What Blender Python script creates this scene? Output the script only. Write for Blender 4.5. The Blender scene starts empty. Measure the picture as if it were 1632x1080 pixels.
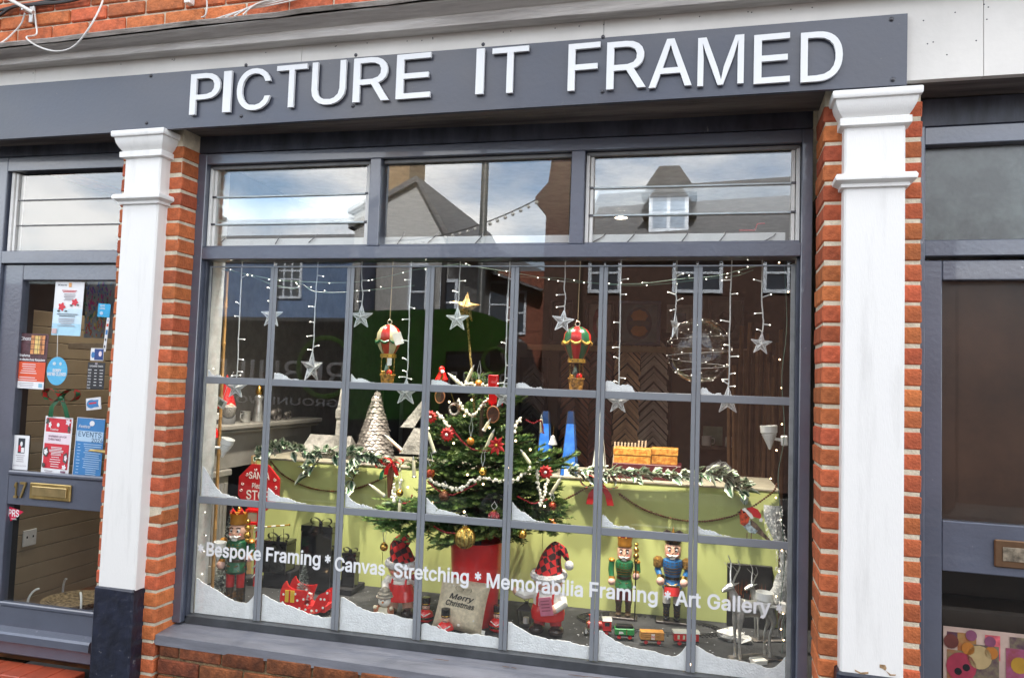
import bpy, math, random
from mathutils import Vector as V, Matrix
from mathutils.geometry import delaunay_2d_cdt
from math import pi, sin, cos, sqrt, atan2, radians
S = bpy.context.scene
C = S.collection
R = random.Random(11)
U = R.uniform
# ---------------------------------------------------------------- camera
F_PX, CX, CY, CZ, YAW, PIT, ROL = 1194.48, 2.301, -3.1513, 1.6972, 0.232126, 0.0572863, 0.033987
_cy, _sy, _cp, _sp, _cr, _sr = cos(YAW), sin(YAW), cos(PIT), sin(PIT), cos(ROL), sin(ROL)
FW = V((-_sy*_cp, _cy*_cp, _sp)); _R0 = V((_cy, _sy, 0)); _U0 = _R0.cross(FW)
RT = _cr*_R0 + _sr*_U0; UP = -_sr*_R0 + _cr*_U0; EYE = V((CX, CY, CZ))
cd = bpy.data.cameras.new('camera'); cd.sensor_width = 36; cd.lens = F_PX/1632*36; cd.clip_start = .05; cd.clip_end = 500
cam = bpy.data.objects.new('camera', cd); C.objects.link(cam); S.camera = cam
cam.matrix_world = Matrix((RT, UP, -FW)).transposed().to_4x4(); cam.location = EYE
# ---------------------------------------------------------------- sky, sun, exposure
SUN_EL, SUN_ROT = radians(38), radians(14)
w = bpy.data.worlds.new('World'); S.world = w; w.use_nodes = True
nt = w.node_tree; nt.nodes.clear()
def wn(t, **k):
    n = nt.nodes.new(t)
    for a, b in k.items(): setattr(n, a, b)
    return n
out = wn('ShaderNodeOutputWorld'); bg = wn('ShaderNodeBackground'); sky = wn('ShaderNodeTexSky', sky_type='NISHITA', sun_disc=False, sun_elevation=SUN_EL, sun_rotation=SUN_ROT)
tc = wn('ShaderNodeTexCoord'); mp = wn('ShaderNodeMapping'); mp.inputs['Scale'].default_value = (1, 1, 2.6)
no = wn('ShaderNodeTexNoise'); no.inputs['Scale'].default_value = 3.1; no.inputs['Detail'].default_value = 9; no.inputs['Roughness'].default_value = .56
no2 = wn('ShaderNodeTexNoise'); no2.inputs['Scale'].default_value = 6; no2.inputs['Detail'].default_value = 6
rp = wn('ShaderNodeValToRGB'); rp.color_ramp.elements[0].position = .36; rp.color_ramp.elements[1].position = .56
cl = wn('ShaderNodeValToRGB'); cl.color_ramp.elements[0].color = (5.6, 5.9, 6.5, 1); cl.color_ramp.elements[1].color = (10.4, 10.3, 10.1, 1); cl.color_ramp.elements[0].position = .32; cl.color_ramp.elements[1].position = .62
mx = wn('ShaderNodeMix', data_type='RGBA')
bg.inputs['Strength'].default_value = .11
L = nt.links.new
L(tc.outputs['Generated'], mp.inputs[0]); L(mp.outputs[0], no.inputs[0]); L(mp.outputs[0], no2.inputs[0])
L(no.outputs[0], rp.inputs[0]); L(no2.outputs[0], cl.inputs[0]); L(rp.outputs[0], mx.inputs[0]); L(sky.outputs[0], mx.inputs[6]); L(cl.outputs[0], mx.inputs[7])
L(mx.outputs[2], bg.inputs[0]); L(bg.outputs[0], out.inputs[0])
sd = bpy.data.lights.new('sun', 'SUN'); sd.energy = 4.2; sd.angle = radians(.6); sd.color = (1, .965, .92)
sun = bpy.data.objects.new('sun', sd); C.objects.link(sun)
_sd = V((sin(SUN_ROT)*cos(SUN_EL), cos(SUN_ROT)*cos(SUN_EL), sin(SUN_EL)))   # towards the sun
sun.rotation_euler = (-_sd).to_track_quat('-Z', 'Y').to_euler()
S.view_settings.view_transform = 'Standard'; S.view_settings.look = 'None'; S.view_settings.gamma = 1; S.view_settings.exposure = 2.05
S.view_settings.use_curve_mapping = False
S.render.engine = 'CYCLES'
cy = S.cycles; cy.max_bounces = 8; cy.diffuse_bounces = 4; cy.glossy_bounces = 4; cy.transmission_bounces = 4; cy.transparent_max_bounces = 32
cy.caustics_reflective = False; cy.caustics_refractive = False; cy.sample_clamp_indirect = 6
cy.use_denoising = True; cy.denoiser = 'OPENIMAGEDENOISE'; cy.use_adaptive_sampling = True; cy.adaptive_threshold = .01
# ---------------------------------------------------------------- pixel -> place on a known plane (1632 px photograph)
def ray(px, py): return FW + RT*((px-816)/F_PX) - UP*((py-540)/F_PX)
def at(px, py, Y): d = ray(px, py); return EYE + d*((Y-EYE.y)/d.y)
def atz(px, py, Z): d = ray(px, py); return EYE + d*((Z-EYE.z)/d.z)
def atx(px, py, X): d = ray(px, py); return EYE + d*((X-EYE.x)/d.x)
def py_of(p): d = V(p)-EYE; return 540-F_PX*d.dot(UP)/d.dot(FW)
def zof(x, y, py):                       # height above a ground point that shows at picture row py
    a, b = -1., 6.
    for _ in range(40):
        m = (a+b)/2
        if py_of((x, y, m)) > py: a = m
        else: b = m
    return a
SK = -.0403; FA = math.atan(SK); FY = -.18
def fac(px, py, w=0):                    # on the street front, which stands slightly askew to the window: (along, height)
    d = ray(px, py); k = (FY+w+SK*EYE.x-EYE.y)/(d.y-SK*d.x); p = EYE+d*k
    return ((p.x)*cos(FA)+(p.y-FY)*sin(FA), p.z)
FM = Matrix.Translation((0, FY, 0)) @ Matrix.Rotation(FA, 4, 'Z')
# ---------------------------------------------------------------- materials
MATS = {}
def M(name, col, rough=.55, metal=0, var=.12, sc=14., bump=0., bsc=None, spec=.5, col2=None, lo=.35, hi=.65, emit=0, ecol=None, coat=0, objvar=0, aniso=None, trans=0, alpha=1, sheen=0, speck=None):
    if name in MATS: return MATS[name]
    m = bpy.data.materials.new(name); m.use_nodes = True; t = m.node_tree; b = t.nodes['Principled BSDF']; l = t.links.new
    b.inputs['Roughness'].default_value = rough; b.inputs['Metallic'].default_value = metal; b.inputs['Specular IOR Level'].default_value = spec
    b.inputs['Coat Weight'].default_value = coat; b.inputs['Transmission Weight'].default_value = trans; b.inputs['Alpha'].default_value = alpha; b.inputs['Sheen Weight'].default_value = sheen
    c = V(col[:3]); c2 = V(col2) if col2 else c*(1-var*2)
    tx = t.nodes.new('ShaderNodeTexCoord'); n = t.nodes.new('ShaderNodeTexNoise'); n.inputs['Scale'].default_value = sc; n.inputs['Detail'].default_value = 6; n.inputs['Roughness'].default_value = .62
    src = tx.outputs['Object']
    if aniso:
        mpn = t.nodes.new('ShaderNodeMapping'); mpn.inputs['Scale'].default_value = aniso; l(src, mpn.inputs[0]); src = mpn.outputs[0]
    l(src, n.inputs['Vector'])
    r = t.nodes.new('ShaderNodeValToRGB'); r.color_ramp.elements[0].position = lo; r.color_ramp.elements[1].position = hi
    r.color_ramp.elements[0].color = (*c2, 1); r.color_ramp.elements[1].color = (*(c*(1+var*.35)), 1); l(n.outputs[0], r.inputs[0])
    o = r.outputs[0]
    if objvar:
        oi = t.nodes.new('ShaderNodeObjectInfo'); hs = t.nodes.new('ShaderNodeHueSaturation'); mr = t.nodes.new('ShaderNodeMapRange')
        mr.inputs[3].default_value = 1-objvar; mr.inputs[4].default_value = 1+objvar*.7; l(oi.outputs['Random'], mr.inputs[0]); l(mr.outputs[0], hs.inputs['Value']); l(o, hs.inputs['Color'])
        m2 = t.nodes.new('ShaderNodeMapRange'); mt = t.nodes.new('ShaderNodeMath'); mt.operation = 'FRACT'; mm = t.nodes.new('ShaderNodeMath'); mm.operation = 'MULTIPLY'; mm.inputs[1].default_value = 7.31
        l(oi.outputs['Random'], mm.inputs[0]); l(mm.outputs[0], mt.inputs[0]); l(mt.outputs[0], m2.inputs[0]); m2.inputs[3].default_value = .5-objvar*.035; m2.inputs[4].default_value = .5+objvar*.03; l(m2.outputs[0], hs.inputs['Hue'])
        o = hs.outputs[0]
    if speck:                            # scattered scuffs, chips or salt marks: (colour, scale, threshold)
        n3 = t.nodes.new('ShaderNodeTexNoise'); n3.inputs['Scale'].default_value = speck[1]; n3.inputs['Detail'].default_value = 4; n3.inputs['Roughness'].default_value = .7; l(src, n3.inputs['Vector'])
        r3 = t.nodes.new('ShaderNodeValToRGB'); r3.color_ramp.elements[0].position = speck[2]; r3.color_ramp.elements[1].position = speck[2]+.035; l(n3.outputs[0], r3.inputs[0])
        m3 = t.nodes.new('ShaderNodeMix'); m3.data_type = 'RGBA'; l(r3.outputs[0], m3.inputs[0]); l(o, m3.inputs[6]); m3.inputs[7].default_value = (*speck[0], 1); o = m3.outputs[2]
    l(o, b.inputs['Base Color'])
    if bump:
        n2 = t.nodes.new('ShaderNodeTexNoise'); n2.inputs['Scale'].default_value = bsc or sc*4; n2.inputs['Detail'].default_value = 5; l(src, n2.inputs['Vector'])
        bn = t.nodes.new('ShaderNodeBump'); bn.inputs['Strength'].default_value = bump; bn.inputs['Distance'].default_value = .01; l(n2.outputs[0], bn.inputs['Height']); l(bn.outputs[0], b.inputs['Normal'])
    if emit:
        b.inputs['Emission Color'].default_value = (*(ecol or col)[:3], 1); b.inputs['Emission Strength'].default_value = emit
    MATS[name] = m; return m
def glass(name, k, tint=(.97, .985, .98), rough=0., gl=(1, 1, 1), ior=1.5, smear=0):
    m = bpy.data.materials.new(name); m.use_nodes = True; t = m.node_tree; t.nodes.clear(); l = t.links.new
    o = t.nodes.new('ShaderNodeOutputMaterial'); mi = t.nodes.new('ShaderNodeMixShader'); tr = t.nodes.new('ShaderNodeBsdfTransparent'); g = t.nodes.new('ShaderNodeBsdfGlossy')
    fr = t.nodes.new('ShaderNodeLayerWeight'); fr.inputs[0].default_value = .5; pw = t.nodes.new('ShaderNodeMath'); pw.operation = 'POWER'; pw.inputs[1].default_value = 5
    ad = t.nodes.new('ShaderNodeMath'); ad.operation = 'MULTIPLY_ADD'; ad.use_clamp = True; ad.inputs[1].default_value = 1-k; ad.inputs[2].default_value = k
    tr.inputs[0].default_value = (*tint, 1); g.inputs[0].default_value = (*gl, 1); g.inputs[1].default_value = rough
    l(fr.outputs['Facing'], pw.inputs[0]); l(pw.outputs[0], ad.inputs[0]); l(ad.outputs[0], mi.inputs[0]); l(tr.outputs[0], mi.inputs[1]); l(g.outputs[0], mi.inputs[2])
    if smear:
        tx = t.nodes.new('ShaderNodeTexCoord'); n = t.nodes.new('ShaderNodeTexNoise'); n.inputs['Scale'].default_value = 1.7; n.inputs['Detail'].default_value = 1; l(tx.outputs['Object'], n.inputs['Vector'])
        bn = t.nodes.new('ShaderNodeBump'); bn.inputs['Strength'].default_value = smear; bn.inputs['Distance'].default_value = .01; l(n.outputs[0], bn.inputs['Height']); l(bn.outputs[0], g.inputs['Normal'])
    l(mi.outputs[0], o.inputs[0]); MATS[name] = m; return m
# ---------------------------------------------------------------- geometry
class G:
    def __init__(s): s.v = []; s.f = []; s.m = []; s.k = 0
    def add(s, vs, fs):
        n = len(s.v); s.v += [tuple(v) for v in vs]; s.f += [tuple(i+n for i in f) for f in fs]; s.m += [s.k]*len(fs); return s
    def box(s, x0, x1, y0, y1, z0, z1, ch=0.):
        if ch <= 0:
            return s.add([(x, y, z) for z in (z0, z1) for y in (y0, y1) for x in (x0, x1)], [(0, 2, 3, 1), (4, 5, 7, 6), (0, 1, 5, 4), (2, 6, 7, 3), (0, 4, 6, 2), (1, 3, 7, 5)])
        P = []; idx = {}
        X, Y, Z = (x0, x1), (y0, y1), (z0, z1)
        for i in (0, 1):
            for j in (0, 1):
                for k in (0, 1):
                    sx, sy, sz = (1, -1)[i], (1, -1)[j], (1, -1)[k]
                    for ax in range(3):
                        d = [ch*sx, ch*sy, ch*sz]; d[ax] = 0
                        idx[i, j, k, ax] = len(P); P.append((X[i]+d[0], Y[j]+d[1], Z[k]+d[2]))
        f = []
        for i in (0, 1):
            a = [idx[i, 0, 0, 0], idx[i, 0, 1, 0], idx[i, 1, 1, 0], idx[i, 1, 0, 0]]; f.append(a if i == 0 else a[::-1])
            a = [idx[0, i, 0, 1], idx[1, i, 0, 1], idx[1, i, 1, 1], idx[0, i, 1, 1]]; f.append(a if i == 0 else a[::-1])
            a = [idx[0, 0, i, 2], idx[0, 1, i, 2], idx[1, 1, i, 2], idx[1, 0, i, 2]]; f.append(a if i == 0 else a[::-1])
            for j in (0, 1):
                a = [idx[i, j, 0, 0], idx[i, j, 1, 0], idx[i, j, 1, 1], idx[i, j, 0, 1]]; f.append(a if i != j else a[::-1])
                a = [idx[i, 0, j, 0], idx[i, 0, j, 2], idx[i, 1, j, 2], idx[i, 1, j, 0]]; f.append(a if i != j else a[::-1])
                a = [idx[0, i, j, 1], idx[1, i, j, 1], idx[1, i, j, 2], idx[0, i, j, 2]]; f.append(a if i != j else a[::-1])
                for k in (0, 1):
                    a = [idx[i, j, k, 0], idx[i, j, k, 1], idx[i, j, k, 2]]; f.append(a if (i+j+k) % 2 == 0 else a[::-1])
        return s.add(P, f)
    def tube(s, pts, r, n=6, cap=True, closed=False):
        pts = [V(p) for p in pts]; N = len(pts); rr = r if isinstance(r, (list, tuple)) else [r]*N
        vs = []; pu = None
        for i, p in enumerate(pts):
            a = pts[(i-1) % N] if (i or closed) else p; b = pts[(i+1) % N] if (i < N-1 or closed) else p
            t = (b-a); t = t.normalized() if t.length > 1e-9 else V((0, 0, 1))
            if pu is None: pu = t.orthogonal().normalized()
            u = pu-t*pu.dot(t); u = u.normalized() if u.length > 1e-6 else t.orthogonal().normalized(); pu = u; v = t.cross(u)
            for k in range(n): vs.append(p+(u*cos(2*pi*k/n)+v*sin(2*pi*k/n))*rr[i])
        fs = []
        for i in range(N if closed else N-1):
            j = (i+1) % N
            for k in range(n): fs.append((i*n+k, i*n+(k+1) % n, j*n+(k+1) % n, j*n+k))
        if cap and not closed: fs += [tuple(range(n-1, -1, -1)), tuple((N-1)*n+k for k in range(n))]
        return s.add(vs, fs)
    def lathe(s, prof, n=14, c=(0, 0, 0), a0=0., sx=1., sy=1.):
        vs = []; fs = []; c = V(c)
        for r, z in prof:
            for k in range(n): t = a0+2*pi*k/n; vs.append((c.x+r*cos(t)*sx, c.y+r*sin(t)*sy, c.z+z))
        for i in range(len(prof)-1):
            for k in range(n): fs.append((i*n+k, i*n+(k+1) % n, (i+1)*n+(k+1) % n, (i+1)*n+k))
        if prof[0][0] > 1e-6: fs.append(tuple(range(n-1, -1, -1)))
        if prof[-1][0] > 1e-6: fs.append(tuple((len(prof)-1)*n+k for k in range(n)))
        return s.add(vs, fs)
    def ball(s, c, r, n=10, sc=(1, 1, 1), rows=None):
        h = rows or max(4, n//2+1); r0 = len(s.v)
        s.lathe([(max(r*sin(pi*i/h), 1e-4), -r*cos(pi*i/h)) for i in range(h+1)], n)
        for i in range(r0, len(s.v)): x, y, z = s.v[i]; s.v[i] = (x*sc[0]+c[0], y*sc[1]+c[1], z*sc[2]+c[2])
        return s
    def prism(s, poly, y0, y1):          # outline in x,z pushed along y
        n = len(poly); a = sum(poly[i][0]*poly[(i+1) % n][1]-poly[(i+1) % n][0]*poly[i][1] for i in range(n))
        if a < 0: poly = poly[::-1]
        vs = [(x, y0, z) for x, z in poly]+[(x, y1, z) for x, z in poly]
        return s.add(vs, [tuple(range(n)), tuple(range(2*n-1, n-1, -1))]+[(i, n+i, n+(i+1) % n, (i+1) % n) for i in range(n)])
    def strip(s, prof, a, b):            # profile (y,z) run along x
        n = len(prof); vs = [(a, y, z) for y, z in prof]+[(b, y, z) for y, z in prof]
        return s.add(vs, [(i, i+1, n+i+1, n+i) for i in range(n-1)]+[tuple(range(n-1, -1, -1)), tuple(range(n, 2*n))])
    def quad(s, a, b, c, d): return s.add([a, b, c, d], [(0, 1, 2, 3)])
    def sheet(s, x0, x1, z0, z1, y): return s.add([(x0, y, z0), (x1, y, z0), (x1, y, z1), (x0, y, z1)], [(0, 1, 2, 3)])
    def mv(s, M4, i0=0):
        for i in range(i0, len(s.v)): s.v[i] = tuple(M4 @ V(s.v[i]))
        return s
    def jit(s, a):
        s.v = [(x+U(-a, a), y+U(-a, a), z+U(-a, a)) for x, y, z in s.v]; return s
    def mesh(s, name, mats, smooth=True, ang=38):
        me = bpy.data.meshes.new(name); me.from_pydata(s.v, [], s.f)
        for m in (mats if isinstance(mats, (list, tuple)) else [mats]): me.materials.append(m)
        me.polygons.foreach_set('material_index', s.m)
        if smooth:
            me.polygons.foreach_set('use_smooth', [True]*len(s.f)); me.set_sharp_from_angle(angle=radians(ang))
        me.update(); return me
def link(name, data, parent=None, loc=None, rot=None, label=None, mat4=None, sc=None):
    o = bpy.data.objects.new(name, data); C.objects.link(o)
    if parent: o.parent = parent
    if mat4 is not None: o.matrix_local = mat4 if parent else mat4
    if loc is not None: o.location = loc
    if rot is not None: o.rotation_euler = rot
    if sc is not None: o.scale = sc if not isinstance(sc, (int, float)) else (sc,)*3
    if label: o['label'] = label
    return o
def part(par, name, g, mats, label=None, loc=None, rot=None, smooth=True, sc=None, ang=38):
    return link(name, g.mesh(name, mats, smooth, ang) if isinstance(g, G) else g, par, loc, rot, label, sc=sc)
def tag(o, label, cat, group=None):
    o['label'] = label; o['category'] = cat
    if group: o['group'] = group
    return o
def thing(name, label, cat, loc=(0, 0, 0), rz=0., group=None, front=False, rot=None):
    o = link(name, None, None, loc, rot or (0, 0, rz)); o.empty_display_size = .05
    if front: o.matrix_world = FM
    return tag(o, label, cat, group)
def solo(name, g, mats, label, cat, loc=(0, 0, 0), rz=0., group=None, front=False, smooth=True, rot=None, ang=38):
    o = link(name, g.mesh(name, mats, smooth, ang) if isinstance(g, G) else g, None, loc, rot or (0, 0, rz))
    if front: o.matrix_world = FM
    return tag(o, label, cat, group)
def struct(name, g, mats, front=False, smooth=False):
    o = link(name, g.mesh(name, mats, smooth)); o['kind'] = 'structure'
    if front: o.matrix_world = FM
    return o
def stuff(par, name, g, mats, label=None, **k):
    o = part(par, name, g, mats, label, **k); o['kind'] = 'stuff'; return o
def dup(o, parent=None, **k):
    c = o.copy(); C.objects.link(c); c.parent = parent
    for a, b in k.items(): setattr(c, a, b)
    for ch in list(o.children): dup(ch, c)
    return c
# ---------------------------------------------------------------- lettering: outlines drawn as polygons
GLY = {                                   # outline points of each character, in thousandths
    'A': [480,[[16,0,201,509,276,509,463,0,395,0,272,346,232,478,245,478,191,302,85,0],[110,142,110,199,370,199,370,142]]],
    'B': [456,[[60,0,60,509,241,509,304,501,350,477,381,442,396,398,393,336,368,295,315,267,378,234,411,184,418,136,410,88,386,48,344,18,284,2,247,0],[125,57,245,57,309,67,344,96,354,153,333,197,289,225,248,231,125,231],[125,285,256,287,302,304,335,355,326,412,294,442,240,452,125,452]]],
    'C': [510,[[225,-3,186,7,150,25,119,49,92,79,70,115,53,157,44,203,40,254,44,305,53,352,70,393,92,429,119,459,150,484,186,501,225,512,293,514,362,496,419,456,459,397,473,348,408,348,380,407,330,444,267,456,209,445,161,414,125,364,106,295,106,213,125,145,161,94,210,63,284,54,344,72,389,114,408,160,473,160,448,91,420,53,363,13,293,-6]]],
    'D': [502,[[219,0,96,0,96,57,215,57,288,68,343,99,379,149,397,216,397,294,379,361,344,410,291,441,221,452,93,452,93,509,225,509,273,505,315,495,353,478,385,455,412,426,433,391,449,351,458,306,462,255,458,205,449,159,433,119,411,83,384,54,351,31,312,14,268,3],[125,509,125,0,60,0,60,509]]],
    'E': [419,[[60,0,60,509,372,509,372,452,125,452,125,286,355,286,355,229,125,229,125,57,375,57,375,0]]],
    'F': [410,[[60,0,60,509,369,509,369,452,125,452,125,278,346,278,346,221,125,221,125,0]]],
    'G': [520,[[269,-7,225,-3,185,7,149,25,118,49,91,79,69,116,53,157,43,203,40,254,43,305,53,352,69,393,91,429,117,459,149,484,184,501,223,512,291,514,340,504,403,469,449,416,474,349,408,349,368,417,300,453,236,453,183,432,141,392,113,332,103,254,113,177,141,117,184,76,238,56,296,55,345,71,382,102,407,147,415,202,434,199,283,199,283,256,478,256,475,160,451,91,406,38,344,5]]],
    'H': [517,[[60,0,60,509,125,509,125,289,392,289,392,509,457,509,457,0,392,0,392,232,125,232,125,0]]],
    'I': [300,[[31,0,31,57,118,57,118,452,31,452,31,509,269,509,269,452,183,452,183,57,269,57,269,0]]],
    'J': [396,[[185,-7,143,-2,106,11,75,33,52,63,38,100,33,173,98,173,100,117,122,74,160,53,209,53,248,74,269,117,272,145,272,509,336,509,336,145,332,100,318,63,294,33,263,11,227,-2]]],
    'K': [467,[[104,145,104,216,199,331,364,509,448,509,231,276,228,276],[60,0,60,509,125,509,124,225,125,0],[372,0,188,259,228,309,449,0]]],
    'L': [393,[[60,0,60,509,125,509,125,57,361,57,361,0]]],
    'M': [628,[[60,0,60,509,152,509,284,170,322,49,352,187,476,509,568,509,568,0,504,0,504,327,507,457,456,291,342,0,286,0,145,361,112,457,122,291,122,0]]],
    'N': [523,[[60,0,60,509,136,509,349,174,414,55,399,195,399,509,463,509,463,0,387,0,194,303,108,452,119,454,125,291,125,0]]],
    'O': [533,[[267,-7,225,-3,186,7,150,25,119,49,92,79,70,115,53,157,44,203,40,254,44,305,53,352,70,393,92,429,119,459,150,484,186,501,225,512,267,516,309,512,348,501,384,484,415,459,442,429,464,393,480,352,490,305,493,254,490,203,480,157,464,115,442,79,415,49,384,25,348,7,309,-3],[296,55,349,76,392,116,420,176,428,213,428,295,408,365,372,415,324,446,267,456,210,445,161,415,125,364,106,295,106,213,125,144,161,94,210,63]]],
    'P': [445,[[60,0,60,509,235,509,305,499,356,471,390,430,407,377,407,318,390,265,356,223,305,195,235,186,109,186,109,242,257,244,312,266,339,310,343,367,324,416,279,446,232,452,125,452,125,0]]],
    'Q': [533,[[245,159,313,159,468,-48,401,-48],[267,-7,225,-3,186,7,150,25,119,49,92,79,70,115,53,157,44,203,40,254,44,305,53,352,70,393,92,429,119,459,150,484,186,501,225,512,267,516,309,512,348,501,384,484,415,459,442,429,464,393,480,352,490,305,493,254,490,203,480,157,464,115,442,79,415,49,384,25,348,7,309,-3],[296,55,349,76,392,116,420,176,428,213,428,295,408,365,372,415,324,446,267,456,210,445,161,415,125,364,106,295,106,213,125,144,161,94,210,63]]],
    'R': [449,[[60,0,60,509,236,509,305,500,356,473,390,433,407,381,407,323,390,271,356,232,305,206,236,198,96,198,96,255,258,256,313,276,340,316,344,371,325,419,279,446,233,452,125,452,125,0],[353,0,230,229,303,229,428,0]]],
    'S': [447,[[188,-7,128,9,81,40,51,83,38,137,104,137,123,88,166,59,224,49,286,60,329,92,346,139,332,179,263,217,145,253,86,289,67,313,52,372,62,425,92,468,138,498,195,514,259,514,316,498,360,468,390,427,401,378,337,378,320,421,280,449,225,459,167,448,129,418,115,376,131,334,212,293,312,264,372,226,402,180,406,112,386,64,349,25,294,0]]],
    'T': [449,[[32,452,32,509,417,509,417,452,257,452,257,0,193,0,193,452]]],
    'U': [517,[[220,-6,154,15,103,55,71,108,60,173,60,509,124,509,124,178,141,113,169,80,208,59,285,53,331,68,377,113,393,178,393,509,457,509,457,173,446,108,414,55,363,15,297,-6]]],
    'V': [480,[[204,0,16,509,84,509,207,164,248,31,235,31,290,206,395,509,463,509,278,0]]],
    'W': [686,[[155,0,16,509,82,509,172,162,197,40,215,162,306,509,380,509,494,58,523,196,603,509,670,509,530,0,455,0,362,345,336,475,350,475,318,323,230,0]]],
    'X': [474,[[18,0,217,284,217,236,29,509,104,509,230,318,243,292,288,386,374,509,446,509,259,239,259,287,456,0,382,0,250,195,230,231,182,129,91,0]]],
    'Y': [472,[[203,0,203,208,16,509,91,509,213,309,250,230,224,230,280,344,381,509,455,509,268,208,268,0]]],
    'Z': [438,[[42,0,42,46,273,385,341,476,348,454,223,452,40,452,40,509,397,509,397,462,169,129,97,33,90,54,214,57,399,57,399,0]]],
    'a': [389,[[115,-3,76,15,38,63,32,128,53,174,108,206,257,231,276,257,260,307,212,330,149,322,100,274,41,291,64,331,114,368,173,383,255,375,300,350,330,301,337,251,337,0,277,0,277,52,229,8],[211,51,254,80,276,138,272,187,134,159,97,130,96,82,142,48]]],
    'b': [424,[[189,-3,123,50,112,59,112,0,53,0,53,509,114,509,114,319,171,373,229,384,287,374,335,342,370,293,388,227,388,151,370,84,336,34,288,3],[242,49,279,66,316,117,328,189,316,261,295,298,262,322,220,330,178,322,134,282,114,216,118,138,147,78,198,49]]],
    'c': [396,[[174,-5,117,16,72,58,44,116,34,187,44,260,72,318,117,360,174,382,243,381,305,356,349,308,362,277,303,262,270,311,207,330,163,321,130,296,108,258,96,187,108,117,145,66,184,49,253,55,301,107,304,117,363,102,331,43,277,5]]],
    'd': [424,[[165,-6,111,16,70,57,43,116,34,189,43,261,70,320,112,361,165,382,237,379,295,336,311,319,311,509,372,509,372,0,313,0,313,59,266,12,217,-7],[226,49,278,78,306,138,312,189,300,263,278,299,227,328,182,328,130,298,108,261,96,189,109,117,130,80,162,55]]],
    'e': [404,[[177,-5,117,16,72,58,44,116,34,187,44,258,71,317,115,359,172,382,246,380,303,355,347,305,365,256,371,169,75,169,75,221,338,221,310,202,298,269,263,314,205,330,164,323,119,286,97,231,98,151,110,106,151,61,212,46,276,65,306,105,365,91,335,39,283,4]]],
    'f': [254,[[228,379,228,327,6,327,6,379],[81,0,81,432,96,486,135,519,212,529,243,521,220,471,164,468,143,435,142,419,142,0]]],
    'g': [425,[[156,-146,97,-122,59,-84,51,-69,101,-41,154,-88,207,-97,261,-87,298,-58,311,-6,311,68,266,23,217,6,165,7,113,27,71,65,43,120,34,191,43,263,71,320,112,361,166,382,237,379,296,336,313,319,313,379,372,379,372,-9,363,-67,334,-109,291,-136,237,-149],[246,66,278,87,307,142,311,219,291,283,247,322,205,330,163,322,118,282,98,218,102,144,118,104,163,66]]],
    'h': [410,[[114,0,53,0,53,509,114,509,114,287,102,287,132,344,175,374,227,384,295,369,341,321,355,271,357,240,357,0,296,0,296,235,286,286,256,318,192,328,147,308,119,266]]],
    'i': [167,[[53,0,53,379,114,379,114,0],[54,455,43,494,84,524,121,504,121,463]]],
    'j': [167,[[53,379,114,379,114,-30,102,-90,65,-129,-10,-143,-10,-87,31,-80,51,-46,53,-29],[53,455,42,494,83,524,120,504,114,455]]],
    'k': [381,[[110,137,110,212,121,212,284,379,360,379,184,199,177,199],[53,0,53,509,114,509,114,0],[294,0,148,186,191,229,372,0]]],
    'l': [189,[[91,8,62,37,53,84,53,509,114,509,114,83,135,53,170,54,181,3]]],
    'm': [610,[[53,0,53,379,112,379,112,295,132,346,187,382,245,383,287,361,314,320,364,366,417,385,478,380,514,361,541,328,555,283,557,255,557,0,496,0,496,254,485,298,456,323,402,329,353,302,335,247,335,0,274,0,274,260,265,297,238,322,185,329,135,302,115,257,114,0]]],
    'n': [410,[[114,0,53,0,53,379,112,379,112,287,102,287,132,344,175,374,227,384,295,369,341,321,355,271,357,240,357,0,296,0,296,235,286,286,256,318,192,328,147,308,119,266]]],
    'o': [415,[[174,-5,117,16,72,58,44,116,34,187,44,260,72,318,117,360,174,382,241,382,299,360,343,318,371,260,381,187,371,116,343,58,299,16,241,-5],[231,49,270,66,298,97,318,163,314,236,298,278,270,310,231,328,184,328,145,310,108,258,96,187,108,117,145,66,184,49]]],
    'p': [424,[[53,-143,53,379,112,379,112,319,171,373,229,384,287,374,335,342,370,293,388,227,388,151,370,84,336,34,288,3,229,-8,173,4,114,59,114,-143],[242,49,279,66,316,117,328,189,316,261,295,298,262,322,220,330,178,322,134,282,114,216,118,138,147,78,198,49]]],
    'q': [424,[[372,-143,311,-143,311,59,266,12,217,-7,165,-6,111,16,70,57,43,116,34,189,43,261,70,320,112,361,165,382,237,379,295,336,313,319,313,379,372,379],[226,49,278,78,306,138,312,189,300,263,278,299,227,328,182,328,130,298,108,261,96,189,109,117,130,80,162,55]]],
    'r': [259,[[53,0,53,379,112,379,115,321,152,367,191,383,243,384,241,323,174,321,126,284,114,237,114,0]]],
    's': [365,[[133,-3,76,24,41,73,36,94,94,107,111,72,160,47,206,47,258,74,266,115,243,144,118,180,72,208,50,249,49,295,65,332,95,360,161,383,234,379,286,352,318,308,324,290,268,277,243,316,210,331,147,326,111,292,115,253,152,229,261,200,306,171,328,131,329,85,312,47,260,6,210,-7]]],
    't': [227,[[204,379,204,327,6,327,6,379],[65,471,126,471,126,98,144,55,202,54,213,2,168,-4,113,7,77,41,65,93]]],
    'u': [410,[[158,-3,115,11,82,39,60,82,53,139,53,379,114,379,114,144,124,94,154,61,218,51,263,71,290,113,296,153,296,379,357,379,357,0,298,0,298,92,307,92,277,35,234,5]]],
    'v': [389,[[163,0,17,379,84,379,180,110,206,21,184,21,224,155,305,379,371,379,226,0]]],
    'w': [567,[[138,0,23,379,87,379,154,137,175,41,165,41,206,214,252,379,316,379,382,136,402,41,391,41,434,214,480,379,545,379,429,0,368,0,295,262,277,338,291,338,248,172,199,0]]],
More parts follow.
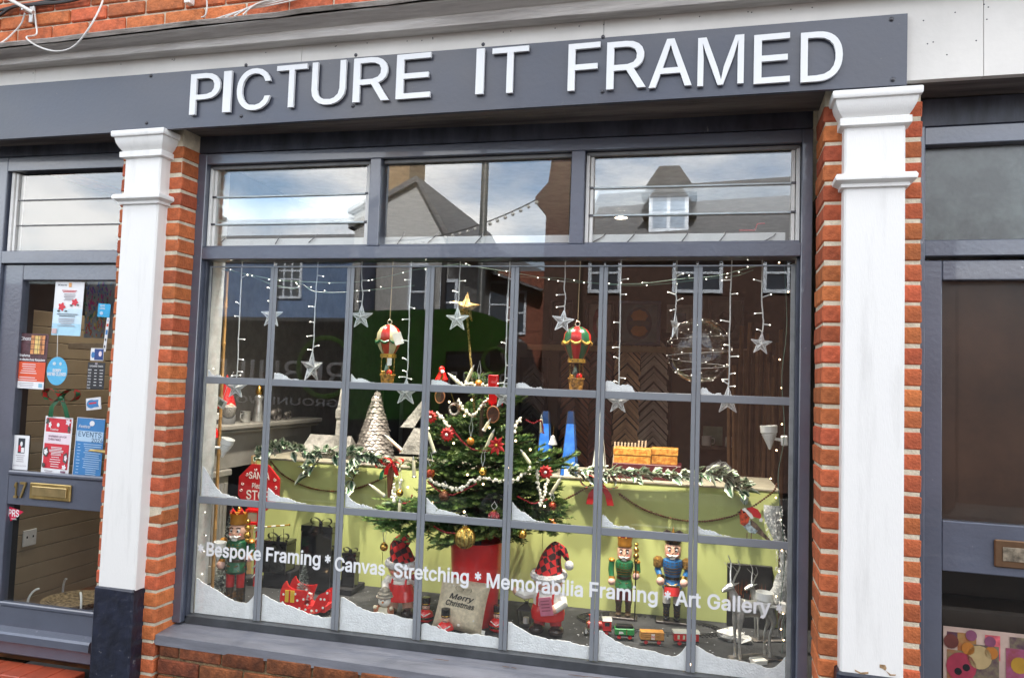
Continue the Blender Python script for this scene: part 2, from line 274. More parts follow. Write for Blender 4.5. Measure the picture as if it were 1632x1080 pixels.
    'x': [379,[[21,0,171,218,171,171,29,379,100,379,207,206,175,206,233,306,282,379,352,379,209,169,209,214,358,0,287,0,173,182,205,182,148,85,91,0]]],
    'y': [389,[[47,-139,61,-86,113,-86,145,-51,163,-1,17,379,84,379,173,132,206,21,184,21,224,155,305,379,371,379,204,-58,177,-107,125,-141]]],
    'z': [380,[[42,0,42,46,254,320,254,323,48,323,48,379,333,379,333,331,126,60,126,56,339,56,339,0]]],
    '0': [453,[[227,-7,158,7,105,48,85,77,57,155,50,202,50,306,57,353,85,431,130,484,159,502,227,516,295,502,348,461,384,395,396,353,403,306,403,202,396,155,368,77,323,24,295,7],[250,52,290,74,320,116,338,176,344,254,338,332,320,393,290,435,250,457,203,457,163,435,134,393,115,332,109,254,115,176,134,116,163,74,203,52]]],
    '1': [453,[[76,0,76,55,391,55,391,0],[276,509,276,0,212,0,212,448,209,448,86,358,86,427,198,509]]],
    '2': [453,[[64,0,64,47,282,282,316,341,315,405,287,441,224,460,172,447,139,413,127,362,66,362,75,418,102,464,143,496,196,513,254,513,306,497,346,465,372,423,380,354,363,299,317,235,267,180,153,60,153,57,389,57,389,0]]],
    '3': [453,[[188,-5,133,10,88,38,57,79,44,132,109,132,126,87,165,59,239,51,291,69,323,108,328,163,306,211,275,234,201,248,157,248,157,299,288,448,288,452,70,452,70,509,372,509,372,461,211,278,211,289,279,286,333,262,371,222,391,173,390,116,370,66,333,27,281,2]]],
    '4': [453,[[40,105,40,158,247,509,311,509,109,166,109,163,413,163,413,105],[282,0,282,318,343,318,343,0]]],
    '5': [453,[[192,-5,140,11,99,41,71,82,60,130,122,130,148,78,188,54,241,51,291,75,322,122,326,183,303,237,257,270,201,276,139,255,128,246,67,253,96,509,366,509,366,452,151,452,134,301,194,330,252,332,313,311,358,269,386,210,391,163,381,102,352,52,309,15,253,-4]]],
    '6': [453,[[196,-4,142,15,100,51,73,101,64,162,71,212,93,268,137,340,252,509,322,509,151,261,184,302,235,314,291,305,337,280,370,240,387,187,387,127,368,73,333,30,284,3],[263,55,304,86,326,137,322,196,293,241,245,264,190,259,148,229,126,179,131,119,160,73,207,50]]],
    '7': [453,[[97,0,323,448,323,452,62,452,62,509,391,509,391,449,165,0]]],
    '8': [453,[[193,-5,136,11,91,42,62,84,52,135,65,195,101,241,153,267,109,289,80,330,70,380,79,429,106,469,146,498,197,514,255,514,306,498,346,469,373,429,382,380,372,330,343,289,300,265,351,241,387,195,401,135,391,84,362,42,317,11,259,-5],[267,54,313,79,335,121,330,173,298,213,247,234,187,230,140,202,117,157,121,106,152,69,205,50],[260,294,307,330,318,392,288,442,244,459,192,455,153,432,134,392,138,344,165,308]]],
    '9': [453,[[256,513,310,494,352,458,380,408,389,347,382,296,359,240,315,168,200,0,130,0,301,248,268,207,218,195,161,203,116,229,83,269,66,321,66,382,85,436,120,479,168,506],[190,454,148,423,127,372,131,313,160,268,207,245,263,249,305,280,326,330,322,390,293,435,245,459]]],
    '*': [453,[[201,223,206,331,114,272,89,315,186,365,89,415,114,459,206,400,201,509,250,509,246,400,337,459,362,415,266,365,362,315,337,272,246,331,250,223]]],
    '&': [448,[[165,-5,110,12,69,42,43,84,34,133,47,189,101,249,237,352,262,405,245,445,189,460,145,431,141,375,204,284,438,0,364,0,171,231,96,327,77,379,82,440,117,488,176,512,246,507,297,475,322,424,315,362,269,303,135,202,103,161,98,115,118,76,158,51,213,48,269,69,315,112,343,174,349,224,408,224,397,144,333,47,294,17,246,-1]]],
    "'": [206,[[78,318,70,509,136,509,128,318]]],
    '.': [188,[[63,9,51,53,83,85,128,73,140,29,107,-3]]],
    ':': [188,[[63,9,51,53,83,85,128,73,140,29,107,-3],[63,284,51,328,83,360,128,349,140,304,107,272]]],
    '-': [453,[[337,244,337,188,114,188,114,244]]],
}
GLY['I'] = [205, [[70, 0, 70, 509, 135, 509, 135, 0]]]; GLY['l'] = [176, [[58, 0, 58, 530, 118, 530, 118, 0]]]
_GC = {}
def glyph(ch, bold):                      # filled outline: (points, triangles, border edges, advance), all in thousandths
    key = (ch, round(bold, 3))
    if key in _GC: return _GC[key]
    adv, cs = GLY.get(ch) or GLY.get(ch.upper()) or GLY['-']
    cons = []
    for c in cs:
        n = len(c)//2; P = [V((c[2*i], c[2*i+1])) for i in range(n)]; Q = []
        for i in range(n):
            a = (P[i]-P[i-1]).normalized(); b = (P[(i+1) % n]-P[i]).normalized(); na = V((-a.y, a.x)); nb_ = V((-b.y, b.x)); m = na+nb_
            m = m/max(.35, 1+na.dot(nb_)); Q.append(P[i]+m*bold*509)
        cons.append(Q)
    pts = [p for q in cons for p in q]; ed = []; k = 0
    for q in cons:
        ed += [(k+i, k+(i+1) % len(q)) for i in range(len(q))]; k += len(q)
    vo, _, fo, _, _, _ = delaunay_2d_cdt(pts, ed, [], 0, 1e-4)
    def wind(p):
        w_ = 0
        for q in cons:
            for i in range(len(q)):
                a = q[i-1]; b = q[i]
                if (a.y <= p.y) != (b.y <= p.y):
                    if a.x+(p.y-a.y)/(b.y-a.y)*(b.x-a.x) > p.x: w_ += 1 if b.y > a.y else -1
        return w_
    tri = []
    for f in fo:
        ctr = (vo[f[0]]+vo[f[1]]+vo[f[2]])/3
        if wind(ctr):
            a, b, c = [vo[i] for i in f]; tri.append(tuple(f) if (b-a).cross(c-a) > 0 else tuple(f[::-1]))
    cnt = {}
    for f in tri:
        for i in range(3): cnt[f[i], f[(i+1) % 3]] = 1
    bord = [e for e in cnt if (e[1], e[0]) not in cnt]
    _GC[key] = (vo, tri, bord, adv); return _GC[key]
def tmesh(name, text, size, mat, bold=0., depth=.0006, cx=True, width=None, track=0., slant=0.):
    g = G(); x = 0; k = size/509
    for ch in text:
        if ch == ' ': x += 170; continue
        vo, tri, bord, adv = glyph(ch, bold); n = len(g.v); N = len(vo)
        for y in (-depth/2, depth/2): g.v += [((x+p.x+slant*p.y)*k, y, p.y*k) for p in vo]
        g.f += [tuple(n+i for i in f) for f in tri]+[(n+b, n+a, n+N+a, n+N+b) for a, b in bord]; x += adv+track
    g.m = [0]*len(g.f); W = x*k; f = (width/W) if width else 1
    g.v = [((v[0]-(W/2 if cx else 0))*f, v[1], v[2]) for v in g.v]
    return g.mesh(name, mat, False)
# ================================================================ materials used all over
paint = M('slate paint', (.084, .097, .135), .3, var=.1, sc=3, bump=.12, bsc=60, spec=.9, coat=.6, speck=((.2, .205, .235), 21, .69))
paintd = M('slate paint worn', (.066, .075, .104), .42, var=.3, sc=9, bump=.35, bsc=25, aniso=(1, 1, .3), speck=((.16, .165, .18), 16, .66))  # worn slate paint; its darker tone paints in the shadow under the soffit
white = M('white masonry paint', (.73, .72, .70), .5, var=.05, sc=2.2, bump=.14, bsc=55, col2=(.645, .635, .615), lo=.28, hi=.46, aniso=(6, 6, .7), speck=((.40, .39, .38), 9, .735))
whiteb = M('white board paint', (.68, .655, .615), .5, var=.07, sc=2.2, bump=.1, bsc=40, speck=((.38, .35, .31), 17, .72))
navy = M('navy plinth paint', (.013, .017, .035), .35, var=.3, sc=12, bump=.6, bsc=30, speck=((.12, .12, .13), 24, .68))
brickm = M('orange brick', (.55, .14, .047), .85, var=.19, sc=22, bump=.6, bsc=90, objvar=.27, speck=((.20, .05, .025), 34, .66))
brickd = M('brown brick', (.235, .068, .022), .85, var=.35, sc=16, bump=.7, bsc=80, objvar=.3)
mortar = M('cream mortar', (.68, .60, .46), .95, var=.12, sc=30, bump=.4, bsc=120)
mortard = M('buff mortar', (.27, .19, .10), .95, var=.3, sc=30, bump=.8, bsc=120)
stone = M('weathered cornice', (.64, .61, .58), .8, var=.2, sc=5, bump=.5, bsc=40, col2=(.30, .27, .25), lo=.3, hi=.62, aniso=(.25, 3, 3))
lead = M('old lead flashing', (.24, .21, .19), .7, var=.4, sc=8, bump=.6, bsc=50, col2=(.075, .06, .045), aniso=(.6, 2, 2))
signm = M('sign panel', (.062, .062, .072), .34, var=.12, sc=.32, bump=.1, bsc=50, col2=(.045, .058, .096), lo=.38, hi=.6, coat=.15, speck=((.12, .115, .11), 28, .70))
vinyl = M('white vinyl', (.70, .71, .72), .45, var=.01)
soff = M('soffit board', (.15, .13, .12), .8, var=.3, sc=6, bump=.4, bsc=40, aniso=(.3, 3, 3))
black = M('black', (.012, .012, .014), .5)
blackg = M('gloss black', (.012, .012, .014), .12)
brass = M('aged brass', (.55, .40, .16), .38, 1, var=.2, sc=12, bump=.1)
steel = M('screw steel', (.09, .09, .1), .4, .8)
cable = M('grey white cable', (.62, .60, .57), .5)
cabled = M('black cable', (.02, .02, .022), .5)
wplast = M('white plastic', (.78, .77, .74), .4, var=.06)
tape = M('grey glazing tape', (.20, .215, .235), .33, var=.05, sc=4)
tile = M('red quarry tile', (.40, .075, .035), .45, var=.15, sc=10, bump=.2, objvar=.1)
pavm = M('pavement', (.16, .155, .15), .9, var=.2, sc=6, bump=.5); roadm = M('asphalt', (.05, .05, .052), .9, var=.2, sc=20, bump=.6)
# ================================================================ ground
g = G(); g.sheet(-40, 40, -60, 60, 0); g.mv(Matrix.Rotation(-pi/2, 4, 'X')); struct('ground', g, M('far ground', (.09, .09, .085), .95)).location.z = -.14
g = G(); g.box(-40, 40, -10.2, -3.4, -.2, -.125); struct('road', g, roadm)
g = G(); g.box(-40, 40, -3.39, -.3, -.2, 0); struct('pavement', g, pavm)
g = G(); g.box(-40, 40, -12.4, -10.21, -.2, 0); struct('pavement', g, pavm)
for k in range(9):
    g = G(); g.box(-8+k*2.4, -7+k*2.4, -6.85, -6.75, -.121, -.117); struct('road_marking', g, M('road paint', (.7, .7, .68), .7))
# ================================================================ brick helper
def bricks(par, L_, z0, dims, mats, n=4, ch=.005, jit=.0016):
    prot = {}
    for (x, z, kind) in L_:
        if kind not in prot:
            wx, w0, w1, hz = dims[kind]; prot[kind] = []
            for _ in range(n):
                q = G(); q.box(-wx/2, wx/2, w0, w1, -hz/2, hz/2, ch); q.jit(jit); prot[kind].append(q.mesh('brick', mats, True, 30))
        part(par, 'brick', R.choice(prot[kind]), None, loc=(x+U(-.0015, .0015), U(-.0035, .002), z), rot=(U(-.008, .008), U(-.006, .006), U(-.008, .008)))
# left pier and right pier
def pier(label, ua, ub, zs, pitch, left_w, right_w, refl):
    t = thing('brick_pier', label, 'brick pier', front=True)
    g = G(); g.box(ua+.005, ub-.005, .067, .30, .1, 2.86); part(t, 'mortar_bed', g, mortar, smooth=False)
    L_ = []; z = zs
    while z < 2.80: L_.append((0, z, 0)); z += pitch
    z = zs-pitch
    while z > .15: L_.append((0, z, 0)); z -= pitch
    h = pitch-.012
    bricks(t, [((ub-right_w/2), q[1], 'r') for q in L_]+[((ua+left_w/2), q[1], 'l') for q in L_], 0, {'r': (right_w, .064, .29, h), 'l': (left_w, .064, .29, h)}, brickm)
    return t
zl = fac(265, 540+262/4, .065)[1]; zr = fac(1320, 540+165/4, .08)[1]
pier('orange brick pier behind the white pilaster beside the numbered door', -.395, -.05, zl+.037, .0745, .16, .155, 1)
pier('orange brick pier behind the white pilaster between the window and the brown glazed door', 2.774, 3.104, zr+.037, .0745, .155, .13, 1)
# brick wall under the window sill
t = thing('brick_wall', 'mossy brown brick wall under the slate window sill', 'wall', front=True)
g = G(); g.box(-.03, 2.80, .085, .3, -.05, .462); part(t, 'mortar_bed', g, mortard, smooth=False)
L_ = []
for r in range(5):
    x = -.03 + (.0 if r % 2 else -.115)
    while x < 2.7:
        a, b = max(x, -.03), min(x+.215, 2.79)
        if b-a > .05: L_.append(((a+b)/2, .427-r*.0745, 's' if b-a > .2 else 'h'))
        x += .2255
bricks(t, L_, 0, {'s': (.215, .075, .2, .064), 'h': (.1, .075, .2, .064)}, brickd)
# brick wall above the cornice
t = thing('brick_wall', 'orange brick upper wall above the weathered cornice', 'wall', front=True)
g = G(); g.box(-2.2, 3.6, .05, .3, 2.9, 4.6); part(t, 'mortar_bed', g, mortar, smooth=False)
zc = fac(150, 44, .04)[1]; L_ = []; far = []
for r in range(-1, 8):
    z = zc+r*.0745; x = -2.1+(.11 if r % 2 else 0)
    while x < 3.4:
        if x < 1.5 and z < 3.85: L_.append((x, z, 's'))
        x += .2255
bricks(t, L_, 0, {'s': (.215, .04, .15, .064)}, brickm)
# the rest of the terrace: upper storeys and the neighbours, which shade the street front
t = thing('terrace_building', 'brick upper storeys and neighbouring fronts of the shop terrace', 'building', (0, 1, 0))
for x0, x1, y0, y1, z0, z1 in ((-9, 9, -.8, 5, 4.6, 7.3), (-9, -2.4, -1.02, 5, 0, 4.59), (4.05, 9, -1.3, 5, 0, 4.59), (-2.39, 4.04, 2.8, 5, 0, 4.59), (-2.39, 4.04, -.6, 2.79, 3.02, 4.59)): g = G(); g.box(x0, x1, y0, y1, z0, z1); part(t, 'wall', g, white if z0 == 0 else brickm, smooth=False)
# ================================================================ pilasters
def ringpro(g, u0, u1, wf, wb, prof):        # moulding round front and both returns; prof = (projection, z)
    n = len(prof); P = []
    for (x, y, sx, sy) in ((u0, wb, -1, 0), (u0, wf, -1, -1), (u1, wf, 1, -1), (u1, wb, 1, 0)):
        for d, z in prof: P.append((x+sx*d, y+sy*d, z))
    f = []
    for c in range(3):
        for i in range(n-1): f.append((c*n+i, (c+1)*n+i, (c+1)*n+i+1, c*n+i+1))
    f.append(tuple(c*n for c in (3, 2, 1, 0))); f.append(tuple(c*n+n-1 for c in range(4)))
    return g.add(P, f)
def pilaster(label, u0, u1, zp, zcap):
    t = thing('pilaster', label, 'pilaster', front=True)
    g = G()
    N = 12                                   # slightly uneven rendered shaft
    g.box(u0, u1, 0, .10, zp-.02, zcap, .007); part(t, 'shaft', g, white)
    g = G(); ringpro(g, u0, u1, 0, .1, [(d_*.66, z_q) for d_, z_q in [(.004, zcap-.125), (.026, zcap-.12), (.026, zcap-.095), (.012, zcap-.09), (.018, zcap-.085), (.03, zcap-.074), (.045, zcap-.055), (.052, zcap-.036), (.052, zcap-.03), (.066, zcap-.028), (.07, zcap-.022), (.07, zcap-.004), (.064, zcap)]]); part(t, 'capital', g, white, ang=50)
    zr_ = zcap-.31
    g = G(); ringpro(g, u0, u1, 0, .1, [(.002, zr_-.035), (.012, zr_-.034), (.012, zr_-.022), (.02, zr_-.018), (.032, zr_-.012), (.034, zr_), (.028, zr_+.010), (.002, zr_+.014)]); part(t, 'necking_ring', g, white, ang=50)
    g = G(); g.box(u0-.012, u1+.004, -.009, .1, -.02, zp, .008); g.jit(.002); part(t, 'plinth', g, navy)
    return t
pilaster('white pilaster with dark navy foot beside the numbered door', -.322, -.118, .70, (fac(175, 205, -.066)[1]+fac(282, 199, -.066)[1])/2)
tp = pilaster('white pilaster with flaking foot between the window and the brown glazed door', 2.836, 3.036, .738, (fac(1323, 138, -.066)[1]+fac(1452, 136, -.066)[1])/2)
for (a, b, pts) in ((1362, 1066, [(0, 0), (10, 5), (22, 4), (22, 7), (11, 8), (1, 3)]), (1402, 1058, [(0, 0), (9, 1), (11, 6), (9, 10), (5, 7), (0, 5)]), (1412, 1068, [(0, 0), (8, 6), (16, 6), (15, 8), (6, 8)])):
    g = G(); g.prism([fac(a+x, b+y, -.0015) for x, y in pts], -.0015, .001); part(tp, 'paint_flake', g, M('bare render', (.42, .27, .14), .9, var=.3, sc=40))
# ================================================================ fascia, cornice, sign
lerp_ = lambda a, b, k: a+(b-a)*k
t = thing('cornice', 'weathered grey moulded cornice with lead flashing above the sign', 'cornice', front=True)
def run(g, prof, a, b):
    i = len(g.v); g.strip(prof, a, b)
    for j in range(i, len(g.v)): x, y, z = g.v[j]; g.v[j] = (x, y, z-(.0125*x*min(1, max(0, (zD-z)/max(zD-zw, .01)))))
    return g
z_ = lambda y, w_: fac(600, y, w_)[1]
zw = z_(63, .0)+.0125*.96
zA, zB, zC, zD = z_(51, -.056)+.006, z_(35, -.072)+.003, z_(13, -.145), z_(9, -.158)
cp = [(.05, zw), (-.022, zw), (-.032, zw+(zA-zw)*.25), (-.05, zw+(zA-zw)*.6), (-.056, zA-.002), (-.066, zA), (-.072, lerp_(zA, zB, .35)), (-.072, zB), (-.085, zB+.003), (-.096, lerp_(zB, zC, .25)), (-.118, lerp_(zB, zC, .55)), (-.138, lerp_(zB, zC, .75)), (-.145, zC), (-.145, zD), (.05, zD)]
zf = zD+.012
part(t, 'moulding', run(G(), cp, -2.3, 3.7), stone, ang=30)
n = 46; g = G(); P = []
for i in range(n+1):
    x = -2.3+6*i/n; d = U(-.004, .006); e = U(-.004, .004)
    P.append([(x, -.158+d, zf-.012+e), (x, -.162+d, zf+.006+e), (x, -.15+d, zf+.016+e), (x, .05, zf+.05)])
g.add([p for q in P for p in q], [(i*4+k, i*4+4+k, i*4+5+k, i*4+1+k) for i in range(n) for k in range(3)]); part(t, 'flashing', g, lead, ang=60)
t = thing('fascia_board', 'white painted fascia boarding behind and above the dark shop sign', 'fascia', front=True)
zb = lambda u: 2.842-.0085*u; zt = lambda u: 3.090-.0106*u
g = G(); us = [-2.3, -.9, .6, 1.95, 3.28, 3.7]
for a, b in zip(us, us[1:]):
    g = G(); g.prism([(a+.001, 2.838-.0085*a), (b-.001, 2.838-.0085*b), (b-.001, zw+.01-.0125*b), (a+.001, zw+.01-.0125*a)], 0, .03); part(t, 'board', g, whiteb, smooth=False)
g = G(); g.prism([(-2.3, 2.842-.0085*-2.3), (3.7, 2.842-.0085*3.7), (3.7, 2.86-.0085*3.7), (-2.3, 2.86+.0085*2.3)], .031, .27); part(t, 'soffit', g, soff, smooth=False)
for k in range(34):
    u = U(-1.1, 2.9); z = zw-.012-.0125*u-U(0, .012); 
    if k > 24: u = U(3.09, 3.3); z = U(2.86, 3.08)
    g = G(); g.lathe([(.0028, 0), (.002, .001)], 6); g.mv(Matrix.Rotation(pi/2, 4, 'X')); part(t, 'nail_hole', g, steel, loc=(u, -.0002, z))
t = thing('shop_sign', 'long dark grey fascia sign with raised white capitals above the window', 'sign', front=True)
a, b = -2.3, 3.034; h = 1.0
g = G(); sp_ = [fac(x, y, -.022) for x, y in ((0, 222), (1446, 135), (1442, 22), (0, 137))]; ex = lambda p, q, u: p[1]+(q[1]-p[1])*(u-p[0])/(q[0]-p[0]); g.prism([(a, ex(sp_[0], sp_[1], a)), (b, sp_[1][1]), (b+.002, sp_[2][1]), (a, ex(sp_[3], sp_[2], a))], -.022, -.002); part(t, 'panel', g, signm, smooth=False)
LET = [('P', 303, 352), ('I', 355.5, 370), ('C', 377.5, 432.5), ('T', 440, 490), ('U', 496.5, 552), ('R', 562.5, 622), ('E', 631, 687.5), ('I', 757.8, 772.5), ('T', 783, 843), ('F', 904.5, 957), ('R', 966, 1031), ('A', 1033.5, 1104), ('M', 1111, 1186.5), ('E', 1200.5, 1260), ('D', 1275, 1344)]
zmid = lambda x: 147+(x-320)*-.0571
for ch, p0, p1 in LET:
    ym = 150-(p0-330)*.0625 if True else 0
    u0 = fac(p0+1, ym, -.035)[0]; u1 = fac(p1-1, ym, -.035)[0]; me = tmesh('letter', ch, .19, vinyl, bold=.004, depth=.012, cx=False)
    xs = [v.co.x for v in me.vertices]; zs_ = [v.co.z for v in me.vertices]; kx = (u1-u0)/(max(xs)-min(xs)); um = (u0+u1)/2
    pw_ = lambda T, x: next((y0_+(y1_-y0_)*(x-x0_)/(x1_-x0_) for (x0_, y0_), (x1_, y1_) in zip(T, T[1:]) if x <= x1_), T[-1][1]); xm_ = (p0+p1)/2
    z0 = fac(xm_, pw_(((303, 184), (631, 159), (758, 151), (904, 145), (1310, 130)), xm_), -.035)[1]; z1 = fac(xm_, pw_(((303, 120), (631, 88.5), (758, 79), (904, 71), (1310, 51)), xm_), -.035)[1]
    lo_, hi_ = min(zs_), max(zs_)
    for v in me.vertices: v.co = V(((v.co.x-min(xs))*kx, v.co.y, (v.co.z-lo_)/(hi_-lo_)*(z1-z0)))
    part(t, 'letter', me, None, loc=(u0, -.034, z0))
for px, py in ((240, 121), (233, 196), (392, 104), (384, 185), (567, 88), (562, 169), (770, 71), (961, 59), (960, 146), (1421, 31), (1423, 127)):
    u, z = fac(px, py, -.024); g = G(); g.lathe([(.008, 0), (.008, .003), (.005, .006), (.0001, .007)], 8); g.mv(Matrix.Rotation(pi/2, 4, 'X')); part(t, 'screw', g, steel, loc=(u, -.022, z))
# cables, pipe and clips on the upper wall
def wire(name, pts, r, mat, label, cat, w_=.02, n=6, group=None):
    P = [V((fac(x, y, ww)[0], ww, fac(x, y, ww)[1])) for x, y, ww in [(q[0], q[1], q[2] if len(q) > 2 else w_) for q in pts]]
    Q = []
    for i in range(len(P)-1):                # smooth run
        p0, p1, p2, p3 = P[max(i-1, 0)], P[i], P[i+1], P[min(i+2, len(P)-1)]
        for k in range(5):
            s = k/5; Q.append(.5*((2*p1)+(p2-p0)*s+(2*p0-5*p1+4*p2-p3)*s*s+(3*p1-p0-3*p2+p3)*s**3))
    Q.append(P[-1]); return solo(name, G().tube(Q, r, n), mat, label, cat, front=True, group=group)
wire('cable', [(-40, 44), (0, 24), (22, 11), (60, 7), (110, 2), (160, -12)], .009, cabled, 'thick black cable along the top of the orange brick wall', 'cable', .02)
wire('cable', [(-40, 34), (0, 17), (20, 12), (70, 3), (120, -8)], .007, cabled, 'thinner black cable just above the thick black one on the orange brick wall', 'cable', .028)
wire('cable', [(40, 21, .02), (34, 38, .02), (22, 52, .0), (6, 66, -.12), (-20, 80, -.16)], .004, cable, 'thin white cable dropping from the metal bracket towards the corner of the cornice', 'cable')
wire('cable', [(54, 10, .02), (57, 35, .02), (58, 55, .0), (42, 60, -.15), (60, 74, -.17), (90, 82, -.17), (118, 74, -.17), (142, 45, -.17), (160, 12, -.12), (167, -10, .0)], .004, cable, 'grey white cable looped down over the edge of the lead flashing', 'cable')
wire('cable', [(329, -8), (330, 12), (327, 25), (321, 28)], .0035, cable, 'short white cable with a plug hanging on the orange bricks', 'cable')
for k in range(4):
    wire('cable', [(345+k*14, 30-k*2, -.06), (390+k*6, 16-k*3, -.02), (430+k*4, 9-k*4, .02), (480, -2-k*5, .02)], .0035, cable, ['lowest white cable of the bundle lying on the flashing above the first letters', 'second lowest white cable of the bundle lying on the flashing', 'second highest white cable of the bundle lying on the flashing', 'highest white cable of the bundle lying on the flashing'][k], 'cable', group='white cables lying on the flashing')
t = thing('pipe', 'white pipe held by a metal bracket on the orange brick wall', 'pipe', front=True)
p0 = V((*fac(2, -8, -.03), 0)); p1 = V((*fac(53, 20, -.03), 0))
part(t, 'tube', G().tube([(p0.x, -.03, p0.y), (p1.x, -.03, p1.y)], .009, 8), M('zinc', (.55, .54, .52), .4, .5))
u, z = fac(49, 22, .02); g = G(); g.box(u-.012, u+.012, .02, .038, z-.045, z+.045, .002); part(t, 'bracket', g, M('zinc', 0)); g = G(); g.tube([(u, .02, z), (u, -.03, z)], .006, 6); part(t, 'bolt', g, M('zinc', 0))
u, z = fac(302, 1, .02); g = G(); g.box(u-.016, u+.016, -.0, .038, z-.02, z+.05, .003); solo('junction_box', g, wplast, 'small white junction box on the orange bricks above the flashing', 'junction box', front=True)
# ================================================================ the shop window
gl_main = glass('window glass', .045, (.99, .995, .99), smear=.02)
gl_top = glass('louvre glass', .10, (.97, .98, .98), smear=.015)
gl_door = glass('door glass', .014)
gl_thin = glass('clear acrylic', .03, (.99, .99, .99))
t = thing('shop_window', 'large slate grey shop window with taped small panes and louvred toplights', 'window', (0, 0, .52))
def wp(name, x0, x1, y0, y1, z0, z1, m=paint, ch=.003, par=None, **k):
    g = G(); g.box(x0, x1, y0, y1, z0-.52, z1-.52, ch); return part(par or t, name, g, m, **k)
wp('jamb', -.048, 0, 0, .1, .515, 2.755); wp('jamb', 2.73, 2.772, 0, .1, .4, 2.755)
wp('jamb_bead', 0, .012, .03, .06, .53, 2.236, paintd, .001); wp('jamb_bead', 2.718, 2.73, .03, .06, .53, 2.236, paintd, .001)
wp('head_rail', -.001, 2.731, .0015, .1, 2.702, 2.7545); wp('head_board', -.048, 2.772, .004, .1, 2.7585, 2.85, paintd)
wp('transom_rail', -.001, 2.731, .001, .1, 2.238, 2.2955)
m1, m2 = .857, 1.792; e1, e2 = at(601.5, 388, 0).x, 1.852
wp('mullion', m1, e1, .002, .1, 2.296, 2.7015); wp('mullion', m2, e2, .002, .1, 2.296, 2.7015)
for a, b in ((.004, m1-.003), (e1+.003, m2-.003), (e2+.003, 2.726)):
    wp('glazing_bead', a, b, .02, .034, 2.2965, 2.306, paint, .002); wp('glazing_bead', a, b, .03, .045, 2.683, 2.7, M('grey bead', (.2, .2, .2), .5), .002)
wp('bottom_rail', -.0, 2.73, .03, .09, .505, .545, M('dark rail', (.06, .065, .072), .45, var=.2, sc=8), .003)
g = G(); zs = -.012; g.add([(-.095, -.105, zs-.018), (2.79, -.2, zs-.018), (2.79, .09, zs+.004), (-.095, .09, zs+.004), (-.095, -.105, zs-.062), (2.79, -.2, zs-.062), (2.79, .09, zs-.062), (-.095, .09, zs-.062)], [(0, 1, 2, 3), (4, 5, 1, 0), (5, 6, 2, 1), (7, 4, 0, 3), (6, 7, 3, 2), (7, 6, 5, 4)]); part(t, 'sill', g, M('sill paint', (.19, .195, .225), .42, var=.14, sc=7, bump=.3, bsc=30, aniso=(.4, 2, 2)), smooth=False)
for px, py, l in ((575, 1023, 30), (690, 1047, 26), (800, 1059, 12), (815, 1061, 8), (905, 1072, 30), (935, 1075, 40), (545, 1018, 14)):
    p = atz(px, py, .512); g = G(); g.prism([(0, 0), (l*.0012, .001), (l*.0028, -.0005), (l*.0026, -.004), (l*.001, -.003)], 0, .001); g.mv(Matrix.Rotation(-pi/2, 4, 'X')); part(t, 'paint_chip', g, M('bare timber', (.16, .09, .06), .8), loc=(p.x, p.y, -.0115+.0005*0))
# main pane, tape bars, edge strips
g = G(); g.box(.004, 2.726, .060, .066, .54-.52, 2.237-.52); part(t, 'main_pane', g, gl_main, smooth=False)
CX_ = [.363, .76, 1.153, 1.547, 1.939, 2.334]; ZX = [1.657, 1.083]
for x in CX_:
    for k in (-1, 1): wp('glazing_bar', x+k*.0095-.0088, x+k*.0095+.0088, .0535, .0595, .546, 2.205, tape, .002)
xs = [.014]+CX_+[2.716]
for z in ZX:
    for a, b in zip(xs, xs[1:]): wp('glazing_bar', a+(.0185 if a > .1 else 0), b-(.0185 if b < 2.7 else 0), .054, .0596, z-.0165, z+.0165, tape, .002)
wp('edge_strip', .012, 2.718, .054, .0598, 2.206, 2.212, M('pale strip', (.3, .33, .36), .3), .001)
wp('edge_strip', .012, .024, .0535, .0596, .55, 2.2055, M('edge grey', (.24, .25, .25), .4), .001); wp('edge_strip', 2.700, 2.718, .0535, .0596, .55, 2.2055, M('edge grey', 0), .001)
# louvred and fixed toplights
def louvre(x0, x1, cuts):
    zz = [2.302]+cuts+[2.69]
    for i in range(3):
        g = G(); g.box(x0+.035, x1-.035, -.003, .003, 0, zz[i+1]-zz[i]-.004); part(t, 'louvre_blade', g, gl_top, loc=(0, .056, zz[i]-.52+.001), rot=(radians((-.5, .1, .3)[i]), 0, 0), smooth=False)
        if i < 2: wp('blade_edge', x0+.03, x1-.03, .044, .056, zz[i+1]-.0045, zz[i+1]+.0025, M('bright blade edge', (.55, .62, .64), .25), .001)
    for s, xx in ((1, x0+.002), (-1, x1-.002)):
        a = xx; b = xx+s*.015; c = xx+s*.018; d = xx+s*.032
        wp('louvre_channel', min(a, b), max(a, b), .03, .07, 2.2965, 2.693, wplast, .002); wp('louvre_channel', min(c, d), max(c, d), .042, .075, 2.2965, 2.686, wplast, .002)
        for z in cuts: wp('blade_clip', min(b, d)-.001, max(b, d)+.001, .036, .046, z-.006, z+.003, steel, .001)
louvre(0, m1, [at(450, 312, .05).z, at(450, 356, .05).z]); louvre(e2, 2.73, [at(1100, 296, .05).z, at(1100, 341, .05).z])
g = G(); g.box(e1+.012, m2-.012, .05, .055, 2.302-.52, 2.69-.52); part(t, 'toplight_pane', g, gl_top, smooth=False)
wp('lintel_lining', -.05, 2.78, .1, .2, 2.715, 2.86, paintd, .0)
wp('inner_jamb', -.05, -.004, .101, .2, .5, 2.8, M('inside white', (.55, .56, .54), .6), 0); wp('inner_jamb', 2.734, 2.78, .101, .2, .5, 2.8, M('inside white', 0), 0)
o = wp('ledge_board', .05, 2.68, .085, .10, 2.29, at(1100, 372, .085).z, M('inside board', (.86, .86, .83), .6, var=.08, sc=5), .002)
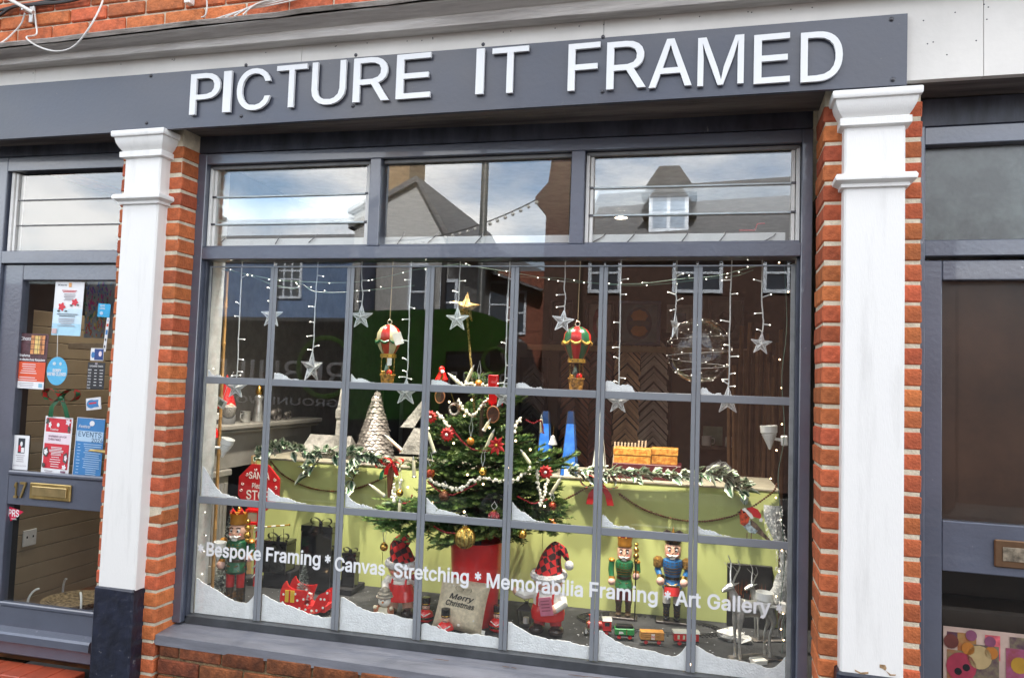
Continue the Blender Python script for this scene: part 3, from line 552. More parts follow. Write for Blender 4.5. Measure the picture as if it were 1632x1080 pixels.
for px in (360, 445, 500, 640, 690, 765, 955, 1005, 1090, 1150, 1225):
    p = at(px, 380, .084); g = G(); g.tube([(-.022, 0, -.02), (.0, -.004, 0), (.016, -.002, .018), (.02, 0, .03)], .0025, 5); part(t, 'cable_clip', g, cabled, loc=(p.x, p.y-.003, p.z-.52-.003), rot=(0, U(-.3, .3), 0))
p0, p1, p2, p3 = [at(x, y, .082) for x, y in ((1178, 367), (1203, 367), (1207, 357), (1219, 356))]
solo('hook', G().tube([p0, p1, p2, p3], .004, 6), M('red enamel', (.5, .03, .03), .35), 'thin red bent hook on the white board behind the right hand louvred toplight', 'hook')
# fake snow in the corners of the panes
snowm = M('fake snow', (.82, .84, .85), .9, var=.06, sc=30, bump=.5, bsc=120)
SN = [(1, 322, 590, 358, 601), (1, 437, 590, 476, 608), (1, 557, 595, 597, 610), (1, 686, 601, 733, 614), (1, 820, 607, 864, 621), (1, 966, 609, 1012, 626), (1, 1117, 621, 1150, 631),
      (2, 316, 741, 381, 792), (2, 428, 776, 488, 807), (2, 550, 786, 602, 815), (2, 679, 794, 742, 826), (2, 814, 796, 868, 838), (2, 958, 821, 1012, 848), (2, 1112, 835, 1165, 858),
      (3, 305, 915, 411, 985), (3, 420, 942, 530, 1004), (3, 540, 952, 658, 1022), (3, 669, 994, 796, 1046), (3, 808, 992, 937, 1055), (3, 952, 1004, 1090, 1068), (3, 1106, 1028, 1252, 1085)]
cn = ['in the leftmost pane', 'in the pane second from the left', 'in the pane third from the left', 'in the middle pane', 'in the pane third from the right', 'in the pane second from the right', 'in the rightmost pane']
rn = {1: 'top', 2: 'middle', 3: 'bottom'}
for i, (r, xl, yt, xr, yb) in enumerate(SN):
    c = i % 7; x0 = ([.026]+[x+.019 for x in CX_])[c]; xe = ([x-.019 for x in CX_]+[2.699])[c]; zb_ = {1: ZX[0]+.0165, 2: ZX[1]+.0165, 3: .547}[r]
    H = max(at(xl, yt, .069).z-zb_, .03); W = (xe-x0) if r == 3 else min(at(xr, yb-4, .069).x-x0, xe-x0); base = .075 if r == 3 else .004
    if r == 3: base = {0: .07, 1: .05, 2: .085, 3: .045, 4: .055, 5: .05, 6: .05}[c]
    pts = [(0, 0)]; n = 26; ph = U(0, 6); dome = (r == 1 and c == 5)
    top = []
    for k in range(n+1):
        s = k/n; z = base+(H-base)*((1-s)**2.3 if not dome else sqrt(max(0, 1-s**2.2)))
        if r == 3 and c in (0, 5, 6) and s > .82: z += ((s-.82)/.18)**2*.05
        if r != 3 and s > .93: z *= (1-s)/.07
        top.append((s*W, max(z+.006*sin(ph+s*9)*(.4+(1-s))+U(-.0028, .0028)+(0 if k else -.004), .001)))
    poly = [(0, 0)]+top+[(W, 0)]
    solo('snow_drift', G().prism(poly, 0, .003), snowm, 'fake snow drift %s of the %s row' % (cn[c], rn[r]), 'fake snow', loc=(x0, .0675, zb_), group='fake snow drifts in the window panes', smooth=False)
# lettering across the glass
t = thing('window_lettering', 'bold white vinyl lettering running across the lower window panes', 'lettering', at(320, 890, .052))
o0 = V(t.location)
for txt, x0, x1, yb, hp in (('*', 314, 324, 888, 21), ('Bespoke', 328.5, 415.8, 888.5, 20.5), ('Framing', 423.5, 510.5, 897, 21), ('*', 517, 526.5, 905, 21), ('Canvas', 533, 613.5, 912, 21), ('Stretching', 627, 747, 924, 21.5), ('*', 756, 766.5, 933, 21.5), ('Memorabilia', 775, 929, 942.5, 22), ('Framing', 939, 1048, 955, 22.5), ('*', 1058.5, 1069, 963.5, 22), ('Art', 1076, 1117, 965.5, 22.5), ('Gallery', 1127, 1228.5, 973.5, 22.5), ('*', 1236.5, 1247, 984, 22)):
    a = at(x0, yb, .052); b = at(x1, yb, .052); h = at(x0, yb-hp, .052).z-a.z
    me = tmesh('word', txt, h, vinyl, bold=.036 if txt != '*' else .03, depth=.0012, cx=False)
    xs_ = [v.co.x for v in me.vertices]; zz = [v.co.z for v in me.vertices]; k = (b.x-a.x)/(max(xs_)-min(xs_))
    for v in me.vertices: v.co.x = (v.co.x-min(xs_))*k
    part(t, 'word' if txt != '*' else 'asterisk', me, None, loc=(a.x-o0.x, 0, (a.z+b.z)/2-o0.z), smooth=False)
# ================================================================ inside of the shop
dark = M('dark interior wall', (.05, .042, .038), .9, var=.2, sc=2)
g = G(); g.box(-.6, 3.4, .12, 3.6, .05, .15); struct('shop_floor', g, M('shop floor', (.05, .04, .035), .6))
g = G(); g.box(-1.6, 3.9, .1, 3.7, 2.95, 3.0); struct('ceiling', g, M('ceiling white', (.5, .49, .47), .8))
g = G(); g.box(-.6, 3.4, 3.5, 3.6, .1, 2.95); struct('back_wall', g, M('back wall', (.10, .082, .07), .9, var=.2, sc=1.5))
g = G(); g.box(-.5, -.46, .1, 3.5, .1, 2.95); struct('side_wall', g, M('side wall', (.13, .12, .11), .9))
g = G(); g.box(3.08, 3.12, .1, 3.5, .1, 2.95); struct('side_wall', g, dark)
FZ = .505; BY = .92
def fl(px, py): return atz(px, py, FZ)
t = thing('display_platform', 'charcoal felt covered platform carrying the window display', 'platform', (1.2, .1, .3))
g = G(); g.box(-.455-1.2, 3.075-1.2, .0, BY+.02-.1, -.1, FZ-.3); part(t, 'top', g, M('charcoal felt', (.035, .036, .037), .95, var=.25, sc=9, bump=.4, bsc=150), smooth=False)
g = G()
for k in range(260):
    x = U(-.2, 2.7)-1.2; y = U(.12, .85)-.1; r_ = U(.0012, .003); g.lathe([(r_, 0), (.0001, r_*.6)], 5, (x, y, FZ-.3+.0005), sx=U(.7, 1.8))
stuff(t, 'fallen_glitter', g, M('glitter', (.8, .82, .85), .5))
# green back board with its timber end post and cream top
green = M('green board', (.55, .60, .22), .75, var=.05, sc=1.5, bump=.05, bsc=60)
bx0, bx1 = -.21, 2.765; BZ = 1.197
t = thing('display_board', 'pale green boarded back of the window display with a cream top edge', 'display board', (1.2, BY, FZ))
for a, b in ((bx0, .62), (.623, 1.545), (1.548, bx1)):
    g = G(); g.box(a-1.2, b-1.2, 0, .018, 0, BZ-FZ-.012, .001); part(t, 'panel', g, green, smooth=False)
g = G(); g.box(bx0-1.2, bx1-1.2, -.004, .5, BZ-FZ-.012, BZ-FZ, .002); part(t, 'shelf_top', g, M('cream ledge', (.36, .33, .25), .6))
g = G(); g.box(bx0-1.2-.034, bx0-1.2-.001, -.01, .022, 0, BZ-FZ+.006, .002); part(t, 'end_post', g, M('pine', (.55, .34, .15), .6, var=.2, sc=9, aniso=(4, 4, .4)))
# ================================================================ door with number 17
DY = .05
t = thing('shop_door', 'slate grey glazed shop door numbered 17 covered in posters', 'door', (-1.09, DY, .3))
def dp(name, x0, x1, y0, y1, z0, z1, m=paint, ch=.003, par=None, **k):
    g = G(); g.box(x0+1.09, x1+1.09, y0, y1, z0-.3, z1-.3, ch); return part(par or t, name, g, m, **k)
xr = -.42
dp('stile', -1.215, -1.093, 0, .05, .3, 2.222); dp('top_rail', -1.092, xr, .0015, .05, 2.142, 2.222)
lr = dp('lock_rail', -1.092, xr, .0015, .05, .985, 1.135); dp('glazing_bead', -1.092, xr, -.008, .03, 1.136, 1.158, paint, .006); dp('bottom_rail', -1.092, xr, .0015, .05, .33, .475)
dp('glazing_bead', -1.092, xr, -.006, .03, .476, .497, paint, .005)
g = G(); g.strip([(.04, .18), (-.05, .165), (-.058, .155), (-.058, .12), (-.046, .112), (-.042, .10), (-.042, .06), (-.03, .05), (.04, .05)], 0, .62); part(t, 'weatherboard', g, paint, loc=(-.02, 0, -.03-.065), ang=25)
dp('upper_pane', -1.09, xr, .022, .028, 1.158, 2.142, gl_door, 0, smooth=False); dp('lower_pane', -1.09, xr, .022, .028, .497, .985, gl_door, 0, smooth=False)
a, b = at(47, 771, DY-.012), at(111, 797, DY-.012); lx, lz, lw, lh = (a.x+b.x)/2, (a.z+b.z)/2, (b.x-a.x), .082
g = G(); g.box(lx-lw/2+1.09, lx+lw/2+1.09, -.012, .001, lz-lh/2-.3, lz+lh/2-.3, .004); lp = part(t, 'letter_plate', g, brass)
g = G(); g.box(lx-lw*.42+1.09, lx+lw*.42+1.09, -.018, -.0125, lz-lh*.28-.3, lz+lh*.3-.3, .002); part(lp, 'flap', g, M('bright brass', (.7, .55, .27), .3, 1))
for ch, px0, px1 in (('1', 22, 29), ('7', 31, 42)):
    a = at(px0, 792, DY-.006); b = at(px1, 768.5, DY-.006); me = tmesh('numeral', ch, b.z-a.z, brass, bold=.02, depth=.008, cx=False)
    xs_ = [v.co.x for v in me.vertices]; k = (b.x-a.x)/(max(xs_)-min(xs_))
    for v in me.vertices: v.co.x = (v.co.x-min(xs_))*k
    part(t, 'numeral', me, None, loc=(a.x+1.09, -.006, a.z-.3))
a = at(137, 718, -.0); g = G(); g.tube([(0, 0, -.002), (.03, -.02, .004), (.06, -.02, .004), (.12, -.018, .0)], [.004, .006, .008, .009], 7); part(t, 'lever_handle', g, brass, loc=(a.x+1.09, -.03, a.z-.3))
t = thing('door_frame', 'slate grey door frame with louvred fanlight above the numbered door', 'door frame', (-1.09, DY, .3))
dp('jamb', -1.30, -1.218, -.02, .06, .1, 2.79); dp('head_rail', -1.217, xr, -.02, .06, 2.715, 2.79); dp('head_board', -1.30, xr, -.014, .06, 2.793, 2.87, paintd); dp('transom_rail', -1.217, xr, -.02, .06, 2.2265, 2.292)
for i, (a, b) in enumerate(((2.296, 2.43), (2.434, 2.565), (2.569, 2.70))):
    dp('louvre_blade', -1.17, xr, .02, .026, a, b, gl_top, 0, smooth=False)
    if i: dp('blade_edge', -1.175, xr, .014, .02, a-.004, a+.001, M('dark blade edge', (.1, .1, .1), .3), 0)
dp('louvre_channel', -1.208, -1.19, .0, .04, 2.2925, 2.714, wplast, .002); dp('louvre_channel', -1.186, -1.172, .008, .05, 2.2925, 2.71, wplast, .002)
t = thing('doorstep', 'red quarry tiled step below the numbered door', 'doorstep', (-1.09, -.1, 0))
g = G(); g.box(-.3, .60, -.0, .16, -.0, .185); part(t, 'riser', g, M('step paint', (.02, .025, .04), .5, var=.3), smooth=False)
for k in range(6):
    g = G(); g.box(-.155+k*.118, -.04+k*.118, -.012, .14, .186, .214, .004); part(t, 'tile', g, tile)
# lobby behind the numbered door
plank = M('beige plank', (.37, .285, .185), .6, var=.08, sc=3, bump=.1, objvar=.06)
t = thing('plank_wall', 'beige horizontal boarded wall seen through the numbered door', 'wall', (-1.3, .1, .3))
me = G(); me.box(-.012, 0, 0, 2.4, 0, .0875, .003); me = me.mesh('plank', plank)
for k in range(22): part(t, 'plank', me, None, loc=(0, 0, .01+k*.09-.276))
g = G(); g.box(-.03, -.0125, 0, 2.4, -.28, 2.5); part(t, 'backing', g, black, smooth=False)
g = G(); g.box(-1.35, -.5, 2.4, 2.45, .1, 2.95); struct('lobby_wall', g, M('lobby wall', (.3, .24, .17), .9))
g = G(); g.box(-1.35, -.5, .1, 2.4, .2, .34); struct('lobby_floor', g, M('lobby floor', (.19, .065, .02), .5, var=.3, sc=6))
g = G(); g.box(-1.33, -1.30, .1, .14, .3, 2.95); g.box(-1.2, -1.12, .1, .16, .34, 2.2); struct('lobby_reveal', g, black)
# neighbour's door
t = thing('glazed_door', 'slate grey door with brown boarded glass and a letter slot', 'door', front=True)
def np_(name, x0, y0, x1, y1, w0, w1, m=paint, ch=.003, par=None, **k):
    a = fac(x0, y0, w0); b = fac(x1, y1, w0); g = G(); g.box(min(a[0], b[0]), max(a[0], b[0]), w0, w1, min(a[1], b[1]), max(a[1], b[1]), ch); return part(par or t, name, g, m, **k)
uL = fac(1502, 640, .2)[0]; uA = fac(1472, 640, .2)[0]; uR = 3.95
def nb(name, u0, u1, w0, w1, z0, z1, m=paint, ch=.003, **k): g = G(); g.box(u0, u1, w0, w1, z0, z1, ch); return part(t, name, g, m, **k)
Z = lambda px, py: fac(px, py, .2)[1]
nb('stile', uA, uL-.001, .2, .25, .1, Z(1490, 415)); nb('top_rail', uL, uR, .2015, .25, Z(1500, 446), Z(1490, 415)); nb('lock_rail', uL, uR, .2015, .25, Z(1502, 909), Z(1502, 829))
nb('upper_pane', uL, uR, .225, .23, Z(1502, 829), Z(1500, 446), gl_door, 0, smooth=False); nb('lower_pane', uL, uR, .225, .23, .2, Z(1502, 909), gl_door, 0, smooth=False)
nb('backing_board', uL, uR, .245, .25, Z(1502, 829), Z(1500, 446), M('brown board', (.05, .024, .015), .35, var=.3, sc=3), 0, smooth=False)
a = fac(1585, 859, .19); b = fac(1585, 903, .19)
pl = nb('letter_plate', a[0], a[0]+.24, .19, .2, b[1], a[1], M('bronze', (.2, .12, .07), .4, .8), .004)
g = G(); g.box(a[0]+.025, a[0]+.215, .186, .1895, b[1]+.024, a[1]-.024, .001); part(pl, 'flap', g, M('worn flap', (.32, .27, .2), .5, .6, var=.4, sc=30))
t = thing('door_frame', 'slate grey door frame with misty fanlight above the brown glazed door', 'door frame', front=True)
nb('jamb', 3.106, uA-.003, .17, .26, .0, 2.70); nb('transom_rail', uA-.002, uR, .185, .26, Z(1490, 409), Z(1480, 384)); nb('head_rail', uA-.002, uR, .185, .26, Z(1478, 233), 2.70); nb('head_board', 3.106, uR, .19, .26, 2.7035, 2.81, paintd)
frost = glass('misty glass', .07, (.62, .65, .64), .3, smear=.5)
nb('fanlight_pane', uA-.002, uR, .225, .23, Z(1480, 384), Z(1478, 233), frost, 0, smooth=False)
g = G(); g.box(3.1, 4.0, .27, .3, 2.2, 3.0); solo('screen_wall', g, M('misty back', (.42, .44, .43), .9, var=.6, sc=7, bump=.3, col2=(.04, .042, .04), lo=.4, hi=.68), 'dim grey partition behind the misty fanlight', 'partition', front=True, smooth=False)
# ================================================================ the other side of the street (seen only in the glass)
def refl(px, py, D): p = at(px, py, D); return V((p.x, .126-D, p.z))
sash = M('painted sash', (.6, .66, .74), .5); pane = M('dark pane', (.05, .065, .085), .08, spec=.8); slate = M('roof slate', (.11, .11, .115), .75, var=.25, sc=6, bump=.3, aniso=(1, 1, 6))
dbrick = M('far brick', (.075, .036, .026), .85, var=.3, sc=14)
def window(par, x, y, z, w_, h, cols=2, rows=2, arch=0):           # on a wall whose face looks towards +y
    g = G(); g.box(-w_/2-.06, w_/2+.06, -.02, .05, -h/2-.06, -h/2, .0); g.box(-w_/2-.06, -w_/2, -.02, .04, -h/2+.001, h/2, 0); g.box(w_/2, w_/2+.06, -.02, .04, -h/2+.001, h/2, 0); g.box(-w_/2-.06, w_/2+.06, -.02, .04, h/2+.001, h/2+.07, 0)
    for c in range(1, cols): xx = -w_/2+w_*c/cols; g.box(xx-.02, xx+.02, .0, .035, -h/2+.002, h/2-.002)
    for r in range(1, rows): zz = -h/2+h*r/rows; g.box(-w_/2+.002, w_/2-.002, .001, .034, zz-.02, zz+.02)
    f = part(par, 'window', g, sash, loc=(x, y, z), smooth=False); q = G(); q.sheet(-w_/2, w_/2, -h/2, h/2, .008); q.f = [f_[::-1] for f_ in q.f]; part(f, 'pane', q, pane, smooth=False)
def house(name, label, D, pxl, pxr, top, wallm, wins, roof=None, depth=6, ridge=None):
    a = refl(pxl, top, D); b = refl(pxr, top, D); t = thing(name, label, 'house', ((a.x+b.x)/2, a.y, 0)); hw = (b.x-a.x)/2; zt_ = (a.z+b.z)/2
    g = G(); g.box(-hw, hw, -depth, 0, 0, zt_); part(t, 'wall', g, wallm, smooth=False)
    for px0, py0, px1, py1, c, r in wins:
        p = refl(px0, py0, D); q = refl(px1, py1, D); window(t, (p.x+q.x)/2-t.location.x, .003, (p.z+q.z)/2, abs(q.x-p.x), abs(p.z-q.z), c, r)
    return t, hw, zt_
t, hw, zt_ = house('house', 'pale blue rendered house with small paned sash windows', 12.5, 230, 562, 392, M('pale blue render', (.12, .19, .33), .85, var=.1, sc=2), [(324, 418, 354, 472, 3, 4), (443, 418, 477, 472, 3, 4), (270, 590, 300, 690, 2, 2), (400, 590, 460, 690, 2, 2)])
g = G(); g.add([(-hw-.2, .35, zt_-.05), (hw+.1, .35, zt_-.05), (hw+.1, -3, zt_+1.15), (-hw-.2, -3, zt_+1.15), (-hw-.2, -6.2, zt_), (hw+.1, -6.2, zt_)], [(0, 1, 2, 3), (3, 2, 5, 4)]); part(t, 'roof', g, slate, smooth=False)
g = G(); g.tube([(-hw-.2, .38, zt_-.06), (hw, .38, zt_-.06)], .06, 6); part(t, 'gutter', g, black)
D = 11.6; t, hw, zt_ = house('house', 'grey roughcast house with a tall gable end', D, 563, 716, 392, M('grey roughcast', (.36, .36, .355), .95, var=.2, sc=30, bump=.8), [(657, 425, 676, 505, 1, 2), (707, 450, 724, 515, 1, 2), (600, 640, 640, 700, 2, 2)])
pk = refl(667, 292, D); lf = refl(585, 370, D); x0 = pk.x-t.location.x
g = G(); g.prism([(-hw, zt_+.001), (hw, zt_+.001), (x0+.05, pk.z), (x0-.05, pk.z), (-hw, (lf.z+zt_)/2+.5)], -6, 0); part(t, 'gable', g, MATS['grey roughcast'], smooth=False)
g = G(); g.prism([(hw+.12, zt_-.12), (hw+.2, zt_-.02), (x0, pk.z+.13), (x0, pk.z+.0)], -6, .12); g.prism([(-hw-.1, (lf.z+zt_)/2+.42), (x0-.001, pk.z+.0), (x0-.001, pk.z+.13), (-hw-.1, (lf.z+zt_)/2+.52)], -6, .12); part(t, 'roof', g, slate, smooth=False)
c0 = refl(613, 340, D); c1 = refl(654, 215, D); g = G(); g.box(c0.x-t.location.x, c1.x-t.location.x, -1.0, -.05, c0.z-.8, c1.z, 0); part(t, 'chimney', g, M('buff brick', (.30, .20, .11), .9, var=.3, sc=18), smooth=False)
p = refl(592, 400, D); g = G(); g.tube([(p.x-t.location.x, .12, 0), (p.x-t.location.x, .12, zt_)], .17, 8); part(t, 'downpipe', g, M('dark blue pipe', (.03, .04, .07), .3)); p = refl(738, 400, D)
g = G(); g.tube([(hw-.06, .1, 0), (hw-.06, .1, zt_)], .06, 8); part(t, 'downpipe', g, black)
for pa, pb_x, lb in ((1424, 1900, 'plain dark brick house beyond the house with the dormer'), (-260, 226, 'plain dark brick house beyond the pale blue rendered house')): house('house', lb, 10.9, pa, pb_x, 452, dbrick, [])
D = 15; t, hw, zt_ = house('house', 'red brick terrace house with arched white sash windows', D, 718, 868, 432, M('terrace brick', (.23, .075, .045), .85, var=.3, sc=12), [(783, 452, 806, 520, 1, 2), (822, 468, 834, 530, 1, 2)])
g = G(); g.add([(-hw, .4, zt_+.3), (hw, .4, zt_-.55), (hw, -3, zt_+.2), (-hw, -3, zt_+1.3)], [(0, 1, 2, 3)]); g.add([(-hw, .4, zt_+.22), (hw, .4, zt_-.65), (hw, 0, zt_-.65), (-hw, 0, zt_+.22)], [(0, 1, 2, 3)]); part(t, 'roof', g, slate, smooth=False)
D = 9.5; a = refl(872, 300, D); b = refl(925, 300, D); t = thing('chimney_stack', 'tall dark brick stack with corbelled shoulders', 'chimney', ((a.x+b.x)/2, a.y, 0)); hw = (b.x-a.x)/2
zq = [refl(872, y, D).z for y in (385, 335, 318, 300, 215)]
g = G(); g.prism([(-hw, 0), (hw, 0), (hw, zq[4]+1), (-hw+.2, zq[4]+.6), (-hw+.02, zq[3]+.1), (-hw-.2, zq[2]+.05), (-hw-.2, zq[2]-.06), (-hw-.06, zq[1]), (-hw, zq[1]-.1)], -2, 0); part(t, 'shaft', g, dbrick, smooth=False)
D = 10.2; t, hw, zt_ = house('house', 'dark brick house with a slate roof and a white dormer', D, 930, 1420, 388, dbrick, [(944, 408, 984, 462, 2, 2), (1078, 408, 1146, 462, 2, 2), (1222, 408, 1290, 462, 2, 2)])
r0 = refl(940, 314, D+3); r1 = refl(1262, 288, D+3); g = G(); zr_ = (r0.z+r1.z)/2
g.add([(-hw-.1, .35, zt_-.1), (hw+.1, .35, zt_-.1), (hw+.1, -3, zr_+.12), (-hw-.1, -3, zr_-.12), (-hw-.1, -6.2, zt_), (hw+.1, -6.2, zt_)], [(0, 1, 2, 3), (3, 2, 5, 4)]); part(t, 'roof', g, slate, smooth=False)
d0 = refl(1034, 350, D+.9); d1 = refl(1098, 318, D+.9); g = G(); cx_ = (d0.x+d1.x)/2-t.location.x; hw2 = (d1.x-d0.x)/2; zc_ = (d0.z+d1.z)/2; hh = (d1.z-d0.z)/2
g.box(cx_-hw2, cx_+hw2, -2.6, -.9, zc_-hh-.3, zc_+hh, 0); dm = part(t, 'dormer', g, sash, smooth=False)
for s in (-1, 1): g = G(); g.sheet(cx_+s*hw2*.45-hw2*.36, cx_+s*hw2*.45+hw2*.36, zc_-hh*.8, zc_+hh*.7, -.895); g.f = [f_[::-1] for f_ in g.f]; part(dm, 'pane', g, M('pale pane', (.3, .37, .46), .2), smooth=False)
g = G(); g.prism([(cx_-hw2-.15, zc_+hh+.002), (cx_+hw2+.15, zc_+hh+.002), (cx_+hw2*.5, zc_+hh+.5), (cx_-hw2*.5, zc_+hh+.5)], -2.6, -.8); part(dm, 'dormer_roof', g, slate, smooth=False)
p = refl(769, 400, 7.6); g = G(); g.lathe([(.11, 0), (.11, .9), (.07, .95), (.055, 5.6), (.05, 8)], 10); t = thing('lamp_post', 'dark slim street lamp post', 'lamp post', (p.x, p.y, -.12)); part(t, 'post', g, M('lamp post', (.045, .05, .05), .4))
g = G(); g.tube([(0, 0, 7.9), (0, .4, 8.2), (0, 1.0, 8.25)], .035, 6); part(t, 'arm', g, MATS['lamp post']); g = G(); g.box(-.09, .09, .9, 1.5, 8.2, 8.29, .03); part(t, 'lantern', g, MATS['lamp post'])
a = refl(585, 383, 9.2); b = refl(868, 312, 9.2); g = G(); pts = [a.lerp(b, k/24)-V((0, 0, 1.0*(k/24)*(1-k/24))) for k in range(25)]; t = thing('festoon', 'sagging festoon of bulbs strung across the street', 'festoon lights', a)
part(t, 'wire', G().tube([p-a for p in pts], .012, 4), cabled); g = G()
for p in pts[1:-1]: g.ball(p-a-V((0, 0, .05)), .035, 6)
stuff(t, 'bulbs', g, M('bulb glass', (.4, .4, .38), .2))
# works van parked behind the photographer
VD = 5.1; a = refl(235, 500, VD); b = refl(600, 492, VD); c = refl(812, 500, VD); zt_ = 2.42
t = thing('van', 'black and lime green works van lettered REBUILD', 'van', ((a.x+c.x)/2, a.y, -.125)); o0 = V(t.location); X = lambda px, py=560: refl(px, py, VD).x-o0.x; ZZ = lambda px, py: refl(px, py, VD).z+.125
vb = M('van black', (.010, .011, .014), .25, coat=.4); vg = M('van green', (.04, .24, .012), .3, coat=.4); vt = M('van silver lettering', (.8, .82, .84), .4)
g = G(); g.box(X(190), X(612), -2.0, 0, .45, zt_+.1, .05); part(t, 'load_body', g, vb)
g = G(); g.prism([(X(614), .5), (X(905), .5), (X(905), 1.25), (X(860), 1.5), (X(815), 1.78), (X(790), 2.3), (X(760), 2.48), (X(614), 2.52)], -1.95, -.02); part(t, 'cab', g, vb)
g = G(); g.prism([(X(560), ZZ(560, 668)), (X(702), ZZ(702, 668)), (X(712), ZZ(712, 560)), (X(786), ZZ(786, 560)), (X(822), ZZ(822, 520)), (X(772), ZZ(772, 500)), (X(735), ZZ(735, 492)), (X(560), ZZ(560, 496))], .001, .02); part(t, 'green_panel', g, vg)
g = G(); g.prism([(X(714), ZZ(714, 585)), (X(782), ZZ(782, 585)), (X(782), ZZ(782, 562)), (X(714), ZZ(714, 566))], .001, .018); part(t, 'side_window', g, pane)
for px in (300, 800): g = G(); g.lathe([(.001, -.12), (.2, -.12), (.36, -.1), (.38, 0), (.36, .1), (.2, .12), (.001, .12)], 18); g.mv(Matrix.Rotation(pi/2, 4, 'X')); w_ = part(t, 'wheel', g, M('tyre', (.02, .02, .02), .8), loc=(X(px), -.12, .38)); g = G(); g.lathe([(.2, 0), (.12, .02), (.001, .01)], 12); g.mv(Matrix.Rotation(-pi/2, 4, 'X')); part(w_, 'rim', g, M('rim', (.4, .4, .42), .3, .9), loc=(0, .121, 0))
def vtext(txt, pxa, pxb, yb, yt_, px0): 
    h = ZZ(pxa, yt_)-ZZ(pxa, yb); me = tmesh('lettering', txt, h, vt, bold=.01, depth=.01, cx=True, width=abs(X(pxb)-X(pxa)))
    part(t, 'lettering', me, None, loc=((X(pxa)+X(pxb))/2, .012, ZZ(pxa, yb)), rot=(0, 0, pi), smooth=False)
vtext('REBUILD', 330, 556, 607, 571, 0); vtext('GROUNDWORKS', 330, 545, 639, 628, 0); vtext('REBUILD', 716, 812, 620, 592, 0)
for px, py, r, ra in ((520, 585, 52, .03), (790, 575, 21, .02)):
    q = refl(px, py, VD)-o0; rr = r*(VD+3)/F_PX; g = G(); g.tube([(rr*cos(k*pi/16), 0, rr*sin(k*pi/16)) for k in range(32)], ra, 5, closed=True); part(t, 'logo_ring', g, M('logo green', (.10, .30, .02), .35), loc=(q.x, .03, q.z), sc=(1, .3, 1))
# ================================================================ helpers for the window display
def mpp(p): return (V(p)-EYE).dot(FW)/F_PX
def base(px, py): p = atz(px, py, FZ); return p
def lerp(a, b, s): return a+(b-a)*s
def smoothpts(P, k=6):
    P = [V(p) for p in P]; Q = []
    for i in range(len(P)-1):
        p0, p1, p2, p3 = P[max(i-1, 0)], P[i], P[i+1], P[min(i+2, len(P)-1)]
        for j in range(k): s = j/k; Q.append(.5*((2*p1)+(p2-p0)*s+(2*p0-5*p1+4*p2-p3)*s*s+(3*p1-p0-3*p2+p3)*s**3))
    return Q+[P[-1]]
def checker(name, c1, c2, sc, rough=.8, c3=None):
    m = bpy.data.materials.new(name); m.use_nodes = True; t_ = m.node_tree; b = t_.nodes['Principled BSDF']; b.inputs['Roughness'].default_value = rough
    tx = t_.nodes.new('ShaderNodeTexCoord'); n = t_.nodes.new('ShaderNodeTexChecker'); n.inputs['Scale'].default_value = sc; n.inputs[1].default_value = (*c1, 1); n.inputs[2].default_value = (*c2, 1)
    mp_ = t_.nodes.new('ShaderNodeMapping'); mp_.inputs['Rotation'].default_value = (.35, .6, .5); t_.links.new(tx.outputs['Object'], mp_.inputs[0]); t_.links.new(mp_.outputs[0], n.inputs[0]); t_.links.new(n.outputs[0], b.inputs['Base Color'])
    MATS[name] = m; return m
red = M('red gloss', (.66, .012, .012), .22, coat=.4, var=.06); redm = M('red matt', (.56, .015, .015), .6, var=.12); gold = M('gold', (.75, .45, .10), .25, 1, var=.1, sc=20); goldp = M('gold paint', (.6, .33, .05), .4, .5, var=.2, sc=30)
silver = M('silver', (.62, .62, .60), .33, .7, var=.2, sc=25, bump=.3); silverp = M('silver paint', (.23, .205, .185), .45, .35, var=.35, sc=25, bump=.4)
skin = M('figurine skin', (.72, .42, .30), .45, var=.05); wht = M('warm white', (.78, .76, .70), .6, var=.06); wood = M('wood', (.36, .20, .09), .6, var=.25, sc=10, aniso=(5, 5, .6)); greend = M('dark green gloss', (.012, .11, .045), .3, coat=.3); cream = M('cream', (.66, .62, .42), .5, var=.05)
bluen = M('blue gloss', (.02, .13, .34), .3, coat=.3); pinkw = M('pale pink', (.72, .45, .38), .4); fur = M('white fur', (.8, .79, .77), .95, var=.1, sc=60, bump=1, bsc=160); orange = M('amber orange', (.62, .20, .02), .4, var=.2, sc=30)
warm = M('lit bulb', (1, .75, .45), .3, emit=3.2, ecol=(1, .66, .34)); cool = M('lit white bulb', (1, .95, .85), .3, emit=1.8, ecol=(1, .93, .8)); clearw = M('clear wire', (.66, .68, .66), .4); gwire = M('green wire', (.10, .17, .13), .5)
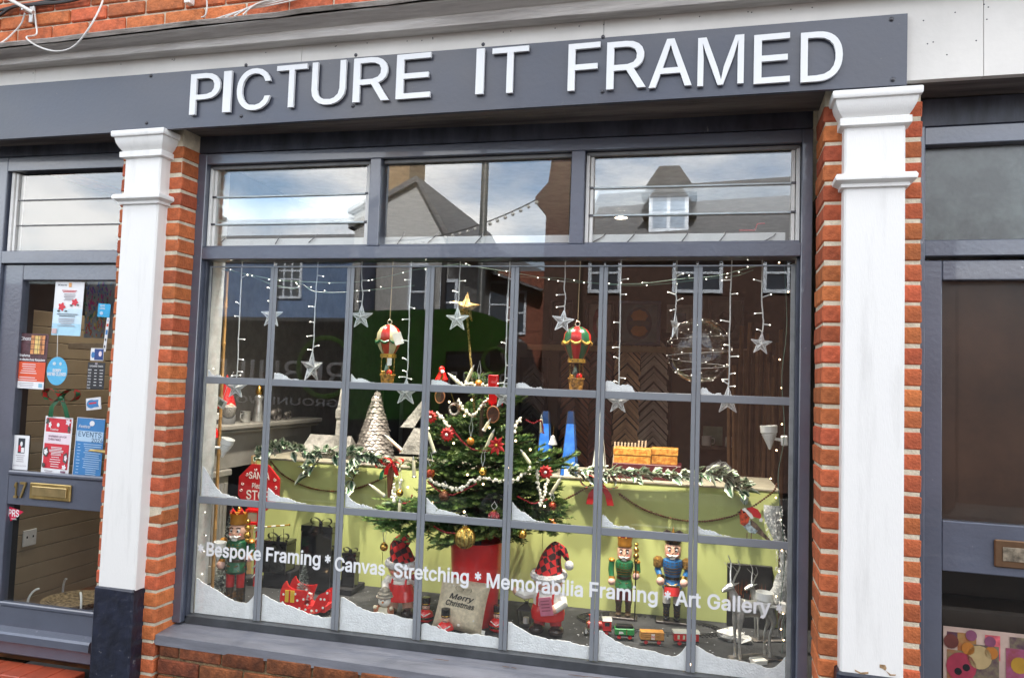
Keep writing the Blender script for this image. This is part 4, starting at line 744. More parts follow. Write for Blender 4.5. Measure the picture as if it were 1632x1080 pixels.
# ---------------------------------------------------------------- ceiling spotlights: the deeper one real, the rest added to brighten display and lobby
for px, py in ((956, 441),):
    p = at(px, py, 2.2); 
for i, (x, y) in enumerate(((.35, .36), (1.3, .36), (2.25, .36), (1.8, 2.3), (-.9, .8))):
    t = thing('downlight', ['lit ceiling spotlight over the fireplace end of the display', 'lit ceiling spotlight over the middle of the display', 'lit ceiling spotlight over the reindeer end of the display', 'lit ceiling spotlight deeper in the shop', 'lit ceiling spotlight in the lobby behind the numbered door'][i], 'spotlight', (x, y, 2.95))
    g = G(); g.lathe([(.055, 0), (.055, -.03), (.045, -.03), (.042, -.012), (.0001, -.012)], 14); part(t, 'bezel', g, wplast); g = G(); g.lathe([(.04, -.018), (.0001, -.02)], 12); part(t, 'lens', g, M('lit lens', (1, .9, .75), .3, emit=14, ecol=(1, .86, .68)))
    ld = bpy.data.lights.new('downlight_lamp', 'SPOT'); ld.energy = (105, 105, 105, 40, 22)[i]; ld.spot_size = radians(78); ld.spot_blend = 1; ld.color = (1, .91, .78); ld.shadow_soft_size = .05; lo_ = link('downlight_lamp', ld, t, (0, 0, -.045), (radians(13) if i < 3 else 0, 0, 0))
# ---------------------------------------------------------------- fireplace against the left wall
greyp = M('grey mantel paint', (.30, .285, .255), .55, var=.1, sc=5, bump=.15)
FX = -.455; t = thing('fireplace', 'pale grey fluted fireplace surround with a mantel shelf', 'fireplace', (FX, 1.1, FZ)); MZ = 1.393
def fp(name, x0, x1, y0, y1, z0, z1, m=greyp, ch=.003, par=None): g = G(); g.box(x0, x1, y0-1.1, y1-1.1, z0-FZ, z1-FZ, ch); return part(par or t, name, g, m)
y0, y1 = .56, 1.82
fp('mantel_shelf', .0, .19, y0-.02, y1+.02, MZ-.03, MZ, ch=.006); fp('shelf_moulding', .0, .172, y0, y1, MZ-.052, MZ-.031, ch=.006)
fp('frieze', .0, .13, y0+.03, y1-.03, MZ-.26, MZ-.053); fp('back_panel', .0, .04, y0+.02, y1-.02, FZ, MZ-.261, black)
for k in range(4): g = G(); g.box(.1305, .136, .35, .62, -.004, .004, .001); part(t, 'reed', g, greyp, loc=(0, -.15, MZ-.12-k*.022-FZ))
for ya in (y0+.04, y1-.27):
    pl = fp('pilaster', .04, .14, ya, ya+.2, FZ+.02, MZ-.30); fp('pilaster_capital', .04, .155, ya-.012, ya+.212, MZ-.299, MZ-.262, ch=.005)
    for k in range(5): g = G(); g.tube([(.142, ya+.03+k*.035-1.1, .08), (.142, ya+.03+k*.035-1.1, MZ-.34-FZ)], .0105, 6); part(pl, 'flute', g, greyp)
    fp('pilaster_foot', .04, .152, ya-.008, ya+.208, FZ, FZ+.10, ch=.004)
# things on the mantel
def mant(px, py): p = atz(px, py, MZ); return p
p = atx(358, 676, FX+.09); p.z = MZ+.001; t = thing('gnome', 'grey bearded gnome with a tall red hat on the mantel shelf', 'gnome', p, group=None); s = 1.0
g = G(); g.lathe([(.055, 0), (.062, .03), (.055, .07), (.03, .1)], 12); part(t, 'body', g, M('grey felt', (.2, .2, .2), .9)); g = G(); g.lathe([(.002, .0), (.04, .05), (.048, .09), (.03, .105)], 10); part(t, 'beard', g, M('grey beard', (.5, .47, .43), .95, bump=1, bsc=200), loc=(.03, -.02, .01)); g = G(); g.ball((.055, -.03, .108), .016, 8); part(t, 'nose', g, skin)
g = G(); g.lathe([(.062, .09), (.055, .12), (.03, .2), (.012, .27), (.001, .29)], 12); part(t, 'hat', g, redm)
p = atx(391, 668, FX+.1); p.z = MZ+.001; g = G(); g.lathe([(.028, 0), (.03, .004), (.029, .06), (.032, .068), (.027, .066), (.025, .01), (.001, .008)], 14); t = thing('tankard', 'small pewter tankard on the mantel shelf beside the gnome', 'tankard', p); part(t, 'cup', g, silver); g = G(); g.tube(smoothpts([(0, -.03, .055), (0, -.052, .05), (0, -.054, .025), (0, -.03, .012)], 4), .004, 5); part(t, 'handle', g, silver)
p = atx(411, 669, FX+.12); p.z = MZ+.001; t = thing('figurine', 'slim silver robed figurine on the mantel shelf', 'figurine', p); g = G(); g.lathe([(.03, 0), (.034, .01), (.024, .08), (.02, .13), (.026, .155), (.012, .175), (.018, .19), (.016, .21), (.001, .225)], 12); part(t, 'robe', g, silver); g = G(); g.lathe([(.022, .17), (.026, .19), (.02, .215), (.001, .235)], 10, sx=.9); part(t, 'hood', g, gold)
for i, (px, py, s) in enumerate(((437, 663, 1.0), (457, 662, .7))):
    p = atx(px, py, FX+.1); p.z = MZ+.001; t = thing('elephant_ornament', ['larger silver elephant ornament on the mantel shelf', 'smaller silver elephant ornament near the far end of the mantel shelf'][i], 'ornament', p, pi/2); g = G(); g.ball((0, 0, .045), .032, 10, (1.3, .8, .9)); part(t, 'body', g, silverp, sc=s); g = G(); g.ball((.05, 0, .058), .02, 8); g.tube(smoothpts([(.062, 0, .055), (.078, 0, .035), (.074, 0, .012), (.084, 0, .004)], 3), [.009]*7+[.008]*2+[.006], 6); part(t, 'head', g, silverp, sc=s)
    for lx in (-.025, .02):
        for ly in (-.015, .015): g = G(); g.lathe([(.01, 0), (.009, .03)], 7, (lx, ly, 0)); part(t, 'leg', g, silverp, sc=s)
# white tracks with cone spotlights at both ends, pole
trk = M('track grey white', (.55, .57, .56), .5)
def track(label, pxt, pyt, pxb, pyb, Y, w_=.022):
    a = at(pxt, pyt, Y); b = at(pxb, pyb, Y); g = G(); g.box(-w_/2, w_/2, 0, .02, 0, a.z-b.z, .002); return solo('lighting_track', g, trk, label, 'track', ((a.x+b.x)/2, Y, b.z))
track('pale upright lighting track standing just inside the window beside the fireplace', 334, 632, 322, 965, .2); track('pale upright lighting track just inside the window beside the reindeer', 1266, 420, 1258, 1062, .13, .018)
cone = M('white enamel', (.75, .75, .72), .4, var=.08)
def conelamp(label, ptop, pbot, parm, Y, up=True, r=.034):
    a = at(*ptop, Y); b = at(*pbot, Y); d = a-b; Ln = d.length; q = d.to_track_quat('Z', 'Y'); t = thing('spotlight', label, 'spotlight', b, group='unlit white cone spotlights'); t.rotation_euler = q.to_euler()
    g = G(); g.lathe([(.004, 0), (r*.45, Ln*.3), (r*.85, Ln*.68), (r*.97, Ln*.72), (r, Ln), (r*.93, Ln), (r*.9, Ln*.75), (r*.3, Ln*.3)], 16); part(t, 'shade', g, cone, ang=25)
    for k in range(4): g = G(); g.lathe([(r*(.5+k*.09)+.0012, 0), (r*(.5+k*.09)+.0035, .003), (r*(.53+k*.09)+.0012, .006)], 14); part(t, 'rib', g, cone, loc=(0, 0, Ln*(.36+k*.075)))
    e = at(*parm, Y); g = G(); m_ = b.lerp(a, .5); iv = t.rotation_euler.to_matrix().inverted(); g.tube([iv @ (m_-b), iv @ (e-b)], .007, 6); part(t, 'arm', g, cone)
    g = G(); g.box(-.016, .016, -.014, .014, -.022, .022, .004); part(t, 'clamp', g, cone, loc=iv @ (e-b)); return t
conelamp('white cone spotlight beside the red octagonal sign', (364, 699), (354, 728), (332, 712), .22, r=.033)
conelamp('white cone spotlight beside the crowned nutcracker holding a gold staff', (351, 863), (347, 892), (324, 878), .22, r=.031)
conelamp('white ribbed cone spotlight beside the hanging brown mouldings', (1225, 678), (1227, 716), (1250, 702), .35, r=.037)
conelamp('white cone spotlight just above the two silver reindeer', (1219, 943), (1216, 985), (1247, 968), .22, r=.037)
t = thing('pole', 'thin bamboo pole standing upright just inside the window', 'pole', at(337, 962, .26)); H = at(362, 432, .26).z-t.location.z; g = G(); n = 9
dx = at(362, 432, .26).x-t.location.x
for k in range(n): z0 = H*k/n; z1 = H*(k+1)/n; g.tube([(dx*k/n, 0, z0), (dx*(k+.06)/n, 0, z0+.01), (dx*(k+.95)/n, 0, z1-.01), (dx*(k+1)/n, 0, z1)], [.0105, .0085, .0085, .0105], 7, cap=False)
part(t, 'cane', g, M('bamboo', (.50, .28, .09), .4, var=.25, sc=12))
p = at(352, 655, .24); t = thing('bell_ornament', 'red bell ornament hanging below a paper tag by the bamboo pole', 'ornament', at(343, 697, .24)); g = G(); g.lathe([(.015, 0), (.013, .02), (.009, .04), (.004, .047)], 10); part(t, 'bell', g, red); g = G(); g.tube([(0, 0, .045), (.003, 0, .15), (.01, 0, .22)], .0015, 4); part(t, 'cord', g, gold); g = G(); g.box(-.012, .012, -.006, .006, .09, .125, .004); part(t, 'snowman', g, wht)
p = at(352, 642, .23); g = G(); g.box(-.03, .03, 0, .001, -.022, .022); t = solo('tag', g, M('tag paper', (.6, .6, .55), .7), 'tilted paper tag hanging on a cord by the bamboo pole', 'tag', p, smooth=False, rot=(0, radians(28), 0)); g = G(); g.box(-.013, .013, -.0008, -.0002, -.013, .013); part(t, 'print', g, M('tag print', (.14, .17, .13), .7)); g = G(); g.tube([(0, .001, .02), (-.02, .001, .12), (-.02, .001, .17)], .0012, 4); part(t, 'cord', g, clearw)
# ---------------------------------------------------------------- holly garlands, bows and bead swags along the board
leafg = M('holly green', (.06, .14, .07), .4, var=.3, sc=30, objvar=.2); leafc = M('holly cream', (.60, .66, .53), .45, var=.12, sc=40, objvar=.15)
def leafmesh(L_, W):
    g = G(); n = 6; row = []
    for i in range(n+1):
        s = i/n; wd = W*sin(pi*min(s*1.05, 1))**.7*(1 if i % 2 else .72)+.001; zc_ = .12*L_*sin(s*3)
        row.append([(s*L_, -wd, zc_+wd*.25), (s*L_, -wd*.45, zc_-.001), (s*L_, 0, zc_-.003), (s*L_, wd*.45, zc_-.001), (s*L_, wd, zc_+wd*.25)])
    g.v = [p for r in row for p in r]
    for i in range(n):
        for k in range(4): g.f.append((i*5+k, (i+1)*5+k, (i+1)*5+k+1, i*5+k+1)); g.m.append(1 if k in (0, 3) else 0)
    return g.mesh('leaf', [leafg, leafc], True, 60)
LM = [leafmesh(.072, .021), leafmesh(.06, .019), leafmesh(.082, .023)]
def garland(label, pts, n, Y=BY-.03):
    P = smoothpts([at(x, y, Y) for x, y in pts], 8); o = P[0].copy(); t = thing('garland', label, 'garland', o)
    part(t, 'stem', G().tube([p-o for p in P], .004, 5), M('stem brown', (.12, .09, .05), .8))
    for i in range(n):
        s = i/n*(len(P)-2); k = int(s); p = P[k].lerp(P[k+1], s-k); d = (P[k+1]-P[k]).normalized()
        a = U(-1.2, 1.2); dirv = V((d.x*.7+U(-.5, .5), -abs(U(.15, .9)), U(-.75, .75))).normalized()
        q = dirv.to_track_quat('X', 'Z'); e = (q.to_matrix() @ Matrix.Rotation(U(-.9, .9), 3, 'X')).to_euler()
        part(t, 'leaf', R.choice(LM), None, loc=p-o+V((U(-.012, .012), -.01, U(-.012, .015))), rot=e, sc=U(.75, 1.15))
    return t
garland('variegated holly garland on the green board left of the fir tree', [(408, 728), (440, 712), (500, 722), (560, 725), (600, 735), (632, 748)], 150)
for pts in ([(505, 728), (500, 742), (490, 755)], [(575, 732), (568, 752), (560, 775)]): pass
garland('variegated holly garland on the green board below the gold boxes', [(905, 750), (960, 752), (1010, 756), (1075, 757), (1130, 755), (1160, 765), (1188, 790)], 165)
garland('short drooping holly sprig hanging below the white church model', [(512, 726), (500, 742), (487, 756)], 16)
garland('short holly sprig hanging below the silver fir cone tree', [(560, 735), (566, 752), (556, 778)], 16)
def ribbonloop(c, r, w_, a0, squash=.6, n=14, tilt=0):
    g = G(); P = []
    for k in range(n+1):
        a = -pi+2*pi*k/n; x = r*(1+cos(a))*.9; z = r*squash*sin(a)*(.5+.5*abs(cos(a/2)))
        X_, Z_ = x*cos(a0)-z*sin(a0), x*sin(a0)+z*cos(a0)
        for y in (-w_/2, w_/2): P.append((c[0]+X_, c[1]+y+tilt*x, c[2]+Z_))
    g.v = P; g.f = [(2*k, 2*k+2, 2*k+3, 2*k+1) for k in range(n)]; g.m = [0]*n; return g
tartan = checker('tartan ribbon', (.42, .02, .02), (.015, .12, .05), 38, .5)
def bow(name, label, p, r, mats, cat='bow', tails=True, wd=.03):
    t = thing(name, label, cat, p)
    for a in (0.25, pi-.25): part(t, 'loop', ribbonloop((0, 0, 0), r, wd, a), mats[0])
    g = G(); g.ball((0, 0, 0), r*.3, 8, (1, 1, 1)); part(t, 'knot', g, mats[-1])
    if tails:
        for s in (-1, 1): g = G(); pts = [(s*.1*r, -.004, 0), (s*.7*r, -.012, -r*.8), (s*.9*r, -.004, -r*1.7)]; g.v = [(x+d*wd*.35, y, z) for x, y, z in pts for d in (-1, 1)]; g.f = [(0, 1, 3, 2), (2, 3, 5, 4)]; g.m = [0, 0]; part(t, 'tail', g, mats[-1])
    return t
bow('bow', 'green and red ribbon bow on the garland beside the fir cone tree', at(618, 744, BY-.07), .042, [tartan, greend])
bow('bow', 'large red and green wired ribbon bow in the middle of the board', at(957, 772, BY-.07), .062, [tartan, redm], wd=.05)
g = G()
beadm = M('bronze bead', (.16, .06, .025), .3, .4)
def swag(name, label, pts, Y, r, mat, cat, step, jitter=0., Yf_=None):
    P = smoothpts([at(x, y, Yf_(x, y) if Yf_ else Y) for x, y in pts], 10); o = P[0].copy(); t = thing(name, label, cat, o); part(t, 'string', G().tube([p-o for p in P], r*.25, 4), mat); g = G(); acc = 0
    for a, b in zip(P, P[1:]):
        d = (b-a).length; acc += d
        while acc > step: acc -= step; c = b.lerp(a, acc/max(d, 1e-6)); g.ball(c-o+V((U(-jitter, jitter), U(-jitter, jitter), U(-jitter, jitter))), r*U(.85, 1.15), 6, rows=4)
    stuff(t, 'beads', g, mat); return t
swag('bead_swag', 'bronze bead swag draped across the green board below the church model', [(430, 733), (450, 755), (485, 774), (525, 782), (560, 780), (600, 766), (640, 748)], BY-.02, .0062, beadm, 'bead garland', .0125)
swag('bead_swag', 'bronze bead swag draped right of the big ribbon bow', [(985, 785), (1020, 808), (1060, 823), (1100, 830), (1140, 828), (1185, 815), (1230, 785), (1238, 770)], BY-.02, .0062, beadm, 'bead garland', .0125)
swag('bead_swag', 'short bronze bead swag between the fir tree and the big ribbon bow', [(890, 800), (915, 788), (945, 770)], BY-.02, .0062, beadm, 'bead garland', .0125)
# ---------------------------------------------------------------- on the ledge behind the board
SZ = BZ+.001
def led(px, Y): p = at(px, 700, Y); return V((p.x, Y, SZ))
# white church
p = led(527, 1.1); t = thing('church_model', 'whitewashed wooden church model with a spire', 'church model', p); k = mpp(p); rough = M('chalky white wood', (.36, .345, .315), .85, var=.3, sc=14, bump=.6, bsc=50)
zz = lambda py, Y=1.1, x=None: zof(p.x if x is None else x, Y, py)-SZ
X_ = lambda px: at(px, 680, 1.1).x-p.x
g = G(); g.box(X_(487), X_(560), -.03, .12, 0, zz(716), .004); nv = part(t, 'nave', g, rough); g = G(); g.prism([(X_(484), zz(715)), (X_(525), zz(692)+.0), (X_(528), zz(692)), (X_(563), zz(716))], -.04, .13); 
g = G(); g.add([(X_(484), -.05, zz(722)), (X_(562), -.05, zz(722)), (X_(556), .045, zz(694)), (X_(490), .045, zz(694)), (X_(484), .14, zz(722)), (X_(562), .14, zz(722))], [(0, 1, 2, 3), (3, 2, 5, 4), (0, 3, 4), (1, 5, 2)]); part(t, 'roof', g, rough, smooth=False)
g = G(); g.lathe([(.035, zz(722)), (.048, zz(722)), (.03, zz(690)), (.026, zz(668)), (.034, zz(664)), (.034, zz(652)), (.024, zz(648)), (.004, zz(612)), (.001, zz(608))], 4, (X_(546), -.03, 0), pi/4); part(t, 'spire', g, rough, smooth=False)
# silver fir cone tree
p = led(598, 1.05); t = thing('cone_tree', 'tall silver ornament tree shaped like a fir cone', 'ornament tree', p); H = zof(p.x, 1.05, 622)-SZ; r0 = 28*mpp(p); g = G(); n = 24
g.lathe([(r0*.8, 0), (r0*.85, H*.1), (r0*.3, H*.85), (.001, H)], 10); part(t, 'core', g, silverp)
sm = G(); sm.add([(-.011, 0, 0), (.011, 0, 0), (.012, -.006, -.012), (0, -.012, -.019), (-.012, -.006, -.012), (0, -.004, -.004)], [(0, 5, 1), (1, 5, 2), (2, 5, 3), (3, 5, 4), (4, 5, 0)]); sm = sm.mesh('scale', silverp, True, 20)
cnt = 0
for i in range(n):
    s = i/(n-1); rr = r0*(1-s)**.85*1.02+.006; m_ = max(5, int(2*pi*rr/.0235))
    for j in range(m_):
        a = 2*pi*(j+(i % 2)*.5)/m_
        if sin(a) > .3 or cnt > 295: continue
        cnt += 1; part(t, 'scale', sm, None, loc=(rr*cos(a), rr*sin(a), .02+s*(H-.03)), rot=(U(-.12, .12)-.12, U(-.15, .15), a+pi/2), sc=(1.75-.5*s)*U(.85, 1.1))
# white wooden fir tree silhouette
p = led(657, 1.0); t = thing('wooden_tree', 'white painted wooden fir tree of stacked boards', 'ornament tree', p); g = G(); q = lambda px, py: (at(px, py, 1.0).x-p.x, at(px, py, 1.0).z-SZ)
for a, b in (((640, 680), (672, 641)), ((638, 722), (672, 664))): g = G(); g.prism([q(*a), q(a[0]+36, a[1]+2), q(b[0]+8, b[1]), q(*b)], -.02, .02); part(t, 'board', g, rough, smooth=False)
g = G(); g.tube([(.05, 0, 0), (.05, 0, q(684, 640)[1])], .007, 6); part(t, 'stem', g, rough)
# blue glass pyramids with card, white pyramid
bluep = M('blue mottled glass', (.015, .09, .40), .18, var=.5, sc=18, col2=(.05, .19, .52), coat=.5)
def pyramid(label, px, pyb, pyt, hw, Y, m, cap=None, card=False):
    p = led(px, Y); t = thing('pyramid', label, 'ornament', p); H = zof(p.x, Y, pyt)-SZ; r = hw*mpp(p)*1.3; g = G(); f = .8 if cap else 1
    tw = r*.36 if cap else .002
    g.lathe([(r, 0), (lerp(r, tw, f), H*f)], 4, a0=pi/4); part(t, 'body', g, m, smooth=False)
    if cap: g = G(); g.lathe([(lerp(r, tw, f)*1.01, H*f+.0005), (tw, H), ], 4, a0=pi/4); part(t, 'cap', g, cap, smooth=False)
    for s in (-1, 1): g = G(); g.tube([(s*r*.715, -r*.715, 0), (s*tw*.72, -tw*.72, H)], .0025, 4); part(t, 'lead_edge', g, black)
    if card: g = G(); g.box(-.02, .02, -r*.72-.012, -r*.72-.01, 0, .037); part(t, 'card', g, wht, smooth=False)
pyramid('blue glass pyramid half hidden by the fir tree branch tips', 869, 740, 655, 14, 1.02, bluep, M('navy glass', (.01, .03, .09), .2)); pyramid('blue glass pyramid with a small white card at its foot', 909, 748, 655, 14, .99, bluep, M('navy glass', 0), True); pyramid('slim plain white pyramid behind the glazing bar', 956, 750, 650, 13, 1.0, M('ivory', (.62, .64, .56), .5))
# gold gift boxes on a burgundy box
goldw = M('gold spotted paper', (.48, .24, .045), .45, var=.5, sc=42, col2=(.40, .15, .02), lo=.48, hi=.52)
for i, (a, b, yb, yt_, Y) in enumerate(((978, 1037, 742, 716, 1.0), (1038, 1080, 742, 716, 1.06))):
    A = at(a, yb, Y); B = at(b, yt_, Y); t = thing('gift_box', ['gold spotted gift box nearer the white pyramid', 'gold spotted gift box further from the white pyramid'][i], 'gift box', ((A.x+B.x)/2, Y, A.z)); w2 = (B.x-A.x)/2; g = G(); h = B.z-A.z
    g.box(-w2, w2, 0, .12, 0, h*.62, .002); part(t, 'box', g, goldw); g = G(); g.box(-w2-.003, w2+.003, -.003, .123, h*.62+.001, h, .002); part(t, 'lid', g, goldw)
A = at(976, 758, .99); B = at(1086, 742.5, .99); g = G(); g.box(-(B.x-A.x)/2, (B.x-A.x)/2, 0, .2, 0, B.z-SZ-.001, .003); solo('box', g, M('burgundy card', (.07, .006, .012), .4), 'flat burgundy box under the two gold gift boxes', 'box', ((A.x+B.x)/2, .985, SZ))
t = thing('slat_rack', 'pale wooden slatted rack behind the gold gift boxes', 'rack', led(1005, 1.2)); o0 = V(t.location)
for k in range(10): z1 = zof(o0.x, 1.2, 705-(4 if k > 6 else 0)); g = G(); g.box(-.005, .005, 0, .008, 0, z1-SZ, .001); part(t, 'slat', g, M('pale ash', (.5, .38, .25), .6), loc=(at(977+k*5.4, 720, 1.2).x-o0.x, 0, 0), rot=(0, .06, 0))
# things on a dark wall shelf to the right
p = at(1140, 712, 3.29); t = thing('wall_shelf', 'dark little shelf on the back of the shop', 'shelf', p); g = G(); g.box(-.17, .22, 0, .2, -.02, 0, .002); part(t, 'board', g, M('shelf wood', (.09, .06, .045), .6))
for i, px in enumerate((1126, 1163)):
    q = at(px, 712, 3.36); t2 = thing('mug', ['printed white mug below the green card', 'printed white mug at the far end of the little dark shelf'][i], 'mug', (q.x, 3.38, p.z+.001)); g = G(); g.lathe([(.035, 0), (.04, .004), (.04, .08), (.037, .08), (.036, .01), (.001, .009)], 14); part(t2, 'cup', g, wht); g = G(); g.tube(smoothpts([(.038, 0, .065), (.062, 0, .06), (.062, 0, .025), (.038, 0, .018)], 4), .005, 5); part(t2, 'handle', g, wht)
q = at(1136, 706, 3.42); g = G(); g.box(-.08, .08, 0, .006, 0, .16, .001); solo('card', g, M('pale green card', (.24, .33, .24), .7), 'pale green card standing behind a mug', 'card', (q.x, 3.46, p.z+.001), smooth=False)
p = led(1146, 1.15); g = G(); g.ball((0, 0, .05), .055, 9, (1.3, .5, 1)); g.jit(.012); solo('stone_ornament', g, M('grey slate stone', (.12, .125, .13), .8, var=.3, sc=12, bump=.8), 'rough grey stone slab standing behind the holly garland', 'stone', p, smooth=False)
# ---------------------------------------------------------------- back of the shop: moulding samples and pictures
WY = 3.46
def chevron(w_, th, dep):
    g = G(); h = w_/2; d = th*1.414
    return g.prism([(-h, 0), (0, h), (h, 0), (h, d), (0, h+d), (-h, d)], -dep, 0)
cols = [((830, 866), 590, 745, (.05, .048, .05), 'charcoal'), ((893, 938), 560, 745, (.17, .06, .03), 'chestnut'), ((938, 974), 548, 745, (.10, .018, .018), 'oxblood'), ((977, 1018), 545, 745, (.48, .32, .19), 'oak'), ((1018, 1064), 545, 735, (.36, .31, .26), 'driftwood')]
for (xa, xb), yt_, yb, c, nm in cols:
    a = at(xa, 650, WY-.04); b = at(xb, 650, WY-.04); W_ = b.x-a.x; top = at(xa, yt_, WY-.04).z; bot = at(xa, yb, WY-.04).z; t = thing('moulding_display', 'column of %s picture frame corner samples on the back wall' % nm, 'frame samples', ((a.x+b.x)/2, WY, bot)); n = int((top-bot)/.047)
    g = G(); g.box(-W_/2-.03, W_/2+.03, -.004, .02, -.05, top-bot+.12); part(t, 'backing', g, M('sample backing', (.012, .013, .017), .8), smooth=False)
    for k in range(n):
        v = U(.55, 1.45); cc = tuple(min(1, x*v) for x in c); m = M('%s sample %d' % (nm, k % 6), cc, .4, var=.2, sc=12)
        g = chevron(W_*U(.9, 1.08), .026, .02+.012*(k % 2)); part(t, 'corner_sample', g, m, loc=(U(-.004, .004), -.006-.0004*k, k*.047), smooth=False)
def picture(label, x0, y0, x1, y1, Y, fm, mm, arts, fw=.03):
    a = at(x0, y1, Y); b = at(x1, y0, Y); w_, h = b.x-a.x, b.z-a.z; t = thing('picture', label, 'picture', ((a.x+b.x)/2, Y, a.z)); f = G()
    for q in ((-w_/2, w_/2, 0, fw), (-w_/2, w_/2, h-fw, h), (-w_/2, -w_/2+fw, fw+.0002, h-fw-.0002), (w_/2-fw, w_/2, fw+.0002, h-fw-.0002)): f.box(q[0], q[1], -.025, 0, q[2], q[3], .003)
    part(t, 'frame', f, fm); g = G(); g.box(-w_/2+fw*.9, w_/2-fw*.9, -.006, -.002, fw*.9, h-fw*.9); part(t, 'mount', g, mm, smooth=False)
    for i, (u, v, ru, rv, m, n_) in enumerate(arts): g = G(); g.prism([(ru*w_*cos(2*pi*k/n_+pi/4*(n_ == 4)), rv*h*sin(2*pi*k/n_+pi/4*(n_ == 4))) for k in range(n_)], -.0012, 0); part(t, 'print', g, m, loc=(u*w_, -.0075-.0014*i, v*h), smooth=False)
    return t
dkf = M('black frame', (.015, .014, .014), .4); nvf = M('navy frame', (.02, .045, .11), .4); mt1 = M('mount grey', (.28, .28, .27), .8)
picture('dark framed picture with a pale inset behind the second hot air balloon', 876, 478, 913, 548, WY-.05, dkf, M('dark mount', (.06, .065, .07), .5), [(.1, .62, .3, .22, M('brown inset', (.2, .13, .1), .8), 4)])
picture('black framed rosy painting on the back wall', 932, 480, 980, 550, WY-.05, dkf, M('rosy grey', (.25, .21, .21), .8), [(0, .5, .25, .36, M('rose blot', (.28, .08, .09), .8, var=.4, sc=6), 9), (.03, .48, .15, .2, M('pale blot', (.4, .36, .34), .8), 8)])
picture('navy framed round orange sunset print on the back wall', 984, 480, 1054, 550, WY-.05, nvf, M('teal mount', (.10, .15, .19), .7), [(0, .5, .3, .36, M('navy disc', (.015, .03, .07), .6), 16), (0, .66, .2, .14, M('sunset orange', (.42, .17, .05), .7), 8), (0, .33, .2, .13, M('sunset orange', 0), 8), (0, .5, .26, .07, M('dusk', (.06, .06, .07), .7), 8)])
picture('small pale framed landscape between the round sunset print and the clear balloon', 1062, 486, 1104, 530, WY-.05, M('ash frame', (.22, .21, .2), .6), mt1, [(0, .5, .36, .3, M('sea blue', (.06, .1, .14), .6), 4)])
picture('large dim framed print behind the clear balloon', 1128, 474, 1186, 548, WY-.05, M('dim frame', (.05, .05, .05), .5), M('dim mount', (.11, .11, .105), .8), [(0, .45, .3, .25, M('dim print', (.05, .05, .05), .7, var=.5, sc=9), 7)])
picture('dark picture hanging low on the back wall beside the silver fir cone tree', 570, 610, 645, 715, WY-.05, M('silver frame', (.14, .15, .14), .4), M('dark art', (.012, .013, .016), .4), [])
A = at(840, 555, WY-.12); B = at(1200, 548, WY-.12); g = G(); g.box(-(B.x-A.x)/2, (B.x-A.x)/2, 0, .1, -.05, 0, .002); solo('picture_rail', g, M('rail timber', (.30, .22, .14), .6), 'pale timber rail below the framed pictures on the back wall', 'rail', ((A.x+B.x)/2, WY-.12, (A.z+B.z)/2))
t = thing('moulding_rack', 'rack of tall brown frame mouldings standing on end', 'moulding rack', (at(1190, 760, 2.2).x, 2.2, .15)); o0 = V(t.location); zk = at(1190, 760, 2.2).z-.35
for k in range(34):
    x = at(1168+k*2.35, 700, 2.2).x-o0.x; h = U(.7, 1.25)+zk; g = G(); g.box(-.011, .011, -.012, .012, 0, h, .002); v = U(.35, 1.5); part(t, 'moulding', g, M('stick brown %d' % (k % 7), (.16*v, .085*v, .04*v), .5), loc=(x, U(-.12, .1), .001), rot=(U(-.02, .02), U(-.025, .025), U(0, 1)))
for k, (x, w_) in enumerate(((1.0, .5),)): pass
# ================================================================ the fir tree in its red tub
TX = at(748, 800, .5).x; TY = .50
tub = base(757, 990); TX = tub.x; 
t = thing('tub', 'tapering bright red tub holding the decorated fir tree', 'tub', (TX, TY, FZ)); H = zof(TX, TY-.1, 866)-FZ; r1 = 43*mpp((TX, TY, FZ)); r0_ = r1*.80
g = G(); g.lathe([(r0_*.96, 0), (r0_, .01), (lerp(r0_, r1, .9), H*.9), (r1*1.0, H*.93), (r1*1.0, H), (r1*.95, H), (r1*.92, H*.9), (r0_*.9, H*.85), (.001, H*.85)], 30); part(t, 'wall', g, M('tub red', (.74, .012, .012), .3, var=.05, coat=.2), ang=30)
g = G(); g.lathe([(r1*.9, H*.86), (.001, H*.9)], 16); g.jit(.006); part(t, 'soil', g, M('soil', (.02, .015, .012), .95))
needle = M('fir needles', (.048, .112, .028), .5, var=.3, sc=9, objvar=.45, spec=.35); needl2 = M('fir tips', (.145, .225, .055), .5, var=.2, sc=9, objvar=.3, spec=.35); bark = M('fir bark', (.10, .065, .035), .9, var=.3, sc=20)
TB = FZ+H*.88; TT = zof(TX, TY, 592)
t = thing('fir_tree', 'decorated green fir tree standing in the red tub', 'tree', (TX, TY, TB)); g = G(); g.lathe([(.024, -.02), (.02, .1), (.013, (TT-TB)*.6), (.004, TT-TB)], 8); part(t, 'trunk', g, bark)
